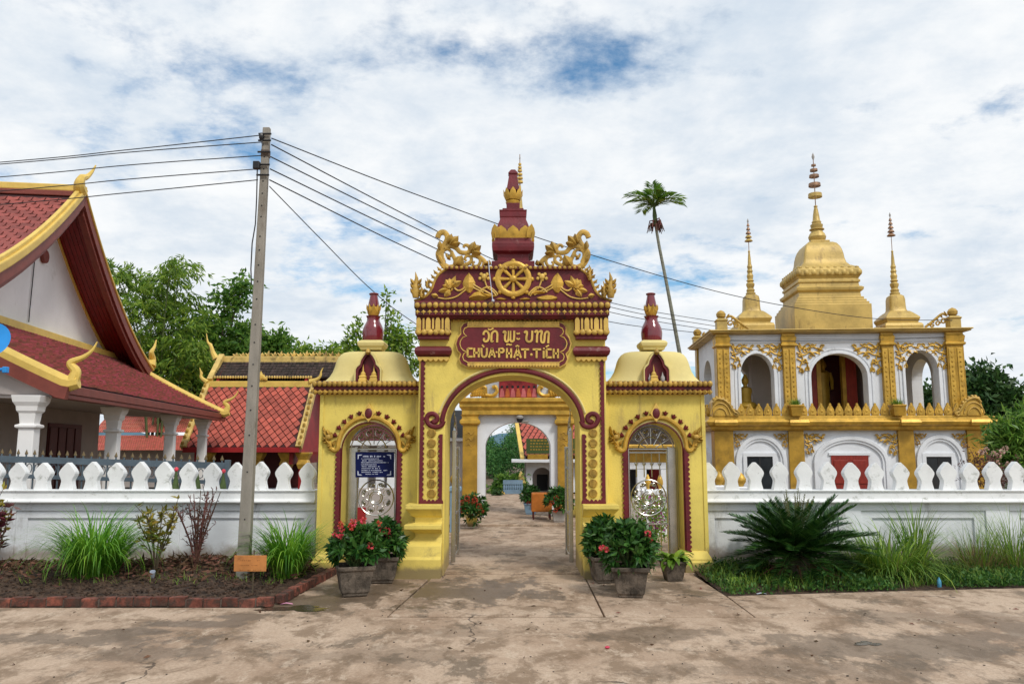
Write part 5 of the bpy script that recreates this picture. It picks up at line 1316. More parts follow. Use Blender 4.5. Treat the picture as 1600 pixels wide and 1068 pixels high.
# ---- the two small stupas
def small_stupa(pxc, ytip):
    sx = sm(pxc, 511)[0]; zz = lambda y7: sm(pxc, 230+y7/3.5606)[1]; sc = 1.0
    d = (ytip-400)
    b_ = MB().square([(.52, zc1-.002), (.52, zz(1003)), (.50, zz(992)), (.42, zz(985)), (.44, zz(975)), (.47, zz(962)), (.46, zz(955)), (.40, zz(942)), (.34, zz(930)), (.27, zz(918))], sx, SY).build('stupa_base', M['stupagold'], pav, bevel=0.012)
    rsq_bell('stupa_bell', [(.27, zz(920)), (.235, zz(908)), (.225, zz(885)), (.22, zz(850)), (.20, zz(832)), (.15, zz(824)), (.08, zz(820))], sx, SY, M['stupagold'], 5, 40)
    pr = [(.135, zz(824)), (.14, zz(812)), (.105, zz(806)), (.12, zz(795)), (.085, zz(785)), (.115, zz(770)), (.12, zz(760)), (.075, zz(750)), (.11, zz(743)), (.075, zz(735)), (.095, zz(716)), (.065, zz(700)), (.085, zz(690)), (.06, zz(678)), (.075, zz(665)), (.05, zz(650)), (.042, zz(620)), (.025, zz(585)), (.034, zz(580)), (.02, zz(574))]
    MB().lathe(pr, sx, SY, 18).build('stupa_spire', M['stupagold'], pav, smooth=28)
    rd = MB().lathe([(.011, zz(580)), (.008, zz(425+d))], sx, SY, 6).build('finial_rod', M['copper'], pav)
    global SXh
    SXh = (sx, SY)
    for j, r in enumerate((.118, .095, .078, .060, .044)):
        y7 = 518+d*.9-j*21
        MB().lathe([(r, zz(y7)-.03), (r*.98, zz(y7)-.015), (r*.45, zz(y7)+.05), (.012, zz(y7)+.06)], sx, SY, 14).build('umbrella_tier', M['copper' if d < 0 or j > 1 else 'stupagold'], rd, smooth=30)
    MB().lathe([(.008, zz(424+d)), (.03, zz(412+d)), (.018, zz(404+d)), (.003, zz(396+d))], sx, SY, 8).build('finial_bud', M['stone'], rd, smooth=True)
small_stupa(1175, 400); small_stupa(1401.5, 366)
# ---- plants in pots on the ledge
def pav_world(x, y, z):
    c, s = math.cos(R(-4)), math.sin(R(-4)); return (PVL.x+x*c-y*s, PVL.y+x*s+y*c, z)
for pxp, lab in ((1243, 'small square gold planter with grass on the pavilion ledge, left of the middle arch'), (1402, 'small square gold planter with grass on the pavilion ledge, right of the middle arch')):
    t = thing('ledge_planter', lab, 'planter', pav_world(px_(pxp, 640, -.24), -.245, zl1), R(-4), 'planters on the pavilion ledge')
    MB().square([(.12, 0), (.16, .24), (.175, .25), (.175, .29), (.15, .29)]).build('pot', M['pilgold'], t, bevel=0.008)
    q = MB()
    for k in range(150):
        a = random.uniform(0, 6.28); r = random.uniform(0, .13); h = random.uniform(.08, .22); l = random.uniform(.02, .16)
        p0 = Vector((r*math.cos(a), r*math.sin(a), .28)); p1 = p0+Vector((l*math.cos(a), l*math.sin(a), h)); w = Vector((-math.sin(a), math.cos(a), 0))*.008
        q.add([p0-w, p0+w, p1], [(0, 1, 2)])
    kind(q.build('grass', M['wildgrass'], t), 'stuff')
# ---- statues seen through the arches
def statue(name, label, loc, h, robe, skin):
    t = thing(name, label, 'statue', loc)
    s_ = h/1.7
    q = MB(); prof = [(.20, 0), (.19, .05), (.17, .4), (.19, .85), (.17, 1.0), (.21, 1.25), (.22, 1.36), (.12, 1.43), (.06, 1.46)]
    q.lathe([(r*s_, z*s_) for r, z in prof], 0, 0, 16, sy=.6)
    for sg in (-1, 1): q.tube([(sg*.19*s_, 0, 1.36*s_), (sg*.27*s_, 0, 1.1*s_), (sg*.25*s_, -.05*s_, .82*s_)], [.07*s_, .06*s_, .045*s_], 8)
    q.build('robe', robe, t, smooth=True)
    q = MB(); q.lathe([(.05*s_, 1.42*s_), (.055*s_, 1.48*s_), (.085*s_, 1.53*s_), (.10*s_, 1.62*s_), (.09*s_, 1.70*s_), (.05*s_, 1.76*s_), (.035*s_, 1.80*s_), (.01*s_, 1.88*s_)], 0, 0, 14); q.ball((0, -.1*s_, 1.6*s_), .018*s_, 6, 4)
    for sg in (-1, 1): q.ball((sg*.105*s_, 0, 1.60*s_), .03*s_, 6, 4, .5, .7, 1.8)
    q.build('head', skin, t, smooth=True)
    MB().square([(.3*s_, -.12), (.3*s_, -.04), (.25*s_, 0)]).build('plinth', M['buddha'], t)
statue('standing_statue', 'standing statue in a yellow robe inside the middle arch of the pavilion', pav_world(px_(1288, 620, 1.9), 1.9, zu0+.12), 1.5, M['buddha'], M['buddha'])
t = thing('seated_statue', 'gold seated statue inside the left upper arch of the pavilion', 'statue', pav_world(px_(1165, 620, 1.0), 1.0, zu0))
MB().square([(.36, 0), (.36, .2), (.28, .26)]).build('plinth', M['pilgold'], t)
MB().lathe([(.30, .25), (.33, .33), (.27, .42), (.16, .46), (.15, .6), (.19, .75), (.17, .83), (.06, .88), (.055, .92), (.09, .97), (.10, 1.06), (.06, 1.14), (.02, 1.22)], 0, 0, 16, sy=.75).build('body', M['buddha'], t, smooth=True)

# ================================================================== large temple hall on the left
TL = at(97, 611, 13.8); TL.z = 0
TF = Frame(TL, R(98))
hall = thing('temple_hall', 'large temple hall on the left with sweeping red roof and gold bargeboards', 'temple', TL, R(98))
GY, OY = 3.2, 2.3
AX, AZ = 6.25, 8.18
FX, FZ = 12.58, 4.30
def rz(s): return AZ-(AZ-FZ)*(1.5*s-.5*s*s)
def prof(s0=0.0, s1=1.0, n=16, off=0.0, side=1):
    return [(AX+side*(FX-AX)*(s0+(s1-s0)*i/n), rz(s0+(s1-s0)*i/n)+off) for i in range(n+1)]
# roof decks (two slopes), soffits, bargeboards
LEN = 14.0
for side in (1, -1):
    p = prof(0, 1, 16, 0, side); q = prof(0, 1, 16, -.10, side)
    MB().prism(p+q[::-1], OY+.05, OY+LEN).build('roof_deck', M['tilegap'], hall)
    p = prof(.0, 1, 16, -.104, side); q = prof(.0, 1, 16, -.15, side)
    so = MB().prism(p+q[::-1], OY+.10, GY+.3).build('soffit', M['soffit'], hall)
    for k in range(1, 8):                       # board joints
        y = OY+.1+k*(GY-OY)/8
        MB().tube([(a, y, z-.005) for a, z in q], .006, 4).build('batten', M['darkdoor'], so)
    a = prof(-.0, 1.02, 18, .20 if side < 0 else .07, side); b_ = prof(-.0, 1.02, 18, -.02, side)
    MB().prism(a+b_[::-1], OY-.10, OY+.14).build('bargeboard', M['bargegold'], hall, bevel=0.03)
    a = prof(0, 1.02, 18, .30 if side < 0 else .11, side); b_ = prof(0, 1.02, 18, .18 if side < 0 else .06, side)
    MB().prism(a+b_[::-1], OY-.04, OY+.06).build('barge_cap', M['bargegold'], hall, bevel=0.02)
    a = prof(0, 1.0, 18, -.021, side); b_ = prof(0, 1.0, 18, -.30, side)
    MB().prism(a+b_[::-1], OY-.06, OY+.10).build('barge_fascia', M['fascia'], hall, bevel=0.01)
    a = prof(0.02, 1.0, 18, -.28, side); b_ = prof(0.02, 1.0, 18, -.42, side)
    MB().prism(a+b_[::-1], OY+.0, OY+.16).build('barge_fascia', M['fascia'], hall, bevel=0.01)
MB().box(AX-.16, AX+.16, OY+.14, OY+LEN, AZ+.02, AZ+.20).build('ridge', M['bargegold'], hall, bevel=0.03)
MB().box(AX-.20, AX+.20, OY+.14, OY+LEN, AZ-.12, AZ+.019).build('ridge_base', M['fascia'], hall, bevel=0.02)
# shingles of the front slope that can be told apart
def slope_frame(s):
    ds = 1e-3; x0, z0 = AX-(FX-AX)*s, rz(s); x1, z1 = AX-(FX-AX)*(s+ds), rz(s+ds)
    return Vector((x0, 0, z0)), math.atan2(z1-z0, x1-x0)
sh = MB(); sh.prism_z([(0, -.134), (.155, -.134), (.205, 0), (.155, .134), (0, .134), (.045, 0)], 0, .03); me_sh = sh.mesh('shingle', mats=[M['tile_l']])
tot = 0; s = .045; row = 0
deck = [o for o in hall.children if o.name.startswith('roof_deck')][1]
rest = MB()
while s < .985:
    p, a = slope_frame(s)
    n0 = 12 if row < 18 else 0
    for k in range(40):
        y = OY+.30+k*.30+(.15 if row % 2 else 0)
        c, sn = math.cos(a), math.sin(a)
        if k < n0:
            o = link('shingle', me_sh, deck, (p.x-.0, y, p.z+.045), (0, -a+random.uniform(-.01, .01)+R(6), 0), (1, 1, 1)); o.rotation_euler = (0, -(a)-R(5)+random.uniform(-.02, .02), 0)
        elif y < OY+LEN-.2:
            L_ = .285; x1, z1 = p.x+c*L_, p.z+sn*L_
            rest.add([(p.x, y-.145, p.z+.05), (p.x, y+.145, p.z+.05), (x1, y+.145, z1+.075), (x1, y-.145, z1+.075), (x1, y+.145, z1+.05), (x1, y-.145, z1+.05)], [(0, 1, 2, 3), (3, 2, 4, 5)])
    L_ = math.hypot(FX-AX, AZ-FZ)*1.04
    s += .178/L_*1.0; row += 1
kind(rest.build('shingle_field', M['tile_i'], deck), 'stuff')
# gable wall
gb = prof(.04, .93, 14, -.17, -1)[::-1]+prof(.04, .93, 14, -.17, 1)
zb = 4.45
MB().prism([(gb[0][0], zb)]+gb+[(gb[-1][0], zb)], GY, GY+.2).build('gable_wall', M['ptwhite'], hall)
for side in (1, -1):
    a = prof(.03, .95, 16, -.16, side); b_ = prof(.03, .95, 16, -.24, side)
    MB().prism(a+b_[::-1], GY-.05, GY+.001).build('gable_trim', M['bargegold'], hall, bevel=0.01)
MB().prism(arch(AX+.12, 6.55, .17, .17, 20, 0, 342), GY-.10, GY+.001).build('gable_boss', M['fascia'], hall, bevel=0.02)
MB().tube([(AX+.12, GY-.06, 6.65), (AX+.10, GY-.05, 7.2)], .035, 6).build('boss_strap', M['fascia'], hall)
cb = [TF.at(p, y, GY-.03) for p, y in ((54, 408), (51, 440), (47, 480), (45, 503))]
MB().tube([(x, GY-.03, z) for x, z in cb], .012, 5).build('gable_cable', M['cable'], hall)
# ---- pent roof below the gable
EY0, EZ0, TY, TZ = 0.0, 2.88, 3.12, 4.55
XA, XB = 0.0, 12.5
def pz(t): return EZ0+(TZ-EZ0)*(t*.85+.15*t*t)
def py_(t): return EY0+(TY-EY0)*t
nrow = 30
pent = MB()
pent.add([(XA, py_(i/8), pz(i/8)-.01) for i in range(9)]+[(XB, py_(i/8), pz(i/8)-.01) for i in range(9)], [(i, i+1, i+10, i+9) for i in range(8)])
pd = pent.build('pent_deck', M['tilegap'], hall)
tl = MB(); ncol = 76
for r in range(nrow):
    t0, t1 = r/nrow, min(1, (r+.93)/nrow)
    for c in range(ncol):
        w = (XB-XA)/ncol; x = XA+c*w+(w/2 if r % 2 else 0)
        if x+w > XB+.05: continue
        g = .011; j = random.uniform(-.006, .006)
        x0, x1, xm = x+g, x+w-g, x+w/2
        y0, y1 = py_(t0)-.0, py_(t1)
        z0, z1 = pz(t0)+.06+j, pz(t1)+.012
        tl.add([(x0, y0+.02, z0), (xm, y0-.03, z0), (x1, y0+.02, z0), (x1, y1, z1), (x0, y1, z1), (x0, y0+.02, z0-.03), (xm, y0-.03, z0-.03), (x1, y0+.02, z0-.03)],
               [(0, 1, 2, 3, 4), (5, 6, 1, 0), (6, 7, 2, 1)])
kind(tl.build('pent_tiles', M['tile_i'], pd), 'stuff')
MB().box(XA-.1, XB+.1, TY-.14, TY+.10, TZ-.06, TZ+.13).build('flashing_beam', M['bargegold'], hall, bevel=0.02)
# rakes with upturned serpent ends
def naga(path, r0, m, name='naga_finial', parent=None, fin=True):
    q = MB(); pts = smooth_path(path, 5); n = len(pts)
    q.tube(pts, [r0*(1-.9*(i/(n-1))**.8) for i in range(n)], 8)
    k = int(n*.45); p = Vector(pts[k]); d = Vector(pts[min(k+3, n-1)])-p
    if fin: q.tube([p, p+d*.7+Vector((d.z, 0, -d.x))*.35+Vector((0, 0, .02)), p+d*1.6+Vector((d.z, 0, -d.x))*.2], [r0*.45, r0*.3, .004], 6)
    return q.build(name, m, parent, smooth=True)
for x, sg in ((XA, -1), (XB, 1)):
    pts = [(x, py_(t), pz(t)+.02) for t in np.linspace(1.0, 0.0, 12)]+[(x, -.12, EZ0-.005), (x, -.26, EZ0+.03)]
    rk = MB().tube(pts, [.13]*12+[.12, .10], 8, 1.15, flat_axis=(0, 0, 1)).build('rake_rib', M['bargegold'], hall, smooth=40)
    pts2 = [(x+sg*.06, y, z-.17) for _, y, z in pts[:-1]]
    MB().tube(pts2, .10, 4, 1.5, flat_axis=(0, 0, 1)).build('rake_fascia', M['fascia'], hall)
    zq_ = EZ0
    naga([(x, -.16, zq_+.05), (x, -.20, zq_+.22), (x, -.10, zq_+.36), (x, -.30, zq_+.46), (x, -.44, zq_+.58), (x, -.52, zq_+.74)], .11, M['bargegold'], parent=rk)
# finial at the foot of the rear upper bargeboard
naga([(FX+.05, OY, FZ+.10), (FX+.15, OY, FZ+.35), (FX-.05, OY-.02, FZ+.55), (FX+.12, OY-.05, FZ+.75), (FX+.25, OY-.06, FZ+1.0)], .16, M['bargegold'], parent=hall)
naga([(2*AX-FX-.05, OY, FZ+.10), (2*AX-FX-.15, OY, FZ+.35), (2*AX-FX+.05, OY-.02, FZ+.55), (2*AX-FX-.12, OY-.05, FZ+.75), (2*AX-FX-.25, OY-.06, FZ+1.0)], .16, M['bargegold'], parent=hall)
ap = [TF.at(p, y, OY) for p, y in ((126, 300), (122, 288), (124, 278), (130, 276), (136, 268), (140, 258))]
naga([(x, OY-.03*i, z) for i, (x, z) in enumerate(ap)], .17, M['bargegold'], 'chofa_finial', hall)
# eave fascia, porch ceiling, columns and wall
MB().box(XA-.02, XB+.02, -.04, .06, EZ0-.17, EZ0-.015).build('eave_fascia', M['fascia'], hall, bevel=0.01)
MB().box(XA, XB, -.02, .16, EZ0-.25, EZ0-.172).build('eave_beam', M['fascia'], hall, bevel=0.01)
MB().add([(XA+.02, .17, EZ0-.22), (XB-.02, .17, EZ0-.22), (XB-.02, 3.3, EZ0-.1), (XA+.02, 3.3, EZ0-.1)], [(0, 3, 2, 1)]).build('porch_ceiling', M['grey_or_shaded'], hall)
sw = MB().prism([(.12, EZ0-.25), (3.2, EZ0-.25), (3.2, 4.4)], .06, .16); swapxy(sw).build('spandrel', M['grey_or_shaded'], hall)
def column(px, x=None):
    xx = TF.at(px, 680, .46)[0] if x is None else x
    h = .135; zt = EZ0-.22
    o = MB().square([(h+.05, -.05), (h+.05, .25), (h, .3), (h*.93, zt-.55)], xx, .46).build('column', M['ptwhite'], hall, bevel=0.015)
    MB().square([(h, zt-.56), (h+.035, zt-.54), (h+.035, zt-.50), (h-.02, zt-.48), (h, zt-.30), (h+.03, zt-.26), (h+.04, zt-.18), (h+.08, zt-.11), (h+.10, zt-.0)], xx, .46).build('capital', M['ptwhite'], o, bevel=0.01)
    return xx
x1 = column(45); x2 = column(177); x3 = column(266); column(0, XB-.35)
xe = TF.at(156, 660, GY)[0]
MB().box(0.4, xe, GY+.01, GY+.3, -.05, 4.4).build('porch_wall', M['grey_or_shaded'], hall)
MB().box(0.39, .7, GY+.31, GY+12, -.05, 4.6).build('side_wall', M['ptwhite'], hall)
MB().box(xe-.3, xe-.01, GY+.31, GY+9, -.05, 4.4).build('side_wall', M['grey_or_shaded'], hall)
d0, d1 = TF.at(73, 690, GY)[0], TF.at(125, 690, GY)[0]; zd = TF.at(100, 662, GY)[1]
dr = MB().box(d0, d1, GY-.03, GY+.012, .0, zd).build('door', M['darkdoor'], hall)
for k in range(4):
    a = d0+(d1-d0)*(k+.08)/4; b_ = d0+(d1-d0)*(k+.92)/4
    MB().box(a, b_, GY-.055, GY-.029, .15, zd-.1).build('door_board', M['darkdoor'], dr, bevel=0.01)

# ================================================================== small red-tiled hall
def Q(px, py, Y): p = at(px, py, Y); return p.x, p.z
HY = 27.0
sx0, sz0 = Q(289, 697, HY); sx1, _ = Q(466, 697, HY)
sh_t = thing('small_hall', 'small hall with red diamond-tiled roof behind the utility pole', 'temple', ((sx0+sx1)/2, HY, 0))
hx = (sx0+sx1)/2; W2 = (sx1-sx0)/2
HT = HY+1.75; _, sz1 = Q(400, 604, HT)
U0 = HT+.15; _, uz0 = Q(400, 590, U0); U1 = U0+.9; _, uz1 = Q(400, 566, U1)
dy = HT-HY; L_ = math.hypot(dy, sz1-sz0); ang = math.atan2(sz1-sz0, dy)
yo = lambda Y: Y-HY
sd = MB().add([(-W2, 0, sz0), (W2, 0, sz0), (W2, dy, sz1), (-W2, dy, sz1), (-W2, 0, sz0-.12), (W2, 0, sz0-.12), (W2, dy, sz1-.12), (-W2, dy, sz1-.12)], [(0, 1, 2, 3), (4, 7, 6, 5), (0, 4, 5, 1), (1, 5, 6, 2), (3, 2, 6, 7), (0, 3, 7, 4)]).build('roof_slope', M['tilegap'], sh_t)
tw, tlh = .275, .36
dt = MB(); dt.add([(-tw*.445, 0, 0), (0, -tlh*.445, .016), (tw*.445, 0, 0), (0, tlh*.445, -.004), (-tw*.445, 0, -.03), (0, -tlh*.445, -.02), (tw*.445, 0, -.03)], [(0, 1, 2, 3), (0, 4, 5, 1), (1, 5, 6, 2)])
me_dt = dt.mesh('diamond_tile', mats=[M['tile_h']])
r = 0; d = .08
while d < L_-.05:
    n = int(2*W2/tw); off = 0 if r % 2 == 0 else tw/2
    for k in range(n+1):
        x = -W2+.14+k*tw+off
        if x > W2-.12: continue
        link('diamond_tile', me_dt, sd, (x, d*math.cos(ang)-.03*math.sin(ang), sz0+d*math.sin(ang)+.035*math.cos(ang)), (ang+random.uniform(-.012, .012), 0, random.uniform(-.02, .02)))
    d += tlh/2; r += 1
# rear slope, bargeboards, ridge tiers
D2 = 2*(U1+.15-HY)
MB().add([(-W2, D2, sz0), (W2, D2, sz0), (W2, D2-dy, sz1), (-W2, D2-dy, sz1)], [(0, 3, 2, 1)]).build('roof_slope', M['tile_far'], sh_t)
for sg in (-1, 1):
    for (ya, za_, yb_, zb_) in ((-.06, sz0-.06, dy+.05, sz1+.08), (D2+.06, sz0-.06, D2-dy-.05, sz1+.08)):
        q = MB(); q.tube([(sg*(W2+.03), ya, za_+.02), (sg*(W2+.03), ya+(yb_-ya)*.5, (za_+zb_)/2-.04), (sg*(W2+.03), yb_, zb_)], .13, 4, 1.1, flat_axis=(1, 0, 0)); bg_ = q.build('bargeboard', M['oldbarge'], sh_t)
        q = MB()
        for k in range(11):
            t = (k+.5)/11; p = (sg*(W2+.06), ya+(yb_-ya)*t-.1, za_+(zb_-za_)*t+.07)
            q.ball(p, .07, 6, 4, .8, 1, 1.1)
        q.build('flame_edge', M['oldgold'], bg_, smooth=True)
    # gable ends
    g = MB(); g.prism([(0.2, sz0+.05), (dy, sz1-.02), (yo(U0), uz0), (D2/2, uz1+.1), (D2-yo(U0), uz0), (D2-dy, sz1-.02), (D2-.2, sz0+.05), (D2-.2, 1.2), (.2, 1.2)], sg*(W2-.30)-.05, sg*(W2-.30)+.05)
    swapxy(g).build('gable', M['redpaint'], sh_t)
    MB().box(sg*(W2-.02)-.05, sg*(W2-.02)+.05, .05, D2-.05, sz0-.20, sz0-.02).build('gable_beam', M['redpaint'], sh_t)
MB().box(-W2-.05, W2+.05, -.08, .04, sz0-.20, sz0-.03).build('eave_board', M['redpaint'], sh_t, bevel=0.01)
b0, _ = Q(319, 600, HT); b1, _ = Q(491, 600, HT); b0 -= hx; b1 -= hx
gbnd = MB().box(b0, b1, dy-.02, dy+.25, sz1-.02, Q(400, 595, HT)[1]).build('gold_band', M['bargegold'], sh_t, bevel=0.02)
u0, _ = Q(330, 580, U0); u1, _ = Q(530, 580, U0); u0 -= hx; u1 -= hx
us = MB(); nr = 6
for rr_ in range(nr):
    for c in range(34):
        w = (u1-u0)/34; x = u0+c*w; t0, t1 = rr_/nr, (rr_+1.15)/nr
        y0, y1 = yo(U0)+(U1-U0)*t0, yo(U0)+(U1-U0)*t1; z0, z1 = uz0+(uz1-uz0)*t0+.05+random.uniform(-.012, .012), uz0+(uz1-uz0)*t1+.02
        us.add([(x+.008, y0, z0), (x+w-.008, y0, z0), (x+w-.008, y1, z1), (x+.008, y1, z1), (x+.008, y0, z0-.05), (x+w-.008, y0, z0-.05)], [(0, 1, 2, 3), (4, 5, 1, 0)])
upd = MB().add([(u0, yo(U0), uz0), (u1, yo(U0), uz0), (u1, D2/2, uz1+.02), (u0, D2/2, uz1+.02), (u0, D2-yo(U0), uz0), (u1, D2-yo(U0), uz0)], [(0, 1, 2, 3), (3, 2, 5, 4)]).build('upper_slope', M['darktile'], sh_t)
kind(us.build('upper_tiles', M['darktile'], upd), 'stuff')
ed = MB()
for k in range(40):
    x = b0+.15+(b1-b0-.3)*k/39; ed.ball((x, yo(U0)-.05, uz0+.02), .055, 6, 4, .8, 1, 1)
kind(ed.build('eave_studs', M['oldbarge'], gbnd, smooth=True), 'stuff')
rz0, rz1 = uz1, Q(400, 556, U1)[1]
rdg = MB().box(u0-.05, u1+.05, D2/2-.16, D2/2+.12, rz0-.02, rz1).build('ridge', M['oldbarge'], sh_t, bevel=0.03)
q = MB()
for k in range(17):
    x = u0+.5+(u1-u0-.8)*k/16; s_ = random.uniform(.7, 1.2)
    q.leaf((x, rz1-.02), (x+.05, rz1+.20*s_), .10, .05, D2/2); q.leaf((x, rz1), (x-.12, rz1+.14*s_), .07, .04, D2/2); q.leaf((x, rz1), (x+.14, rz1+.12*s_), .07, .04, D2/2)
q.build('ridge_crest', M['oldbarge'], rdg)
for sg, xx in ((-1, u0),):
    MB().tube([(xx, yo(U0)-.1, uz0-.1), (xx+.02, D2/2-.1, rz1+.02)], .12, 4, 1.1, flat_axis=(1, 0, 0)).build('bargeboard', M['oldbarge'], sh_t)
pts = [(Q(p, y, U1)[0]-hx, D2/2-.05, Q(p, y, U1)[1]) for p, y in ((336, 560), (331, 550), (328, 540), (323, 533), (321, 520))]
naga(pts, .13, M['bargegold'], 'chofa_finial', sh_t)
pts = [(Q(p, y, HT)[0]-hx, dy, Q(p, y, HT)[1]) for p, y in ((324, 597), (315, 590), (314, 582), (312, 574))]; naga(pts, .10, M['bargegold'], 'chofa_finial', sh_t)
pts = [(Q(p, y, HT)[0]-hx, dy, Q(p, y, HT)[1]) for p, y in ((484, 596), (494, 593), (500, 588), (502, 580), (505, 574))]; naga(pts, .10, M['bargegold'], 'chofa_finial', sh_t)
q = MB(); x, z = Q(408, 594, HT); 
for a, h in ((-.22, .12), (-.11, .22), (0, .34), (.11, .22), (.22, .12)): q.leaf((x-hx+a*.6, z), (x-hx+a, z+h), .16, .06, dy-.05)
q.build('band_crest', M['bargegold'], sh_t)
# porch below the eave
for pxc in (322, 402, 447, 474):
    x = Q(pxc, 720, HY+.5)[0]-hx
    c = MB().square([(.17, -.05), (.17, .3), (.14, .35), (.135, sz0-.75)], x, .55).build('column', M['redpaint'], sh_t, bevel=0.02)
    MB().square([(.15, sz0-.76), (.20, sz0-.6), (.15, sz0-.45), (.24, sz0-.25), (.24, sz0-.2)], x, .55).build('capital', M['gold'], c, bevel=0.01)
MB().box(-W2+.25, W2-.25, 1.6, 1.8, -.05, sz0-.1).build('back_wall', M['darkdoor'], sh_t)
MB().box(-W2+.1, W2-.1, .2, 1.6, -.1, .35).build('plinth', M['white'], sh_t)

# ================================================================== far hall with a two-step red roof
FY = 36.0
x0, _ = Q(118, 690, FY); x1, _ = Q(330, 690, FY)
fh = thing('far_hall', 'far hall with two-step red roof seen between the white columns', 'temple', ((x0+x1)/2, FY, 0)); fx = (x0+x1)/2
def far_slope(Ya, pya, Yb, pyb, name):
    za_, zb_ = Q(300, pya, Ya)[1], Q(300, pyb, Yb)[1]; q = MB(); n = 12; m = 60
    for r in range(n):
        for c in range(m):
            w = (x1-x0)/m; xx = x0-fx+c*w+(w/2 if r % 2 else 0); t0, t1 = r/n, (r+1.1)/n
            q.add([(xx+.008, Ya-FY+(Yb-Ya)*t0, za_+(zb_-za_)*t0+.04), (xx+w-.008, Ya-FY+(Yb-Ya)*t0, za_+(zb_-za_)*t0+.04), (xx+w-.008, Ya-FY+(Yb-Ya)*t1, za_+(zb_-za_)*t1+.01), (xx+.008, Ya-FY+(Yb-Ya)*t1, za_+(zb_-za_)*t1+.01), (xx+.008, Ya-FY+(Yb-Ya)*t0, za_+(zb_-za_)*t0), (xx+w-.008, Ya-FY+(Yb-Ya)*t0, za_+(zb_-za_)*t0)], [(0, 1, 2, 3), (4, 5, 1, 0)])
    d = MB().add([(x0-fx, Ya-FY, za_), (x1-fx, Ya-FY, za_), (x1-fx, Yb-FY, zb_), (x0-fx, Yb-FY, zb_)], [(0, 1, 2, 3)]).build(name, M['tilegap'], fh)
    kind(q.build('roof_tiles', M['tile_far'], d), 'stuff')
far_slope(FY, 703, FY+1.6, 680, 'lower_roof'); far_slope(FY+1.5, 675, FY+4.6, 609, 'upper_roof')
zr = Q(300, 609, FY+4.6)[1]; MB().box(x0-fx, x1-fx, 4.45, 4.8, zr-.1, Q(300, 604, FY+4.6)[1]).build('ridge', M['white'], fh)
MB().box(x0-fx+.3, x1-fx-.3, 1.0, 8.0, -.05, Q(300, 690, FY+1)[1]).build('wall', M['grey_or_shaded'], fh)

# ================================================================== inner portal seen through the gate
PY = 20.3
PF = Frame((0, PY, 0))
por = thing('inner_portal', 'white inner portal with gold pilasters framed by the gate arch', 'portal', (0, PY, 0))
ip = PF.at
iz = lambda y: ip(800, y)[1]
xa, xb = ip(742, 760)[0], ip(878, 760)[0]
oa, ob = ip(757.5, 760)[0], ip(861, 760)[0]; oc, orr = (oa+ob)/2, (ob-oa)/2; zs = iz(700); zt = iz(659)
ze = iz(648)
MB().prism([(xa, -.05), (xa, ze), (xb, ze), (xb, -.05), (ob, -.05), (ob, zs)]+arch(oc, zs, orr, zt-zs, 24, 0, 180)[1:-1]+[(oa, zs), (oa, -.05)], 0, .75).build('portal_wall', M['white'], por)
for a, c in ((723, 746), (871, 895)):
    x0, x1 = ip(a, 720)[0], ip(c, 720)[0]
    p = MB().box(x0, x1, -.12, .85, -.05, iz(664)).build('pilaster', M['pilgold'], por, bevel=0.01)
    MB().stack([(x0-.02, x1+.02, -.14, .87, iz(664)), (x0-.07, x1+.07, -.19, .92, iz(661)), (x0-.07, x1+.07, -.19, .92, iz(657)), (x0-.02, x1+.02, -.14, .87, iz(654)), (x0-.02, x1+.02, -.14, .87, iz(651)), (x0-.05, x1+.05, -.17, .9, iz(648)), (x0-.05, x1+.05, -.17, .9, ze)]).build('capital', M['gold'], p, smooth=28)
    MB().stack([(x0-.08, x1+.08, -.2, .93, -.05), (x0-.08, x1+.08, -.2, .93, .28), (x0-.02, x1+.02, -.14, .87, .36)]).build('pilaster_base', M['yellowbase'], p, bevel=0.01)
    q = MB()
    for k in range(3): q.tube(xz(smooth_path([(x0+.08, iz(678+9*k)), (x0+.16, iz(675+9*k)), (x0+.22, iz(679+9*k)), (x1-.08, iz(674+9*k))], 4), -.125), .012, 5)
    q.build('relief', M['pilgold'], p)
e0, e1 = ip(716, 640)[0], ip(902, 640)[0]
MB().stack([(e0+.10, e1-.10, -.18, .92, ze), (e0+.10, e1-.10, -.18, .92, iz(641)), (e0+.04, e1-.04, -.24, .98, iz(636)), (e0+.04, e1-.04, -.24, .98, iz(631)), (e0, e1, -.3, 1.04, iz(628)), (e0, e1, -.3, 1.04, iz(622))]).build('entablature', M['gold'], por, smooth=28, bevel=0.01)
zat = iz(540)
MB().box(ip(752, 600)[0], ip(868, 600)[0], .05, .8, iz(622), zat).build('attic', M['white'], por)
m0, m1 = ip(780, 605)[0], ip(839, 605)[0]
mu = MB().box(m0, m1, .02, .051, iz(621), iz(575)).build('mural', M['mural'], por)
q = MB(); q2 = MB()
for k in range(7):
    x = m0+(m1-m0)*(k+.5)/7; tgt = MB()
    tgt.prism([(x-.06, iz(620)), (x+.07, iz(620)), (x+.05, iz(611)), (x+.02, iz(606)), (x-.03, iz(607))], .008, .021); tgt.build('mural_robe', M['muralorange' if k % 2 else 'muralpink'], mu)
q = MB()
for k in range(7): x = m0+(m1-m0)*(k+.5)/7; q.ball((x, .015, iz(604)), .035, 6, 4, 1, .2, 1)
q.build('mural_heads', M['dark'], mu)
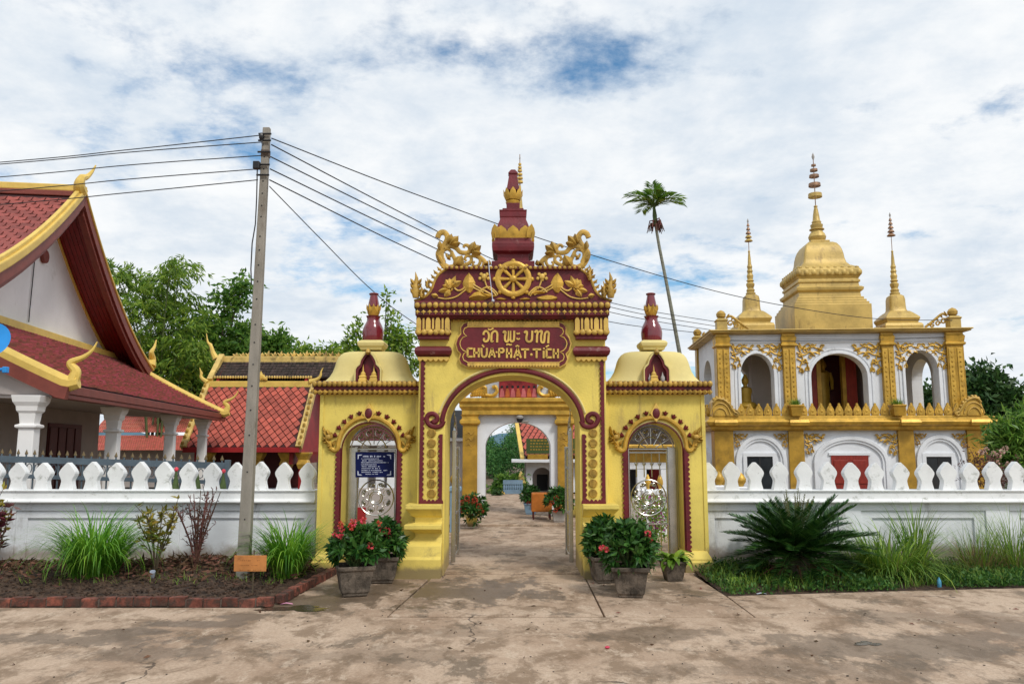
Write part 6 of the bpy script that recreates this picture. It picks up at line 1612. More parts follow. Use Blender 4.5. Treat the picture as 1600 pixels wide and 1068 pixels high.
for sg in (-1, 1):
    q = MB(); cx_ = (e0+e1)/2; X = lambda u: cx_+sg*u
    w0 = (e1-e0)/2
    for pts, r in [([(w0-.1, iz(620)), (w0-.25, iz(612)), (w0-.5, iz(600)), (w0-.62, iz(588))], .07), ([(w0-.3, iz(618)), (w0-.6, iz(616)), (w0-.85, iz(618)), (w0-.98, iz(612)), (w0-.95, iz(604)), (w0-.86, iz(605))], .05), ([(w0-.45, iz(610)), (w0-.6, iz(604)), (w0-.7, iz(606)), (w0-.66, iz(613))], .04)]:
        q.tube(xz([(X(a), z) for a, z in smooth_path(pts, 4)], -.02), r, 6)
    for k in range(6): q.leaf((X(w0-.2-.1*k), iz(619-5*k)), (X(w0-.1-.11*k), iz(612-5*k)), .12, .05, -.03); q.leaf((X(w0-.35-.06*k), iz(620)), (X(w0-.42-.06*k), iz(606)), .12, .06, -.03)
    q.build('corner_scroll', M['gold'], por, smooth=50)
# roof and slender ringed finial standing above
MB().square([(1.2, zat), (1.25, zat+.1), (1.0, zat+.15), (.8, zat+.5), (.55, zat+.6), (.5, zat+.9), (.32, zat+1.0), (.3, zat+1.3)], .25, .43).build('roof_tier', M['stupagold'], por, bevel=0.02)
fxp, ftop = ip(812.5, 234); zf = lambda y: ip(812, y)[1]
MB().lathe([(.26, zat+1.3), (.28, zat+1.6), (.18, zat+1.9), (.10, zf(330)), (.05, zf(300)), (.03, zf(282))], fxp, .43, 14).build('spire', M['stupagold'], por, smooth=True)
rd = MB().lathe([(.018, zf(285)), (.010, zf(232))], fxp, .43, 6).build('finial_rod', M['copper'], por)
SXh = (fxp, .43)
for r, y in ((.085, 276), (.08, 270), (.07, 264), (.06, 258), (.052, 253), (.042, 248)):
    hoop(r, zf(y), .025, M['goldpale'], rd)
MB().ball((fxp, .43, zf(238)), .02, 6, 4, 1, 1, 2).build('finial_bud', M['stone'], rd)
# cctv camera over the portal arch
c = thing('security_camera', 'small round security camera above the inner white arch', 'camera', (ip(812, 655)[0], PY-.14, ip(812, 655)[1]))
MB().ball((0, 0, 0), .085, 12, 7).build('dome', M['blackplastic'], c, smooth=True); MB().box(-.04, .22, .04, .14, -.06, -.02).build('bracket', M['stone'], c); MB().lathe([(.09, .02), (.1, .06), (.05, .1)], seg=12).build('cap', M['stone'], c, smooth=True)

# ---- hall beyond the portal: white arch, red roof
BY = 33.0
def B(px, py, Y=BY): p = at(px, py, Y); return p.x, p.z
bh = thing('rear_hall', 'hall beyond the inner portal with red tiled roof and white arched porch', 'building', (B(850, 740)[0], BY, 0)); bx = B(850, 740)[0]
x0, x1 = B(822, 740)[0]-bx, 5.0; zt = B(850, 722)[1]
aa, ab = B(832, 760)[0]-bx, B(862, 760)[0]-bx; az = B(850, 745)[1]; at_ = B(850, 730)[1]
MB().prism([(x0, -.05), (x0, zt), (x1, zt), (x1, -.05), (ab, -.05), (ab, az)]+arch((aa+ab)/2, az, (ab-aa)/2, at_-az, 14, 0, 180)[1:-1]+[(aa, az), (aa, -.05)], 0, .3).build('porch_wall', M['white'], bh)
MB().box(aa-.3, 4.5, 1.2, 1.4, -.05, zt).build('inner_wall', M['grey_or_shaded'], bh)
MB().box(B(839, 760, BY+1)[0]-bx, B(856, 760, BY+1)[0]-bx, 1.17, 1.21, -.05, B(850, 741, BY+1)[1]).build('door', M['dark'], bh)
MB().box(x0-.6, x1+.3, -.5, .6, zt-.0, zt+.13).build('porch_slab', M['white'], bh, bevel=0.02)
zr0, zr1 = B(830, 712)[1], B(808, 640)[1]
q = MB(); dk = MB()
rx0 = B(818, 712)[0]-bx; rx1 = 5.0; ytop = 2.8
dk.add([(rx0, -.2, zr0), (rx1, -.2, zr0), (rx1, ytop, zr1), (B(806, 660, BY+2)[0]-bx, ytop, zr1)], [(0, 1, 2, 3)])
rd_ = dk.build('roof', M['tilegap'], bh)
for r in range(14):
    for k in range(34):
        t = r/14; x = rx0*(1-t)+(B(806, 660, BY+2)[0]-bx)*t+.12+k*.22+(.11 if r % 2 else 0); y = -.2+(ytop+.2)*t; z = zr0+(zr1-zr0)*t
        if x > rx1: continue
        dz = (zr1-zr0)/14; dyv = (ytop+.2)/14
        q.add([(x-.1, y+dyv*.5, z+dz*.5+.03), (x, y-dyv*.4, z-dz*.4+.05), (x+.1, y+dyv*.5, z+dz*.5+.03), (x, y+dyv*1.4, z+dz*1.4+.03)], [(0, 1, 2, 3)])
kind(q.build('roof_tiles', M['tile_h'], rd_), 'stuff')
MB().tube([(rx0-.05, -.3, zr0-.1), (B(806, 660, BY+2)[0]-bx-.05, ytop, zr1+.1)], .10, 4, 1.1, flat_axis=(1, 0, 0)).build('bargeboard', M['bargegold'], bh)
MB().box(rx0+.1, rx1-.2, .2, 4.5, zt+.1, zr0+.0).build('upper_wall', M['darkdoor'], bh)
gs = thing('green_signboard', 'olive green signboard with a gold band above the rear porch', 'sign', (B(845, 700)[0], BY-.45, B(845, 720)[1]))
gx, gz0 = B(845, 700)[0], B(845, 720)[1]
MB().box(B(822, 700)[0]-gx, 1.6, -.03, .03, B(845, 708)[1]-gz0, B(845, 685)[1]-gz0).build('board', M['greensign'], gs)
MB().box(B(824, 700)[0]-gx, B(855, 700)[0]-gx, -.04, .02, 0.01, B(845, 709)[1]-gz0).build('gold_band', M['pilgold'], gs)
q = MB(); rnd = random.Random(5)
for j in range(4):
    x = B(828, 700)[0]-gx
    while x < 1.3:
        w = rnd.uniform(.05, .12); z = B(845, 688+4.6*j)[1]-gz0; q.box(x, x+w, -.034, -.029, z-.02, z+.02); x += w+.04
q.build('lettering', M['pilgold'], gs)
# ---- pale blue balustrade, gold caps
bl = thing('blue_balustrade', 'pale blue low balustrade with gold caps beyond the inner portal', 'balustrade', (B(800, 790, 30)[0], 30, .06)); lx = B(800, 790, 30)[0]
for p in (786, 817):
    x = B(p, 780, 30)[0]-lx; po = MB().square([(.13, 0), (.13, B(800, 777, 30)[1]-.06), (.16, B(800, 776, 30)[1]-.06)], x, 0).build('post', M['bluepost'], bl, bevel=0.01)
    MB().square([(.16, B(800, 776, 30)[1]-.06), (.10, B(800, 772, 30)[1]-.06), (.01, B(800, 766, 30)[1]-.06)], x, 0).build('gold_cap', M['gold'], po)
xa_, xb_ = B(786, 780, 30)[0]-lx, B(817, 780, 30)[0]-lx
MB().box(xa_, xb_, -.05, .05, .35, .5).build('rail', M['bluepost'], bl); MB().box(xa_, xb_, -.04, .04, 0, .15).build('rail', M['bluepost'], bl)
for k in range(9): x = xa_+(xb_-xa_)*(k+.5)/9; MB().lathe([(.03, .15), (.05, .25), (.03, .35)], x, 0, 8).build('baluster', M['bluepost'], bl, smooth=True)
g = thing('gold_shrine', 'small tapering golden shrine beside the rear porch', 'shrine', (B(814, 760, 31)[0], 31, .06))
MB().square([(.22, 0), (.22, .14), (.15, .18), (.17, .34), (.20, .36), (.15, .42), (.11, .58), (.05, .74), (.01, .80)]).build('body', M['stupagold'], g, bevel=0.02)
MB().square([(.26, .0), (.28, .06), (.24, .10)]).build('base', M['stupagold'], g)
# ---- table with orange cloth
tb = thing('cloth_table', 'small table covered with an orange cloth inside the gate', 'table', (at(846, 806, 19.75).x, 19.75, .06))
x = .25
MB().stack([(-x, x, -.25, .25, .18), (-x+.01, x-.01, -.24, .24, .60), (-x+.02, x-.02, -.23, .23, .62)]).build('tablecloth', M['orangecloth'], tb, bevel=0.02)
for a in (-1, 1):
    for c_ in (-1, 1): MB().box(a*.2-.02, a*.2+.02, c_*.2-.03, c_*.2+.03, -.005, .3).build('leg', M['darkdoor'], tb)
# ---- grey wall building with slate roof left of the portal
gw = thing('grey_outbuilding', 'grey plastered outbuilding with slate tiled roof left of the inner portal', 'building', (-2.9, 23.0, 0))
x1 = at(726, 700, 23).x+2.9
MB().box(-1.6, x1+.4, 0, 4, -.05, at(710, 689, 23).z).build('wall', M['grey_or_shaded'], gw)
MB().box(-1.7, x1+.5, -.12, .1, at(710, 689, 23).z, at(710, 683, 23).z).build('beam', M['white'], gw, bevel=0.02)
q = MB(); z0, z1_ = at(710, 683, 23).z, at(710, 640, 24).z
for r in range(6):
    for k in range(14):
        w = .17; x = -1.7+k*w+(.08 if r % 2 else 0); t0, t1 = r/6, (r+1.15)/6
        if x+w > x1+.5: continue
        q.add([(x+.01, -.15+1.5*t0, z0+(z1_-z0)*t0+.05), (x+w-.01, -.15+1.5*t0, z0+(z1_-z0)*t0+.05), (x+w-.01, -.15+1.5*t1, z0+(z1_-z0)*t1+.02), (x+.01, -.15+1.5*t1, z0+(z1_-z0)*t1+.02), (x+.01, -.15+1.5*t0, z0+(z1_-z0)*t0), (x+w-.01, -.15+1.5*t0, z0+(z1_-z0)*t0)], [(0, 1, 2, 3), (4, 5, 1, 0)])
dk = MB().add([(-1.7, -.15, z0), (x1+.5, -.15, z0), (x1+.5, 1.35, z1_), (-1.7, 1.35, z1_)], [(0, 1, 2, 3)]).build('roof', M['dark'], gw)
kind(q.build('roof_tiles', M['tealtile'], dk), 'stuff')
# ---- low white inner hall behind the right side gate, white and red one behind the left
rh = thing('side_hall', 'white porch with dark openings and gold frieze seen through the right side gate', 'building', (at(1015, 740, 19).x, 19, 0)); rx = at(1015, 740, 19).x
zz = lambda y: at(1015, y, 19).z
MB().box(-.9, 1.05, 0, .25, zz(733), zz(722)).build('beam', M['white'], rh, bevel=0.02)
MB().box(-.9, 1.05, .02, .2, zz(722), zz(700)).build('frieze', M['pilgold'], rh)
MB().box(-1.0, 1.1, -.3, 1.5, zz(700), zz(694)).build('slab', M['gold'], rh, bevel=0.02)
MB().stack([(-.95, 1.05, -.2, 1.45, zz(694)), (-.85, .95, .0, 1.3, zz(676)), (-.5, .6, .3, 1.0, zz(655))]).build('roof', M['darktile'], rh, bevel=0.02)  # dark slab added to darken the bright view behind the fanlight
for px in (1003, 1040, 966): x = at(px, 740, 19).x-rx; MB().square([(.12, -.05), (.11, zz(733))], x, .12).build('column', M['white'], rh, bevel=0.01)
MB().box(-.9, 1.05, .9, 1.0, -.05, zz(700)).build('back_wall', M['dark'], rh)
MB().box(.15, .75, .85, .9, -.05, zz(724)).build('red_screen', M['redpaint'], rh)
MB().box(-1.0, 1.1, -.4, 1.4, -.06, zz(778)).build('plinth', M['grey_or_shaded'], rh, bevel=0.01)
lh = thing('side_shrine', 'white and red shrine seen through the left side gate', 'building', (at(590, 760, 18).x, 18, 0)); rx = at(590, 760, 18).x
zz = lambda y: at(590, y, 18).z
MB().box(-.75, .55, 0, .8, -.05, zz(762)).build('base', M['grey_or_shaded'], lh, bevel=0.02)
MB().box(-.7, -.25, -.05, .0, -.02, zz(792)).build('red_panel', M['redpaint'], lh)
for px in (566, 592, 610): x = at(px, 740, 18).x-rx; MB().square([(.09, zz(762)), (.08, zz(696))], x, .2).build('post', M['white'], lh)
MB().box(-.75, .55, .5, .6, zz(762), zz(696)).build('back_panel', M['grey_or_shaded'], lh)
MB().box(-.85, .65, -.15, .9, zz(696), zz(688)).build('slab', M['white'], lh, bevel=0.02)
MB().square([(.55, zz(688)), (.35, zz(675)), (.3, zz(665)), (.05, zz(652))], -.1, .4).build('roof', M['darkdoor'], lh)
# ---- posts with golden lotus buds
def bud_post(px, py_top, Y, label, k=1.0):
    p = at(px, py_top, Y); t = thing('lotus_post', label, 'post', (p.x, Y, 0), 0, 'white posts with golden lotus buds')
    h = p.z; MB().square([(.10, -.05), (.10, h-.40), (.13, h-.38), (.13, h-.30), (.09, h-.28)]).build('post', M['bluepost'] if px < 800 else M['white'], t, bevel=0.01)
    MB().lathe([(.05*k, h-.29), (.06*k, h-.25), (.11*k, h-.18), (.115*k, h-.12), (.07*k, h-.04), (.01, h+.02)], seg=12).build('lotus_bud', M['gold'], t, smooth=True)
bud_post(711.5, 738, 17.2, 'pale blue post with golden lotus bud beside the left leaf of the main gate')
bud_post(1123, 737, 17.5, 'white post with golden lotus bud behind the wall, nearest the gate')
bud_post(1157, 739, 17.5, 'white post with golden lotus bud behind the wall, second from the gate')
bud_post(1012, 742, 16.5, 'white post with golden lotus bud seen through the right side gate, left one', .55)
bud_post(1031, 742, 16.5, 'white post with golden lotus bud seen through the right side gate, right one', .55)

# ================================================================== plants
def leaf_arrays(pos, dirs, L, Wd, fold=0.25, rg=rng):
    """kite-shaped leaves, one folded quad pair each"""
    n = len(pos); d = dirs/np.linalg.norm(dirs, axis=1, keepdims=True)
    r = rg.normal(size=(n, 3)); s = np.cross(d, r); s /= np.linalg.norm(s, axis=1, keepdims=True)+1e-9
    up = np.cross(s, d)
    L = np.asarray(L).reshape(-1, 1); Wd = np.asarray(Wd).reshape(-1, 1)
    a = pos; b = pos+d*L*.45+s*Wd*.5+up*Wd*fold; c = pos+d*L-up*L*.08; e = pos+d*L*.45-s*Wd*.5+up*Wd*fold
    v = np.stack([a, b, c, e], 1).reshape(-1, 3)
    q = np.arange(4*n).reshape(-1, 4)
    return v, q
def cat_arrays(lst):
    vs_, qs, o = [], [], 0
    for v, q in lst:
        vs_.append(v); qs.append(q+o); o += len(v)
    return np.concatenate(vs_), np.concatenate(qs)
def crown_points(blobs, n_clump, per, spread, rg):
    vols = np.array([b[3]*b[4]*b[5] for b in blobs]); pr = vols**.8/np.sum(vols**.8)
    idx = rg.choice(len(blobs), n_clump, p=pr)
    B = np.array(blobs)[idx]
    u = rg.normal(size=(n_clump, 3)); u /= np.linalg.norm(u, axis=1, keepdims=True)
    rad = rg.random((n_clump, 1))**.45
    cen = B[:, :3]+u*rad*B[:, 3:6]
    p = np.repeat(cen, per, 0)+rg.normal(size=(n_clump*per, 3))*spread*np.repeat(rg.uniform(.5, 1.4, (n_clump, 1)), per, 0)
    out = np.repeat(u, per, 0)
    return cen, p, out
def px_blobs(lst, Y, dy=.9):
    out = []
    for px, py, r, *k in lst:
        p = at(px, py, Y); m = r*Y/FPX
        out.append((p.x, Y+(k[0] if k else 0), p.z, m, m*dy, m*.9))
    return out
def tree(name, label, base, blobs, m, n_clump, per, L, Wd, spread, droop=.2, trunk_r=.15, group=None, trunk_m=None, seed=1, limbs=7, cat='tree'):
    rg = np.random.default_rng(seed)
    t = thing(name, label, cat, base, 0, group)
    bb = [(b[0]-base[0], b[1]-base[1], b[2]-base[2], *b[3:]) for b in blobs]
    cen, p, out = crown_points(bb, n_clump, per, spread, rg)
    n = len(p); d = out*.6+rg.normal(size=(n, 3))*.7; d[:, 2] -= droop
    v, q = leaf_arrays(p, d, rg.uniform(.7, 1.3, n)*L, rg.uniform(.7, 1.3, n)*Wd, rg=rg)
    link('crown', arr_mesh('crown', v, q, m), t)
    tr = MB(); tops = sorted(bb, key=lambda b: -b[2]); c0 = np.mean([b[:3] for b in bb], 0)
    mid = Vector((c0[0]*.5, c0[1]*.5, c0[2]*.55))
    tr.tube([(0, 0, -.05), (mid.x*.4, mid.y*.4, mid.z*.5), tuple(mid)], [trunk_r, trunk_r*.8, trunk_r*.65], 8)
    o = tr.build('trunk', trunk_m or M['bark'], t, smooth=True)
    for b in bb[:limbs]:
        e = Vector(b[:3]); md = mid.lerp(e, .5)+Vector((0, 0, .15*(e-mid).length))
        k = MB().tube(smooth_path([tuple(mid-Vector((0, 0, .3))), tuple(md), tuple(e)], 5), list(np.linspace(trunk_r*.55, trunk_r*.12, 11)), 6); k.build('limb', trunk_m or M['bark'], o, smooth=True)
    # twigs to clumps
    tw = MB()
    for c in cen[::max(1, len(cen)//120)]:
        b = min(bb, key=lambda b: (b[0]-c[0])**2+(b[1]-c[1])**2+(b[2]-c[2])**2)
        tw.tube([b[:3], tuple((np.array(b[:3])+c)/2+np.array([0, 0, .05])), tuple(c)], [trunk_r*.10, trunk_r*.07, trunk_r*.03], 4, cap=False)
    kind(tw.build('twigs', trunk_m or M['bark'], t), 'stuff')
    return t
def gbase(px, Y, z=-.12): p = at(px, 690, Y); return (p.x, Y, z)

# ---- bamboo clump and trees behind the left halls
def bamboo(name, label, px, Y, culms, seed, m, leafL=.32):
    """culms: list of (top px, top py, lean) ; arching canes with drooping leaf sprays"""
    rg = np.random.default_rng(seed); base = gbase(px, Y); t = thing(name, label, 'bamboo', base, 0)
    arrs = []; 
    for tx, ty, w in culms:
        top = at(tx, ty, Y+rg.uniform(-1.5, 1.5)); b0 = Vector((base[0]+rg.uniform(-.8, .8), base[1]+rg.uniform(-.8, .8), -.1))
        tp = Vector((top.x, top.y, top.z)); 
        mid = b0.lerp(tp, .55)+Vector(((b0.x-tp.x)*.18, 0, .10*tp.z))
        pts = [np.array(p) for p in smooth_path([tuple(b0), tuple(mid), tuple(tp), tuple(tp+Vector(((tp.x-b0.x)*.18+rg.uniform(-.3, .3), 0, -.5)))], 10)]
        MB().tube([tuple(p-np.array(base)) for p in pts], list(np.linspace(.05, .008, len(pts))), 6).build('culm', M['culm'], t, smooth=True)
        k0 = int(len(pts)*.30)
        for k in range(k0, len(pts)):
            for b_ in range(max(2, int(2.7*w))):
                c = pts[k]+rg.normal(size=3)*np.array([.25, .25, .2]); ln = rg.uniform(.3, 1.15)*w; a = rg.uniform(0, 6.28)
                n = 13; s = rg.random(n)
                pos = c+np.stack([np.cos(a)*ln*s, np.sin(a)*ln*s, -.45*ln*s*s+.25*ln*s], 1)+rg.normal(size=(n, 3))*.06
                d = np.stack([np.full(n, math.cos(a)), np.full(n, math.sin(a)), np.full(n, -.9)], 1)+rg.normal(size=(n, 3))*.45
                arrs.append(leaf_arrays(pos-np.array(base), d, rg.uniform(.7, 1.3, n)*leafL, rg.uniform(.06, .10, n), rg=rg))
    v, q = cat_arrays(arrs); link('foliage', arr_mesh('foliage', v, q, m), t)
    return t
bamboo('bamboo_clump', 'tall arching bamboo clump right behind the big temple roof', 255, 38, [(268, 412, 1), (283, 418, 1), (252, 440, 1), (240, 470, 1), (206, 425, .7), (192, 445, .8), (295, 470, 1), (222, 480, 1.1), (300, 500, 1.1), (270, 470, 1.1), (250, 520, 1.2), (285, 530, 1.2), (215, 530, 1.1), (235, 560, 1.2), (310, 550, 1.1), (180, 500, .9), (265, 560, 1.3), (175, 420, .7), (225, 445, .8)], 3, M['bamboo'])
tree('broadleaf_tree', 'leafy tree leaning right between the bamboo and the utility pole', gbase(335, 41), px_blobs([(378, 452, 20), (352, 470, 24), (330, 500, 26), (368, 478, 18), (345, 540, 34), (312, 520, 24), (325, 575, 36), (380, 530, 26), (392, 555, 22), (365, 570, 30), (300, 560, 30), (290, 590, 30), (395, 440, 10), (340, 600, 40)], 41), M['broad'], 400, 24, .32, .14, .22, seed=4)
tree('broadleaf_tree', 'small leafy tree just right of the utility pole above the hall ridge', gbase(428, 37), px_blobs([(425, 532, 15), (438, 545, 14), (415, 548, 18), (447, 556, 8), (408, 528, 10), (405, 565, 20)], 37), M['broad'], 130, 22, .30, .13, .22, seed=5, trunk_r=.1, group=None)
tree('shrub_row', 'low tree tops peeping over the mouldy hall ridge', gbase(500, 42), px_blobs([(470, 556, 12), (490, 558, 10), (515, 556, 11), (532, 553, 10), (455, 560, 12)], 42), M['bamboo'], 110, 24, .3, .13, .2, seed=6, trunk_r=.1)
tree('slender_tree', 'slender light green tree behind the left gate dome', gbase(600, 30), px_blobs([(556, 522, 13), (548, 545, 12), (565, 550, 14), (612, 500, 9), (607, 478, 6), (604, 462, 3.5), (618, 530, 17), (630, 550, 16), (648, 572, 12), (602, 552, 18), (590, 535, 12), (640, 535, 8), (560, 510, 7)], 30), M['bamboo'], 120, 18, .22, .09, .15, seed=8, trunk_r=.09, limbs=13)
# ---- dark trees right of the pavilion
tree('dark_tree', 'dense dark green tree right behind the pavilion', gbase(1550, 40), px_blobs([(1540, 618, 28), (1515, 606, 18), (1560, 648, 32), (1585, 664, 26), (1530, 655, 30), (1508, 590, 10), (1568, 618, 18), (1543, 592, 12), (1500, 630, 20), (1600, 694, 28)], 40), M['darktree'], 520, 26, .38, .19, .33, seed=9)
tree('dark_tree', 'dark tree glimpsed through the right arch of the pavilion gallery', gbase(1455, 42), px_blobs([(1450, 632, 16), (1462, 640, 18), (1443, 645, 16), (1466, 625, 8)], 42), M['darktree'], 180, 24, .36, .18, .3, seed=10, trunk_r=.12)
# ---- areca palm
pb = at(1071, 600, 24.0); ptp = at(1022, 345, 24.0)
ap_t = thing('areca_palm', 'tall slender areca palm with a small feathery crown behind the gate', 'palm tree', (at(1090, 690, 24).x, 24, -.12)); bxp = Vector(ap_t.location)
tp = [at(p, y, 24) for p, y in ((1090, 705), (1078, 640), (1068, 585), (1056, 520), (1041, 440), (1030, 385), (1024, 350))]
MB().tube([tuple(p-bxp) for p in tp], [.075, .07, .065, .058, .05, .046, .042], 10).build('trunk', M['palmtrunk'], ap_t, smooth=True)
c0 = at(1022, 324, 24)-bxp
MB().tube([tuple(tp[-1]-bxp), tuple((tp[-1]-bxp).lerp(c0, .5)), tuple(c0)], [.055, .07, .04], 10).build('crownshaft', M['greenstem'], ap_t, smooth=True)
q = MB()
for k in range(26):
    a = random.uniform(0, 6.28); p0 = tp[-1]-bxp+Vector((0, 0, random.uniform(-.1, .12))); r = random.uniform(.1, .3)
    q.tube([tuple(p0), tuple(p0+Vector((math.cos(a)*r*.7, math.sin(a)*r*.7, .03))), tuple(p0+Vector((math.cos(a)*r, math.sin(a)*r, -.22)))], [.03, .02, .012], 5)
q.build('fruit_stalks', M['drytwig'], ap_t)
def frond(base, a, elev, length, bend, nl, leafL, rg, wv=.045, lift=.15, vshape=.5):
    """returns rib path and leaflet arrays of a feather frond"""
    d = np.array([math.cos(a), math.sin(a), 0]); path = []
    x = z = 0; e = elev; seg = 14
    for i in range(seg+1):
        path.append(np.array(base)+d*x+np.array([0, 0, z])); x += math.cos(e)*length/seg; z += math.sin(e)*length/seg; e -= bend/seg
    side = np.array([-math.sin(a), math.cos(a), 0]); P, D, LL = [], [], []
    for i in range(nl):
        t = .12+.88*i/nl; f = t*seg; k = min(int(f), seg-1); p = path[k]+(path[k+1]-path[k])*(f-k); tg = path[k+1]-path[k]; tg = tg/np.linalg.norm(tg)
        upv = np.cross(side, tg); upv = upv if upv[2] > 0 else -upv
        for s_ in (-1, 1):
            P.append(p); D.append(side*s_*1.0+tg*(.55+.6*t)+upv*(lift+rg.normal()*.08)); LL.append(leafL*(.55+.75*math.sin(math.pi*min(1, .15+t*.8)))*rg.uniform(.9, 1.1))
    n = len(P)
    P, D, LL = np.array(P), np.array(D), np.array(LL); D /= np.linalg.norm(D, axis=1, keepdims=True)
    # leaflets as flat blades lying across the rib
    up = np.array([0, 0, 1.0]); s = np.cross(D, up); s /= np.linalg.norm(s, axis=1, keepdims=True)+1e-9
    s = s+rg.normal(size=s.shape)*.25
    L2 = LL[:, None]; w = wv
    tip = P+D*L2+np.array([0, 0, -1])*L2*.25*vshape
    v = np.stack([P-s*w*.35, P+D*L2*.5+s*w*.5-np.array([0, 0, 1])*L2*.05*vshape, tip, P+D*L2*.5-s*w*.5-np.array([0, 0, 1])*L2*.05*vshape], 1).reshape(-1, 3)
    return path, (v, np.arange(4*n).reshape(-1, 4))
rg = np.random.default_rng(12)
for k, (a, el, ln, bd) in enumerate([(180, 58, 1.2, 1.5), (200, 38, 1.1, 1.4), (0, 52, 1.2, 1.5), (-20, 35, 1.1, 1.4), (150, 70, 1.0, 1.2), (40, 70, 1.0, 1.2), (90, 80, .95, .8), (260, 60, 1.0, 1.5), (300, 55, 1.0, 1.5), (110, 40, 1.0, 1.5), (240, 85, .9, .5), (60, 88, .9, .4)]):
    pth, arr = frond(tuple(c0), R(a), R(el), ln*.82, bd*.85, 24, .36, rg, .05, .2, .9)
    rb = MB().tube([tuple(p) for p in pth], list(np.linspace(.025, .005, len(pth))), 5).build('frond', M['greenstem'], ap_t, smooth=True)
    link('leaflets', arr_mesh('leaflets', arr[0], arr[1], M['palm']), rb)

# ---- thicket and mountain far beyond the inner portal
rg = np.random.default_rng(14)
n = 2600
X = rg.uniform(-9, 7, n); Yv = rg.uniform(47, 60, n); top = 2.0+.7*np.sin(X*1.3)+.4*np.sin(X*3.1+1)+(Yv-47)*.06
cen = np.stack([X, Yv, rg.random(n)**.6*top], 1); per = 22
p = np.repeat(cen, per, 0)+rg.normal(size=(n*per, 3))*.22; d = rg.normal(size=p.shape); d[:, 1] -= .5
v, q = leaf_arrays(p, d, rg.uniform(.1, .2, len(p)), rg.uniform(.06, .11, len(p)), rg=rg)
kind(link('hillside_forest', arr_mesh('hillside_forest', v, q, M['jungle'])), 'stuff')
q = MB(); vs_ = []; nn = 80
for i in range(nn+1):
    x = -1800+3600*i/nn; h = 46+26*math.sin(i*.31)+14*math.sin(i*.83+1)+6*math.sin(i*2.1); vs_ += [(x, 2600, -1), (x, 2600+300, h*1.0), (x, 3300, -1)]
for i in range(nn):
    a = 3*i; q.f += [(a, a+3, a+4, a+1), (a+1, a+4, a+5, a+2)]
q.v = vs_
M['mount'] = mat('haze_tinted_mountain_forest', (0.07, 0.15, 0.20), 0.95, 0.25, 0.004)  # bluish haze of the distance is put into this base colour
kind(q.build('mountain', M['mount'], None, smooth=True), 'structure')
tree('frangipani_bush', 'round green bush beside the blue balustrade beyond the portal', gbase(790, 31, .06), px_blobs([(790, 762, 14), (805, 758, 13), (778, 768, 9), (800, 770, 12), (785, 752, 8)], 31, .7), M['broad'], 170, 22, .17, .09, .12, seed=15, trunk_r=.05, cat='bush')
tree('potted_shrub', 'dark little shrub left of the blue balustrade beyond the portal', gbase(774, 29, .06), px_blobs([(774, 778, 6), (772, 785, 5), (777, 770, 4)], 29, .8), M['darktree'], 50, 20, .10, .05, .06, seed=16, trunk_r=.025, cat='shrub')

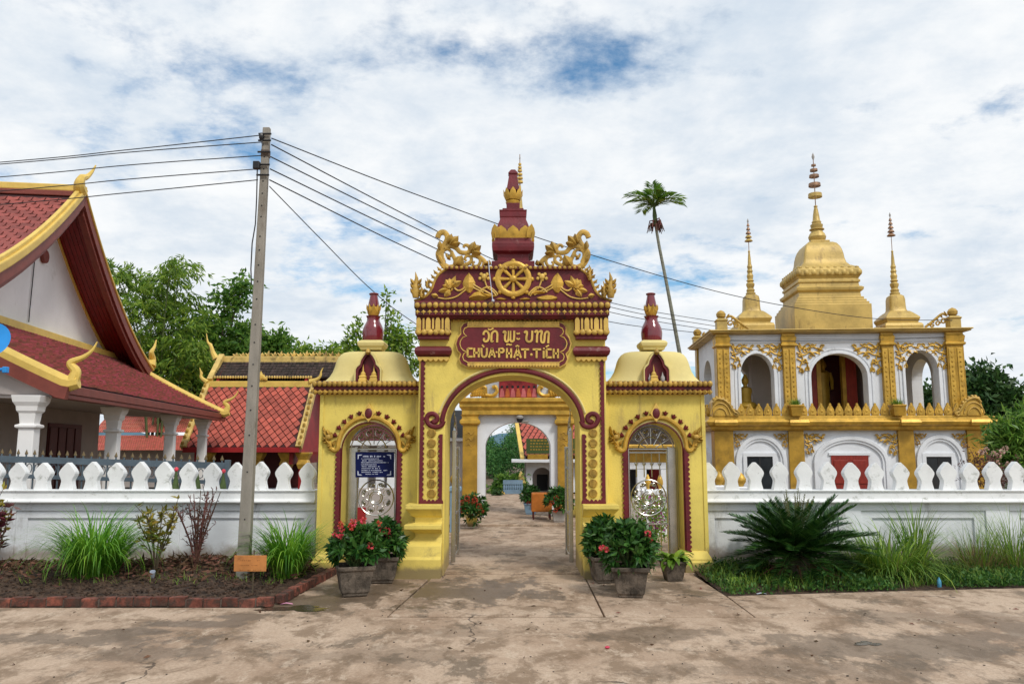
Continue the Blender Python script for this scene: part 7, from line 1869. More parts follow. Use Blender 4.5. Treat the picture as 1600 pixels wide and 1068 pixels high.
# ---- euphorbias in square concrete pots
me_pot = {}
def euphorbia(label, px, py, s, rot, flowers, seed, fol_r=.50, fol_h=.62, zoff=0.0, leafm_='euph', group='crown-of-thorns pots beside the gate', flower_m='redflower', n_ros=125, pot_m='potstone', z=0.004, dens=1.0, ctr_h=None):
    g = gnd(px, py, z); rg = np.random.default_rng(seed)
    t = thing('potted_euphorbia', label, 'potted plant', tuple(g), R(rot), group)
    q = MB(); q.square([(.145*s, 0), (.15*s, .03*s), (.165*s, .05*s), (.205*s, .30*s), (.225*s, .31*s), (.232*s, .36*s), (.20*s, .36*s), (.19*s, .31*s)])
    pot = q.build('pot', M[pot_m], t, bevel=.012*s)
    rb = MB()
    for k in range(4):
        a = math.pi/2*k
        for u in (-.5, 0, .5):
            x0, x1 = u*.15*s, u*.20*s; p0 = Vector((x0, -.165*s, .06*s)); p1 = Vector((x1, -.203*s, .29*s)); rm = Matrix.Rotation(a, 3, 'Z')
            rb.tube([tuple(rm@p0), tuple(rm@p1)], .008*s, 4)
    rb.build('pot_ribs', M[pot_m], pot)
    MB().square([(.195*s, .30*s), (.19*s, .325*s)]).build('soil', M['soil'], pot)
    arrs = []; stems = MB(); ctr = np.array([0, 0, ctr_h if ctr_h else (.36+.17)*s])
    for k in range(int(n_ros*dens)):
        u = rg.normal(size=3); u[2] = abs(u[2])*1.05-.40; u /= np.linalg.norm(u)
        rr = rg.uniform(.62, 1.0)
        c = ctr+u*np.array([fol_r, fol_r, fol_h*.62])*rr
        if k % 4 == 0: stems.tube([(rg.uniform(-.05, .05), rg.uniform(-.05, .05), .3*s), tuple((c*.5+np.array([0, 0, .2*s]))), tuple(c)], [.014, .011, .007], 5)
        n = 13; a = rg.uniform(0, 6.28, n); ax = u+np.array([0, 0, .35]); ax /= np.linalg.norm(ax)
        e1 = np.cross(ax, [.3, .5, .8]); e1 /= np.linalg.norm(e1); e2 = np.cross(ax, e1)
        d = np.outer(np.cos(a), e1)+np.outer(np.sin(a), e2)+ax*rg.uniform(.05, .9, (n, 1))
        arrs.append(leaf_arrays(np.repeat(c[None], n, 0)+d*.01, d, rg.uniform(.08, .15, n), rg.uniform(.036, .056, n), .12, rg))
    stems.build('stems', M['greenstem'], t)
    v, q_ = cat_arrays(arrs); link('foliage', arr_mesh('foliage', v, q_, M[leafm_]), t)
    Yf = g.y-fol_r*.72
    inv = Matrix.Rotation(-R(rot), 3, 'Z')
    for fx_, fy_, fs in flowers:
        w = at(fx_, fy_, Yf); c = np.array(inv@(w-g)); n = int(30*fs)
        u = rg.normal(size=(n, 3)); u /= np.linalg.norm(u, axis=1, keepdims=True); pos = c+u*.024*fs; d = u+rg.normal(size=u.shape)*.5
        v, q_ = leaf_arrays(pos, d, np.full(n, .030), np.full(n, .030), .1, rg); link('flower_cluster', arr_mesh('flower_cluster', v, q_, M[flower_m if rg.random() < .75 else 'orangeflower']), t)
    return t
euphorbia('crown-of-thorns with red flowers in square concrete pot, front left of the gate', 553, 928, 1.0, 18, [(552, 816, 1.3), (549, 822, 1.0), (568, 813, 1.0), (534, 826, .8), (532, 818, .8), (523, 836, .8), (533, 838, .7), (579, 852, 1.0), (592, 817, .6)], 21, .29, .50)
euphorbia('crown-of-thorns with red flowers in square pot against the left gate pedestal', 598, 908, .95, 5, [(604, 830, 1.5), (598, 828, 1.0), (602, 848, .8), (604, 860, 1.2), (594, 856, .7), (607, 836, 1.0)], 22, .265, .48)
euphorbia('big crown-of-thorns with few red flowers in square pot, front right of the gate', 985, 930, 1.0, -6, [(1012, 833, .9), (941, 856, .9), (948, 858, .5), (1016, 842, .6)], 23, .30, .58, n_ros=150)
euphorbia('crown-of-thorns in square pot partly hidden against the right gate pedestal', 946, 908, .95, 8, [(1000, 828, .5)], 24, .25, .52)
# lime green plant in a small pot
g = gnd(1052, 906, 0.0); t = thing('potted_lily', 'small pot with broad lime green leaves by the right side gate', 'potted plant', tuple(g), R(4))
MB().square([(.10, 0), (.105, .02), (.15, .23), (.165, .235), (.165, .265), (.14, .265)]).build('pot', M['potstone'], t, bevel=.01)
q = MB(); rg = np.random.default_rng(31)
for k in range(46):
    a = rg.uniform(0, 6.28); el = rg.uniform(.4, 1.35); ln = rg.uniform(.20, .36); d = Vector((math.cos(a), math.sin(a), 0)); sd = Vector((-math.sin(a), math.cos(a), 0)); p = Vector((d.x*.04, d.y*.04, .24)); e = el; prev = None
    for i in range(6):
        w = .044*math.sin(math.pi*(.12+.86*i/5)); b = len(q.v); q.v += [tuple(p-sd*w), tuple(p+Vector((0, 0, -.008))), tuple(p+sd*w)]
        if prev is not None: q.f += [(prev, prev+1, b+1, b), (prev+1, prev+2, b+2, b+1)]
        prev = b; p = p+(d*math.cos(e)+Vector((0, 0, math.sin(e))))*ln/5; e -= .42
q.build('leaves', M['limeleaf'], t, smooth=60)

# ---- grass clumps
def blades(rg, n, r0, L0, L1, w, lean0, lean1, bend, seg=6):
    vs_, qs = [], []
    for k in range(n):
        a = rg.uniform(0, 2*math.pi); rr = r0*math.sqrt(rg.random()); b = np.array([math.cos(a)*rr+rg.normal()*.02, math.sin(a)*rr+rg.normal()*.02, 0]); a2 = a+rg.normal()*.6
        L = rg.uniform(L0, L1); e = math.pi/2-rg.uniform(lean0, lean1); bd = bend*rg.uniform(.5, 1.5); d = np.array([math.cos(a2), math.sin(a2), 0]); s = np.array([-math.sin(a2), math.cos(a2), 0]); p = b
        o = len(vs_)
        for i in range(seg+1):
            t = i/seg; ww = w*(1-t**2.2)*(.6+.4*min(1, t*4))*rg.uniform(.9, 1.1)
            vs_ += [p-s*ww, p+s*ww]
            p = p+(d*math.cos(e)+np.array([0, 0, math.sin(e)]))*L/seg; e -= bd/seg*(.4+1.2*t)
        for i in range(seg): qs.append((o+2*i, o+2*i+1, o+2*i+3, o+2*i+2))
    return np.array(vs_), np.array(qs)
def grass(name, label, px, py, z, parts, seed, group=None, dy=0.0):
    g = gnd(px, py, z); rg = np.random.default_rng(seed); t = thing(name, label, 'grass clump', tuple(g), 0, group)
    for nm, m, *a in parts:
        v, q = blades(rg, *a); link(nm, arr_mesh(nm, v, q, M[m], True), t)
    return t
grass('lemongrass', 'big bushy lemongrass clump in the soil bed, left one', 146, 899, .08, [('blades', 'lemongrass', 820, .27, .6, 1.3, .009, .04, .6, 2.3, 9), ('dry_blades', 'drygrass', 60, .15, .3, .7, .005, .5, 1.3, 1.6, 6)], 41, 'lemongrass clumps')
grass('lemongrass', 'upright lemongrass clump in the soil bed beside the gate', 449, 901, .08, [('blades', 'lemongrass', 560, .16, .55, 1.1, .010, .03, .55, 2.1, 9), ('dry_blades', 'drygrass', 40, .15, .3, .6, .005, .5, 1.2, 1.4, 6)], 42, 'lemongrass clumps')
grass('wild_grass', 'arching wild grass clump right beside the cycad', 1395, 900, .02, [('blades', 'wildgrass', 640, .38, .5, 1.1, .0085, .1, 1.0, 2.1, 7), ('dry_blades', 'drygrass', 150, .34, .4, .8, .004, .3, 1.2, 1.6, 6)], 43, 'wild grass clumps along the right wall')
grass('wild_grass', 'tall upright green grass tuft before the middle of the right wall', 1432, 892, .03, [('blades', 'wildgrass', 90, .12, .7, 1.15, .010, .0, .35, .9, 7)], 44, 'wild grass clumps along the right wall')
grass('wild_grass', 'brownish dry grass clump near the right end of the wall', 1530, 892, .03, [('blades', 'wildgrass', 120, .25, .5, 1.0, .0045, .05, .7, 1.0, 6), ('dry_blades', 'drygrass', 260, .25, .3, .8, .004, .1, 1.2, 1.4, 6)], 45, 'wild grass clumps along the right wall')
grass('wild_grass', 'thin tall grass clump at the right edge of the picture', 1588, 893, .03, [('blades', 'wildgrass', 220, .22, .6, 1.25, .0045, .05, .7, 1.0, 7), ('dry_blades', 'drygrass', 160, .25, .3, .7, .004, .3, 1.2, 1.4, 6)], 46, 'wild grass clumps along the right wall')
grass('wild_grass', 'low fine grass tuft between the cycad and the tall grass', 1345, 893, .03, [('blades', 'wildgrass', 170, .2, .35, .75, .005, .2, 1.0, 1.5, 6)], 47, 'wild grass clumps along the right wall')

# ---- cycad
g = gnd(1245, 903, .02); cy = thing('cycad', 'dark green sago cycad with a wide crown before the right wall', 'cycad', tuple(g)); rg = np.random.default_rng(51)
MB().lathe([(.16, -.05), (.19, .1), (.17, .28), (.10, .36)], 0, 0, 12).build('trunk', M['bark'], cy, smooth=True)
for k in range(84):
    tier_ = k/84; a = k*2.39996+rg.normal()*.1
    el = .05+1.25*tier_+rg.normal()*.06; ln = rg.uniform(.80, 1.12)*(1-.12*tier_)
    pth, arr = frond((.05*math.cos(a), .05*math.sin(a), .30), a, el, ln, .75*rg.uniform(.7, 1.3)*(1-.4*tier_), 46, .165, rg, .021, .40, .3)
    fr_ = MB().tube([tuple(p) for p in pth], list(np.linspace(.010, .003, len(pth))), 4).build('frond', M['cycad'], cy)
    link('leaflets', arr_mesh('leaflets', arr[0], arr[1], M['cycad']), fr_)
for k in range(16):
    a = rg.uniform(0, 6.28); pth, arr = frond((.03*math.cos(a), .03*math.sin(a), .32), a, R(rg.uniform(74, 90)), rg.uniform(.70, .92), .1, 24, .05, rg, .010, .8, .0)
    fr_ = MB().tube([tuple(p) for p in pth], list(np.linspace(.010, .004, len(pth))), 4).build('young_frond', M['cycadnew'], cy)
    link('leaflets', arr_mesh('leaflets', arr[0], arr[1], M['cycadnew']), fr_)
q = MB()
for k in range(12):
    a = rg.uniform(0, 6.28); q.tube([(.1*math.cos(a), .1*math.sin(a), .2), (.35*math.cos(a), .35*math.sin(a), .15), (.6*math.cos(a), .6*math.sin(a), .02)], [.02, .015, .006], 4)
q.build('dead_fronds', M['litter'], cy)

# ---- shrubs in the left bed
def twig_shrub(name, label, px, py, z, h, w, nst, m_leaf, leafL, leafW, n_leaf, seed, m_stem='stem', top_only=.45, cat='shrub', up=.6):
    g = gnd(px, py, z); rg = np.random.default_rng(seed); t = thing(name, label, cat, tuple(g)); q = MB(); P, D = [], []
    for k in range(nst):
        a = rg.uniform(0, 6.28); e = np.array([math.cos(a)*w*rg.uniform(.2, 1), math.sin(a)*w*rg.uniform(.2, 1), h*rg.uniform(.72, 1.0)])
        pts = smooth_path([(0, 0, -.02), tuple(e*.45*np.array([.7, .7, 1])), tuple(e)], 5); q.tube(pts, list(np.linspace(.013, .005, len(pts))), 5)
        for b_ in range(3):
            s0 = np.array(pts[int(rg.integers(4, 10))]); e2 = s0+np.array([rg.normal()*.08, rg.normal()*.08, rg.uniform(.08, .25)])*h; q.tube([tuple(s0), tuple(e2)], [.006, .003], 4)
            for c in range(int(n_leaf/nst/3)): s = rg.random(); P.append(s0+(e2-s0)*s); D.append(np.array([rg.normal(), rg.normal(), up+rg.normal()*.4]))
        for c in range(int(n_leaf/nst)): s = top_only+(1-top_only)*rg.random(); f = s*(len(pts)-1); P.append(np.array(pts[int(f)])); D.append(np.array([rg.normal(), rg.normal(), up+rg.normal()*.4]))
    q.build('stems', M[m_stem], t)
    n = len(P); v, qq = leaf_arrays(np.array(P), np.array(D), rg.uniform(.7, 1.3, n)*leafL, rg.uniform(.7, 1.3, n)*leafW, rg=rg); link('leaves', arr_mesh('leaves', v, qq, M[m_leaf]), t)
    return t
twig_shrub('croton_shrub', 'thin croton shrub with yellow-green leaves in the soil bed', 242, 895, .08, .98, .36, 9, 'croton', .10, .032, 190, 61, top_only=.6)
twig_shrub('dry_shrub', 'leafless reddish-brown dried shrub against the left wall', 306, 890, .08, 1.10, .38, 15, 'drytwig', .06, .016, 260, 62, 'drytwig', .25)
twig_shrub('red_croton', 'red and green croton leaves at the left edge of the picture', -6, 888, .08, .92, .20, 6, 'redcroton', .14, .045, 80, 63, top_only=.8)
twig_shrub('croton_shrub', 'green-yellow croton sprig at the left edge above the red leaves', -10, 887, .08, 1.04, .18, 5, 'croton', .13, .045, 40, 64, top_only=.8)
# ---- oleander with pale flowers behind the right wall
ol = tree('oleander_bush', 'oleander bush with pale pink blossom hanging over the right end of the wall', gbase(1580, 13.4), px_blobs([(1580, 688, 24), (1600, 665, 22), (1565, 700, 18), (1590, 715, 22), (1560, 676, 12), (1620, 690, 30), (1605, 735, 14)], 13.4, .7), M['oleander'], 190, 22, .17, .032, .10, droop=.0, seed=65, trunk_r=.045, cat='bush')
rg = np.random.default_rng(66); ob_ = np.array(gbase(1580, 13.4))
for px, py in ((1533, 706), (1541, 702), (1552, 708), (1560, 712), (1566, 705), (1548, 718), (1571, 700), (1575, 725), (1558, 722)):
    c = np.array(at(px, py, 12.95))-ob_; n = 22; u = rg.normal(size=(n, 3)); u /= np.linalg.norm(u, axis=1, keepdims=True)
    v, q_ = leaf_arrays(c+u*.02, u, np.full(n, .034), np.full(n, .03), .1, rg); link('blossom', arr_mesh('blossom', v, q_, M['pinkflower']), ol)
# dry vine on the wall top
vn = thing('dry_vine', 'dark dried vine tangled behind the last merlons on the right', 'vine', tuple(at(1545, 760, 12.75))); vo = Vector(vn.location); q = MB(); P = []
for k in range(22):
    p = vo+Vector((rg.uniform(-.25, .35), rg.uniform(-.1, .25), rg.uniform(-.05, .1))); pts = [tuple(p-vo)]
    for i in range(6): p = p+Vector((rg.normal()*.07, rg.normal()*.05, rg.uniform(.0, .13))); pts.append(tuple(p-vo)); P.append(np.array(p-vo))
    q.tube(pts, list(np.linspace(.008, .003, 7)), 4)
q.build('stems', M['drytwig'], vn); P = np.repeat(np.array(P), 6, 0)+rg.normal(size=(len(P)*6, 3))*.03
v, q_ = leaf_arrays(P, rg.normal(size=P.shape), np.full(len(P), .06), np.full(len(P), .02), .2, rg); link('leaves', arr_mesh('leaves', v, q_, M['drytwig']), vn)

# ---- courtyard pots seen through the gate
euphorbia('bushy red-flowered pot plant inside the gate on the left', 737, 822, .55, 0, [(722, 785, 2), (730, 778, 2), (742, 781, 2), (748, 790, 2), (727, 795, 2), (738, 800, 1.6), (752, 797, 1.8), (719, 797, 1.6), (735, 788, 2)], 71, .34, .50, ctr_h=.38, group='red-flowered pots inside the gate', flower_m='orangeflower', n_ros=90, z=.06, pot_m='yellowbase')
euphorbia('red-flowered plant in a grey pot inside the gate, rightmost', 873, 815, .75, 0, [(870, 778, 2), (862, 785, 1.6), (874, 790, 1.8), (868, 797, 1.5), (880, 783, 1.6)], 72, .32, .50, ctr_h=.48, group='red-flowered pots inside the gate', flower_m='orangeflower', n_ros=80, z=.06, pot_m='stone')
euphorbia('small red-flowered plant in a blue pot just left of the orange table', 829, 803, .8, 0, [(826, 785, 1.2), (834, 779, 1.2), (831, 789, 1.2)], 73, .24, .42, ctr_h=.45, group='red-flowered pots inside the gate', flower_m='orangeflower', n_ros=60, z=.06, pot_m='bluepost')
# magenta flowers behind the right side gate
g_ = (at(1022, 800, 14.5).x, 14.5, 0); t = thing('bougainvillea', 'magenta-flowered shrub seen through the right side gate', 'shrub', g_); rg = np.random.default_rng(74)
n = 1500; p = np.stack([rg.normal(size=n)*.22, rg.normal(size=n)*.22, .15+rg.random(n)*.75], 1); v, q_ = leaf_arrays(p, rg.normal(size=(n, 3)), np.full(n, .06), np.full(n, .03), rg=rg); link('leaves', arr_mesh('leaves', v, q_, M['bamboo']), t)
n = 160; p = np.stack([rg.normal(size=n)*.2, rg.normal(size=n)*.2-.12, .35+rg.random(n)*.6], 1); v, q_ = leaf_arrays(p, rg.normal(size=(n, 3)), np.full(n, .05), np.full(n, .045), rg=rg); kind(link('flowers', arr_mesh('flowers', v, q_, M['magenta']), t), 'stuff')
MB().tube([(0, 0, -.02), (.02, 0, .3), (0, .02, .7)], [.02, .015, .006], 5).build('stem', M['stem'], t)

# ---- low weeds on the verge, litter in the bed
rg = np.random.default_rng(81)
n = 30000; X = 2.62+rg.random(n)**1.0*5.6; yf = 10.0+(X-2.6)*.148; Yv = yf+.0+(12.2-yf)*rg.random(n)**1.1
keep = (rg.random(n) < np.clip(.35+.65*np.sin(X*2.3)*np.sin(Yv*3.1+X), .12, 1)) & ~((X > 4.9) & (X < 5.6) & (Yv < yf+.25))
X, Yv = X[keep], Yv[keep]; n = len(X); z = (Yv-10)*.02
p = np.stack([X, Yv, z+rg.random(n)**2*.12], 1); d = rg.normal(size=(n, 3))*.8; d[:, 2] = abs(d[:, 2])+.5
v, q_ = leaf_arrays(p, d, rg.uniform(.02, .075, n), rg.uniform(.012, .04, n), rg=rg)
kind(link('weeds', arr_mesh('weeds', v, q_, M['turf'])), 'stuff')
lst = []
for k in range(900):
    x = 2.65+rg.random()*5.6; yf0 = 10.0+(x-2.6)*.148; y = yf0+.1+rg.random()*(12.15-yf0-.1); v, q_ = blades(rg, 5, .03, .08, .24, .0035, .1, .8, .8, 3); lst.append((v+np.array([x, y, (y-10)*.02]), q_))
v, q_ = cat_arrays(lst); kind(link('short_grass', arr_mesh('short_grass', v, q_, M['wildgrass'])), 'stuff')
lst = []
for k in range(140):
    x = -7+rg.random()*4.3; y = 10.3+rg.random()*1.6; v, q_ = blades(rg, 4, .03, .05, .14, .003, .1, .9, .8, 3); lst.append((v+np.array([x, y, .06+(y-9.4)*.009]), q_))
v, q_ = cat_arrays(lst); kind(link('bed_grass', arr_mesh('bed_grass', v, q_, M['wildgrass'])), 'stuff')
n = 3200; X = -2.8-rg.random(n)**1.2*5.2; Yv = 12.1-np.abs(rg.normal(size=n))*.62; ok = Yv > 9.6; X, Yv = X[ok], Yv[ok]; n = len(X)
hump = .16*np.exp(-((X+4.3)/.75)**2-((Yv-11.6)/.45)**2)
p = np.stack([X, Yv, .075+(Yv-9.42)*.009+rg.random(n)*.05+hump*rg.random(n)], 1); d = rg.normal(size=(n, 3)); d[:, 2] *= .35
v, q_ = leaf_arrays(p, d, rg.uniform(.05, .17, n), rg.uniform(.012, .045, n), .3, rg)
kind(link('leaf_litter', arr_mesh('leaf_litter', v, q_, M['litter'])), 'stuff')
n = 46; X = rg.uniform(-5.5, 6.5, n); Yv = rg.uniform(6.6, 9.2, n); Yv[:14] = rg.uniform(9.3, 11.2, 14); X[:14] = rg.uniform(-2.4, 2.4, 14)
p = np.stack([X, Yv, np.full(n, .010)], 1); d = rg.normal(size=(n, 3)); d[:, 2] = 0
v, q_ = leaf_arrays(p, d, rg.uniform(.03, .08, n), rg.uniform(.015, .035, n), .15, rg)
kind(link('pavement_leaves', arr_mesh('pavement_leaves', v, q_, M['litter'])), 'stuff')
# soil crumbs and pebbles
q = MB()
for k in range(1500):
    x = -2.85-random.random()*4.6; y = 9.47+random.random()*1.5; s = random.uniform(.006, .022)
    q.ball((x, y, .07+(y-9.42)*.009+random.uniform(-.005, .01)), s, 5, 3, random.uniform(.8, 1.4), 1, random.uniform(.6, 1))
kind(q.build('soil_crumbs', M['soil']), 'stuff')
q = MB()
for k in range(260):
    x = random.uniform(-5, 7); y = random.uniform(6.2, 9.9); s = random.uniform(.003, .010)
    if y > 9.25 and (x < -2.5 or x > 2.6): continue
    q.ball((x, y, .004), s, 5, 3, random.uniform(.8, 1.5), 1, .6)
kind(q.build('pavement_grit', M['potstone']), 'stuff')

# ================================================================== utility pole and its cables
pbase = gnd(380, 902, .07); PYY = pbase.y
ptop = at(417, 200, PYY)
pole = thing('utility_pole', 'leaning square concrete utility pole standing in the soil bed', 'pole', tuple(pbase))
tv = ptop-pbase; HP = tv.length
def pp_(t, dx=0, dyy=0): v = pbase.lerp(ptop, t); return v-pbase+Vector((dx, dyy, 0))
q = MB(); w0, w1 = .082, .050
def sec(t): w = w0+(w1-w0)*t; c = pp_(t); return [(c.x-w, c.y-w*.8, c.z), (c.x+w, c.y-w*.8, c.z), (c.x+w, c.y+w*.8, c.z), (c.x-w, c.y+w*.8, c.z)]
ts = [-.04]+[i/12 for i in range(13)]
for t in ts: q.v += sec(t)
for k in range(len(ts)-1):
    for i in range(4): j = (i+1) % 4; q.f.append((4*k+i, 4*k+j, 4*k+4+j, 4*k+4+i))
q.f += [(3, 2, 1, 0), tuple(4*(len(ts)-1)+i for i in range(4))]
q.build('shaft', M['concrete'], pole, bevel=.012)
me_h = MB().lathe([(.011, -.004), (.011, .004)], seg=8).mesh('dark_hole_disc', mats=[M['dark']])  # flat dark discs on the shaft paint the shade inside the holes
for y in (250, 270, 290, 310, 330, 348, 380, 402, 426, 452, 480, 520, 548, 582, 615, 652, 690, 745, 815):
    t = (901-y)/(901-200); t = max(0, min(1, t*1.0)); w = w0+(w1-w0)*t; c = pp_(t); link('dark_hole_disc', me_h, pole, (c.x, c.y-w*.8, c.z), (R(90), 0, 0))
q = MB(); c = pp_(.985); q.ball((c.x-.05, c.y-.06, c.z-.06), .05, 8, 5, .8, 1, 1.2); q.tube([(c.x-.07, c.y-.06, c.z-.02), (c.x-.02, c.y-.08, c.z-.2)], .012, 5); q.build('cable_clamp', M['blackplastic'], pole, smooth=True)
c = pp_(.965); w = w0+(w1-w0)*.965
MB().box(c.x-w-.004, c.x+w+.004, c.y-w*.8-.004, c.y+w*.8+.004, c.z-.22, c.z-.12).build('painted_band', M['mortar'], pole)
for k, y in enumerate((213, 224, 243, 264, 281)):
    t = (901-y)/(901-200); c = pp_(t); MB().tube([(c.x-.09, c.y-.07, c.z), (c.x+.09, c.y-.07, c.z)], .014, 6).build('spool', M['blackplastic'], pole)
bx_ = at(401, 259, PYY-.12)-pbase; MB().box(bx_.x-.045, bx_.x+.045, bx_.y-.04, bx_.y+.04, bx_.z-.05, bx_.z+.06).build('junction_box', M['blackplastic'], pole, bevel=.01)
MB().tube([tuple(at(p, y, PYY-.12)-pbase) for p, y in ((402, 265), (401, 310), (399, 350), (394, 380), (392, 420), (393, 445))], .009, 5).build('down_lead', M['cable'], pole)
def cable(label, pts, Ys, r=.010, sag=0.0):
    P = [at(x, y, Y) for (x, y), Y in zip(pts, Ys)]
    path_ = smooth_path([tuple(p) for p in P], 10); o = Vector(path_[0])
    t = MB().tube([tuple(Vector(p)-o) for p in path_], r, 5).build('power_cable', M['cable'], None)
    t.location = o; tag(t, label, 'cable', 'overhead cables on the utility pole')
names = ['topmost', 'second from the top', 'third from the top', 'fourth from the top', 'lowest']
for k, (a, b, c) in enumerate((((411, 211), (200, 234), (-30, 256)), ((410, 222), (200, 238), (-30, 259)), ((408, 243), (200, 258), (-30, 279)), ((403, 264), (200, 280), (-30, 301)), ((403, 281), (200, 301), (-30, 322)))):
    cable('black cable from the pole to the left edge, %s of five' % names[k], (a, b, c, (-700, c[1]+52)), (PYY-.07, 11.2, 12.2, 15.5), .0075)
cable('black cable from the pole top passing high over the gate to the golden stupa', [(424, 216), (640, 300), (870, 381), (1100, 450), (1240, 480), (1372, 498), (1488, 500)], (PYY-.07, 12.2, 14.6, 17, 18.5, 20, 20.6), .0085)
cable('black cable running from the pole behind the gate spire, topmost of four', [(424, 226), (640, 339), (800, 418), (956, 473), (1110, 501), (1300, 528)], (PYY-.07, 13.5, 17, 21, 25, 30), .0095)
cable('black cable running from the pole behind the gate spire, second of four', [(423, 245), (640, 352), (800, 427), (956, 480), (1110, 508), (1300, 534)], (PYY-.07, 13.5, 17, 21, 25, 30), .0095)
cable('black cable running from the pole behind the gate spire, third of four', [(422, 264), (640, 369), (800, 440), (956, 488), (1110, 515), (1300, 540)], (PYY-.07, 13.5, 17, 21, 25, 30), .0095)
cable('black cable running from the pole behind the gate spire, lowest of four', [(421, 281), (640, 389), (800, 458), (956, 503), (1110, 522), (1300, 546)], (PYY-.07, 13.5, 17, 21, 25, 30), .0095)
cable('thin drop cable slanting from the pole down behind the left gate vase', [(421, 291), (500, 372), (580, 452), (650, 506), (760, 575)], (PYY-.07, 12, 13.2, 14.2, 20.2), .0075)

# ================================================================== iron railing behind the left wall
YF = 13.0
fl0, fl1 = at(-40, 720, YF).x, at(356, 720, YF).x
fe = thing('iron_railing', 'blue-grey iron railing with spear tips behind the left wall', 'fence', ((fl0+fl1)/2, YF, 0)); fo = (fl0+fl1)/2
zr = lambda x: at(0, 713, YF).z+(at(0, 724, YF).z-at(0, 713, YF).z)*((x+fo)-at(0, 720, YF).x)/(fl1-at(0, 720, YF).x)
a, b = fl0-fo, fl1-fo
for dz, h in ((-.035, .05), (-.30, .03), (-1.2, .03)):
    MB().add([(a, -.03, zr(a)+dz-h), (b, -.03, zr(b)+dz-h), (b, .03, zr(b)+dz-h), (a, .03, zr(a)+dz-h), (a, -.03, zr(a)+dz+h), (b, -.03, zr(b)+dz+h), (b, .03, zr(b)+dz+h), (a, .03, zr(a)+dz+h)],
             [(0, 3, 2, 1), (4, 5, 6, 7), (0, 1, 5, 4), (1, 2, 6, 5), (2, 3, 7, 6), (3, 0, 4, 7)]).build('rail', M['iron'], fe)
me_pk = MB().tube([(0, 0, -1.3), (0, 0, .05)], .013, 6).mesh('picket', mats=[M['iron']])
me_sp = MB().add([(-.04, 0, 0), (0, -.012, .0), (.04, 0, 0), (0, .012, 0), (0, 0, .10), (-.014, 0, -.03), (.014, 0, -.03)], [(0, 1, 4), (1, 2, 4), (2, 3, 4), (3, 0, 4), (0, 5, 1), (1, 6, 2), (5, 6, 1), (0, 3, 5), (3, 2, 6), (3, 6, 5)]).mesh('spear_tip', mats=[M['irongold']])
x = a+.04; k = 0
while x < b:
    p = link('picket', me_pk, fe, (x, 0, zr(x))); link('spear_tip', me_sp, p, (0, 0, .06), (0, 0, 0), (.75, 1, .75))
    if k % 3 == 2: q = 0
    x += .132; k += 1
q = MB(); x = a+.1
while x < b-.05:
    q.tube([(x+.045*math.cos(t), 0, zr(x)-.17+.075*math.sin(t)) for t in np.linspace(0, 6.28, 9)], .008, 4, cap=False); x += .132
kind(q.build('scrollwork', M['iron'], fe), 'stuff')
MB().box(b-.04, b+.04, -.04, .04, 0, zr(b)+.06).build('end_post', M['iron'], fe, bevel=.006)

# ---- small flag bundles just behind the left wall
for px, hgt_, lab in ((274, .30, 'green cone flag with red top behind the left wall, leftmost'), (308, .27, 'green cone flag behind the left wall, middle one'), (348, .27, 'green cone flag with red top behind the left wall, nearest the pole')):
    p = at(px, 763, 12.62); t = thing('cone_flag', lab, 'flag', (p.x, 12.62, p.z-.25), 0, 'cone flags behind the left wall')
    MB().lathe([(.06, .24), (.05, .3), (.02, .25+hgt_*.7), (.008, .25+hgt_)], seg=8).build('cone', M['greenstem'], t, smooth=True)
    MB().tube([(0, 0, 0), (0, 0, .3)], .012, 5).build('stick', M['stem'], t)
    if px != 308: MB().ball((0, 0, .25+hgt_), .035, 8, 5).build('red_top', M['redflower'], t, smooth=True)

# ---- orange board on a stick
g = gnd(394, 926, .065); t = thing('orange_board', 'small faded orange board nailed to a stick before the pole', 'sign', tuple(g))
q0, q1 = at(366.5, 867, g.y), at(416, 892, g.y)
MB().box(q0.x-g.x, q1.x-g.x, -.012, .006, q1.z-g.z, q0.z-g.z).build('board', M['orange'], t, bevel=.004)
MB().tube([(0, .012, -.05), (0, .012, q0.z-g.z+.06)], .008, 5).build('stick', M['stem'], t)
q = MB(); rnd = random.Random(9)
for j in range(3):
    x = q0.x-g.x+.07
    while x < q1.x-g.x-.07:
        w = rnd.uniform(.008, .02)
        if rnd.random() < .55: q.box(x, x+w, -.0135, -.0119, q0.z-g.z-.055-.055*j-rnd.uniform(.004, .012), q0.z-g.z-.055-.055*j)
        x += w+.008
M['fadedprint'] = mat('faded_brown_print', (0.28, 0.11, 0.03), 0.8, 0.1)
q.build('lettering', M['fadedprint'], t)

# ---- blue satellite dish at the left edge
dc = at(-14, 533, 12.9); t = thing('satellite_dish', 'blue satellite dish cut off by the left edge of the picture', 'dish', (dc.x, dc.y, 0))
q = MB(); n = 28; prof_ = [(0, 0), (.10, .008), (.2, .03), (.29, .065)]
q.lathe([(.001, 0), (.10, .008), (.2, .03), (.30, .07), (.31, .072), (.20, .045), (.10, .02), (.001, .012)], seg=n)
ds = q.build('bowl', M['dish'], t, smooth=True); ds.location = (0, 0, dc.z); ds.rotation_euler = (R(72), 0, R(12))
pz2 = at(-14, 578, 12.9).z
MB().tube([(0, .08, 0), (0, .08, dc.z)], .03, 8).build('mast', M['iron'], t)
MB().tube([(-.05, -.02, pz2), (.33, -.05, pz2+.01)], .028, 8).build('arm', M['dish'], t, smooth=True)
MB().box(.27, .34, -.09, -.0, pz2-.05, pz2+.05).build('feed_horn', M['dish'], t, bevel=.012)

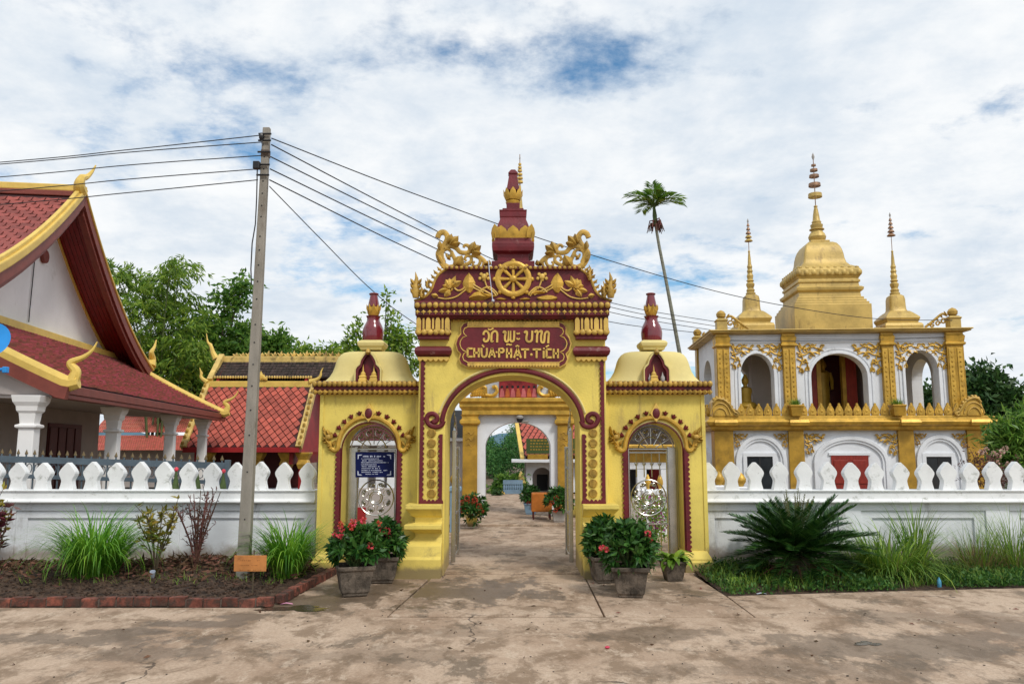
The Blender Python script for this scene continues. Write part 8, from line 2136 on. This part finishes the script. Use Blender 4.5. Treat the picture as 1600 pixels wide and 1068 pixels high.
# ---- grey stone spire behind the oleander
p = at(1574, 652, 14.6); t = MB().lathe([(.16, 0), (.15, p.z-.7), (.135, p.z-.45), (.10, p.z-.15), (.05, p.z-.03), (.005, p.z)], seg=12).build('stone_spire', M['stone'], None, smooth=True); t.location = (p.x, 14.6, 0)
tag(t, 'weathered grey stone spire poking out of the oleander bush', 'spire')

# ---- bits of litter
def litter(name, label, cat, px, py, z, mb, m, rz=0, rx=0):
    g = gnd(px, py, z); o = mb.build(name, M[m], None, smooth=True); o.location = g; o.rotation_euler = (rx, 0, rz); tag(o, label, cat)
bt = lambda: MB().lathe([(.022, 0), (.026, .008), (.026, .075), (.021, .095), (.010, .112), (.010, .125)], seg=12)
litter('plastic_bottle', 'small blue plastic bottle standing in the grass verge on the right', 'bottle', 1468, 917, .0, bt(), 'bottle')
litter('plastic_cup', 'crumpled pale blue plastic cup lying in the soil bed', 'cup', 238, 901, .085, MB().lathe([(.025, 0), (.035, .09), (.032, .09), (.022, .004)], seg=12), 'paper', .4, .5)
litter('wrapper', 'pink wrapper lying on the wet pavement near the kerb corner', 'litter', 448, 943, .006, MB().add([(-.07, -.02, 0), (.0, -.03, .015), (.075, -.012, 0), (.06, .02, .006), (-.01, .012, .018), (-.065, .02, .002)], [(0, 1, 4, 5), (1, 2, 3, 4)]), 'pinkpaper')
litter('fallen_leaf', 'torn pale green leaf lying at the edge of the grass verge', 'leaf', 1148, 905, .05, MB().leaf((-.16, 0), (.16, .04), .12, .03, 0), 'limeleaf', .3, R(-70))
litter('fallen_leaf', 'dull green leaf lying among the weeds below the right gate plinth', 'leaf', 1135, 888, .08, MB().leaf((-.12, 0), (.12, .03), .08, .03, 0), 'oleander', -.3, R(-60))
litter('wrapper', 'small green and white wrapper on the pavement edge near the cycad', 'litter', 1190, 927, .004, MB().add([(-.06, -.02, 0), (.0, -.02, .012), (.06, -.015, 0), (.055, .02, .004), (-.01, .016, .014), (-.06, .02, .002)], [(0, 1, 4, 5), (1, 2, 3, 4)]), 'paper')
litter('fallen_leaf', 'yellowed dry leaf pile near the right end of the verge', 'leaf', 1560, 905, .04, MB().leaf((-.2, 0), (.2, .05), .14, .05, 0).leaf((-.05, .0), (.25, -.08), .1, .04, 0), 'drygrass', .2, R(-65))
litter('fallen_flower', 'tiny red fallen flower on the pavement right of the centre', 'flower', 949, 1012, .004, MB().ball((0, 0, .01), .02, 6, 4, 1.2, 1, .6), 'redflower')
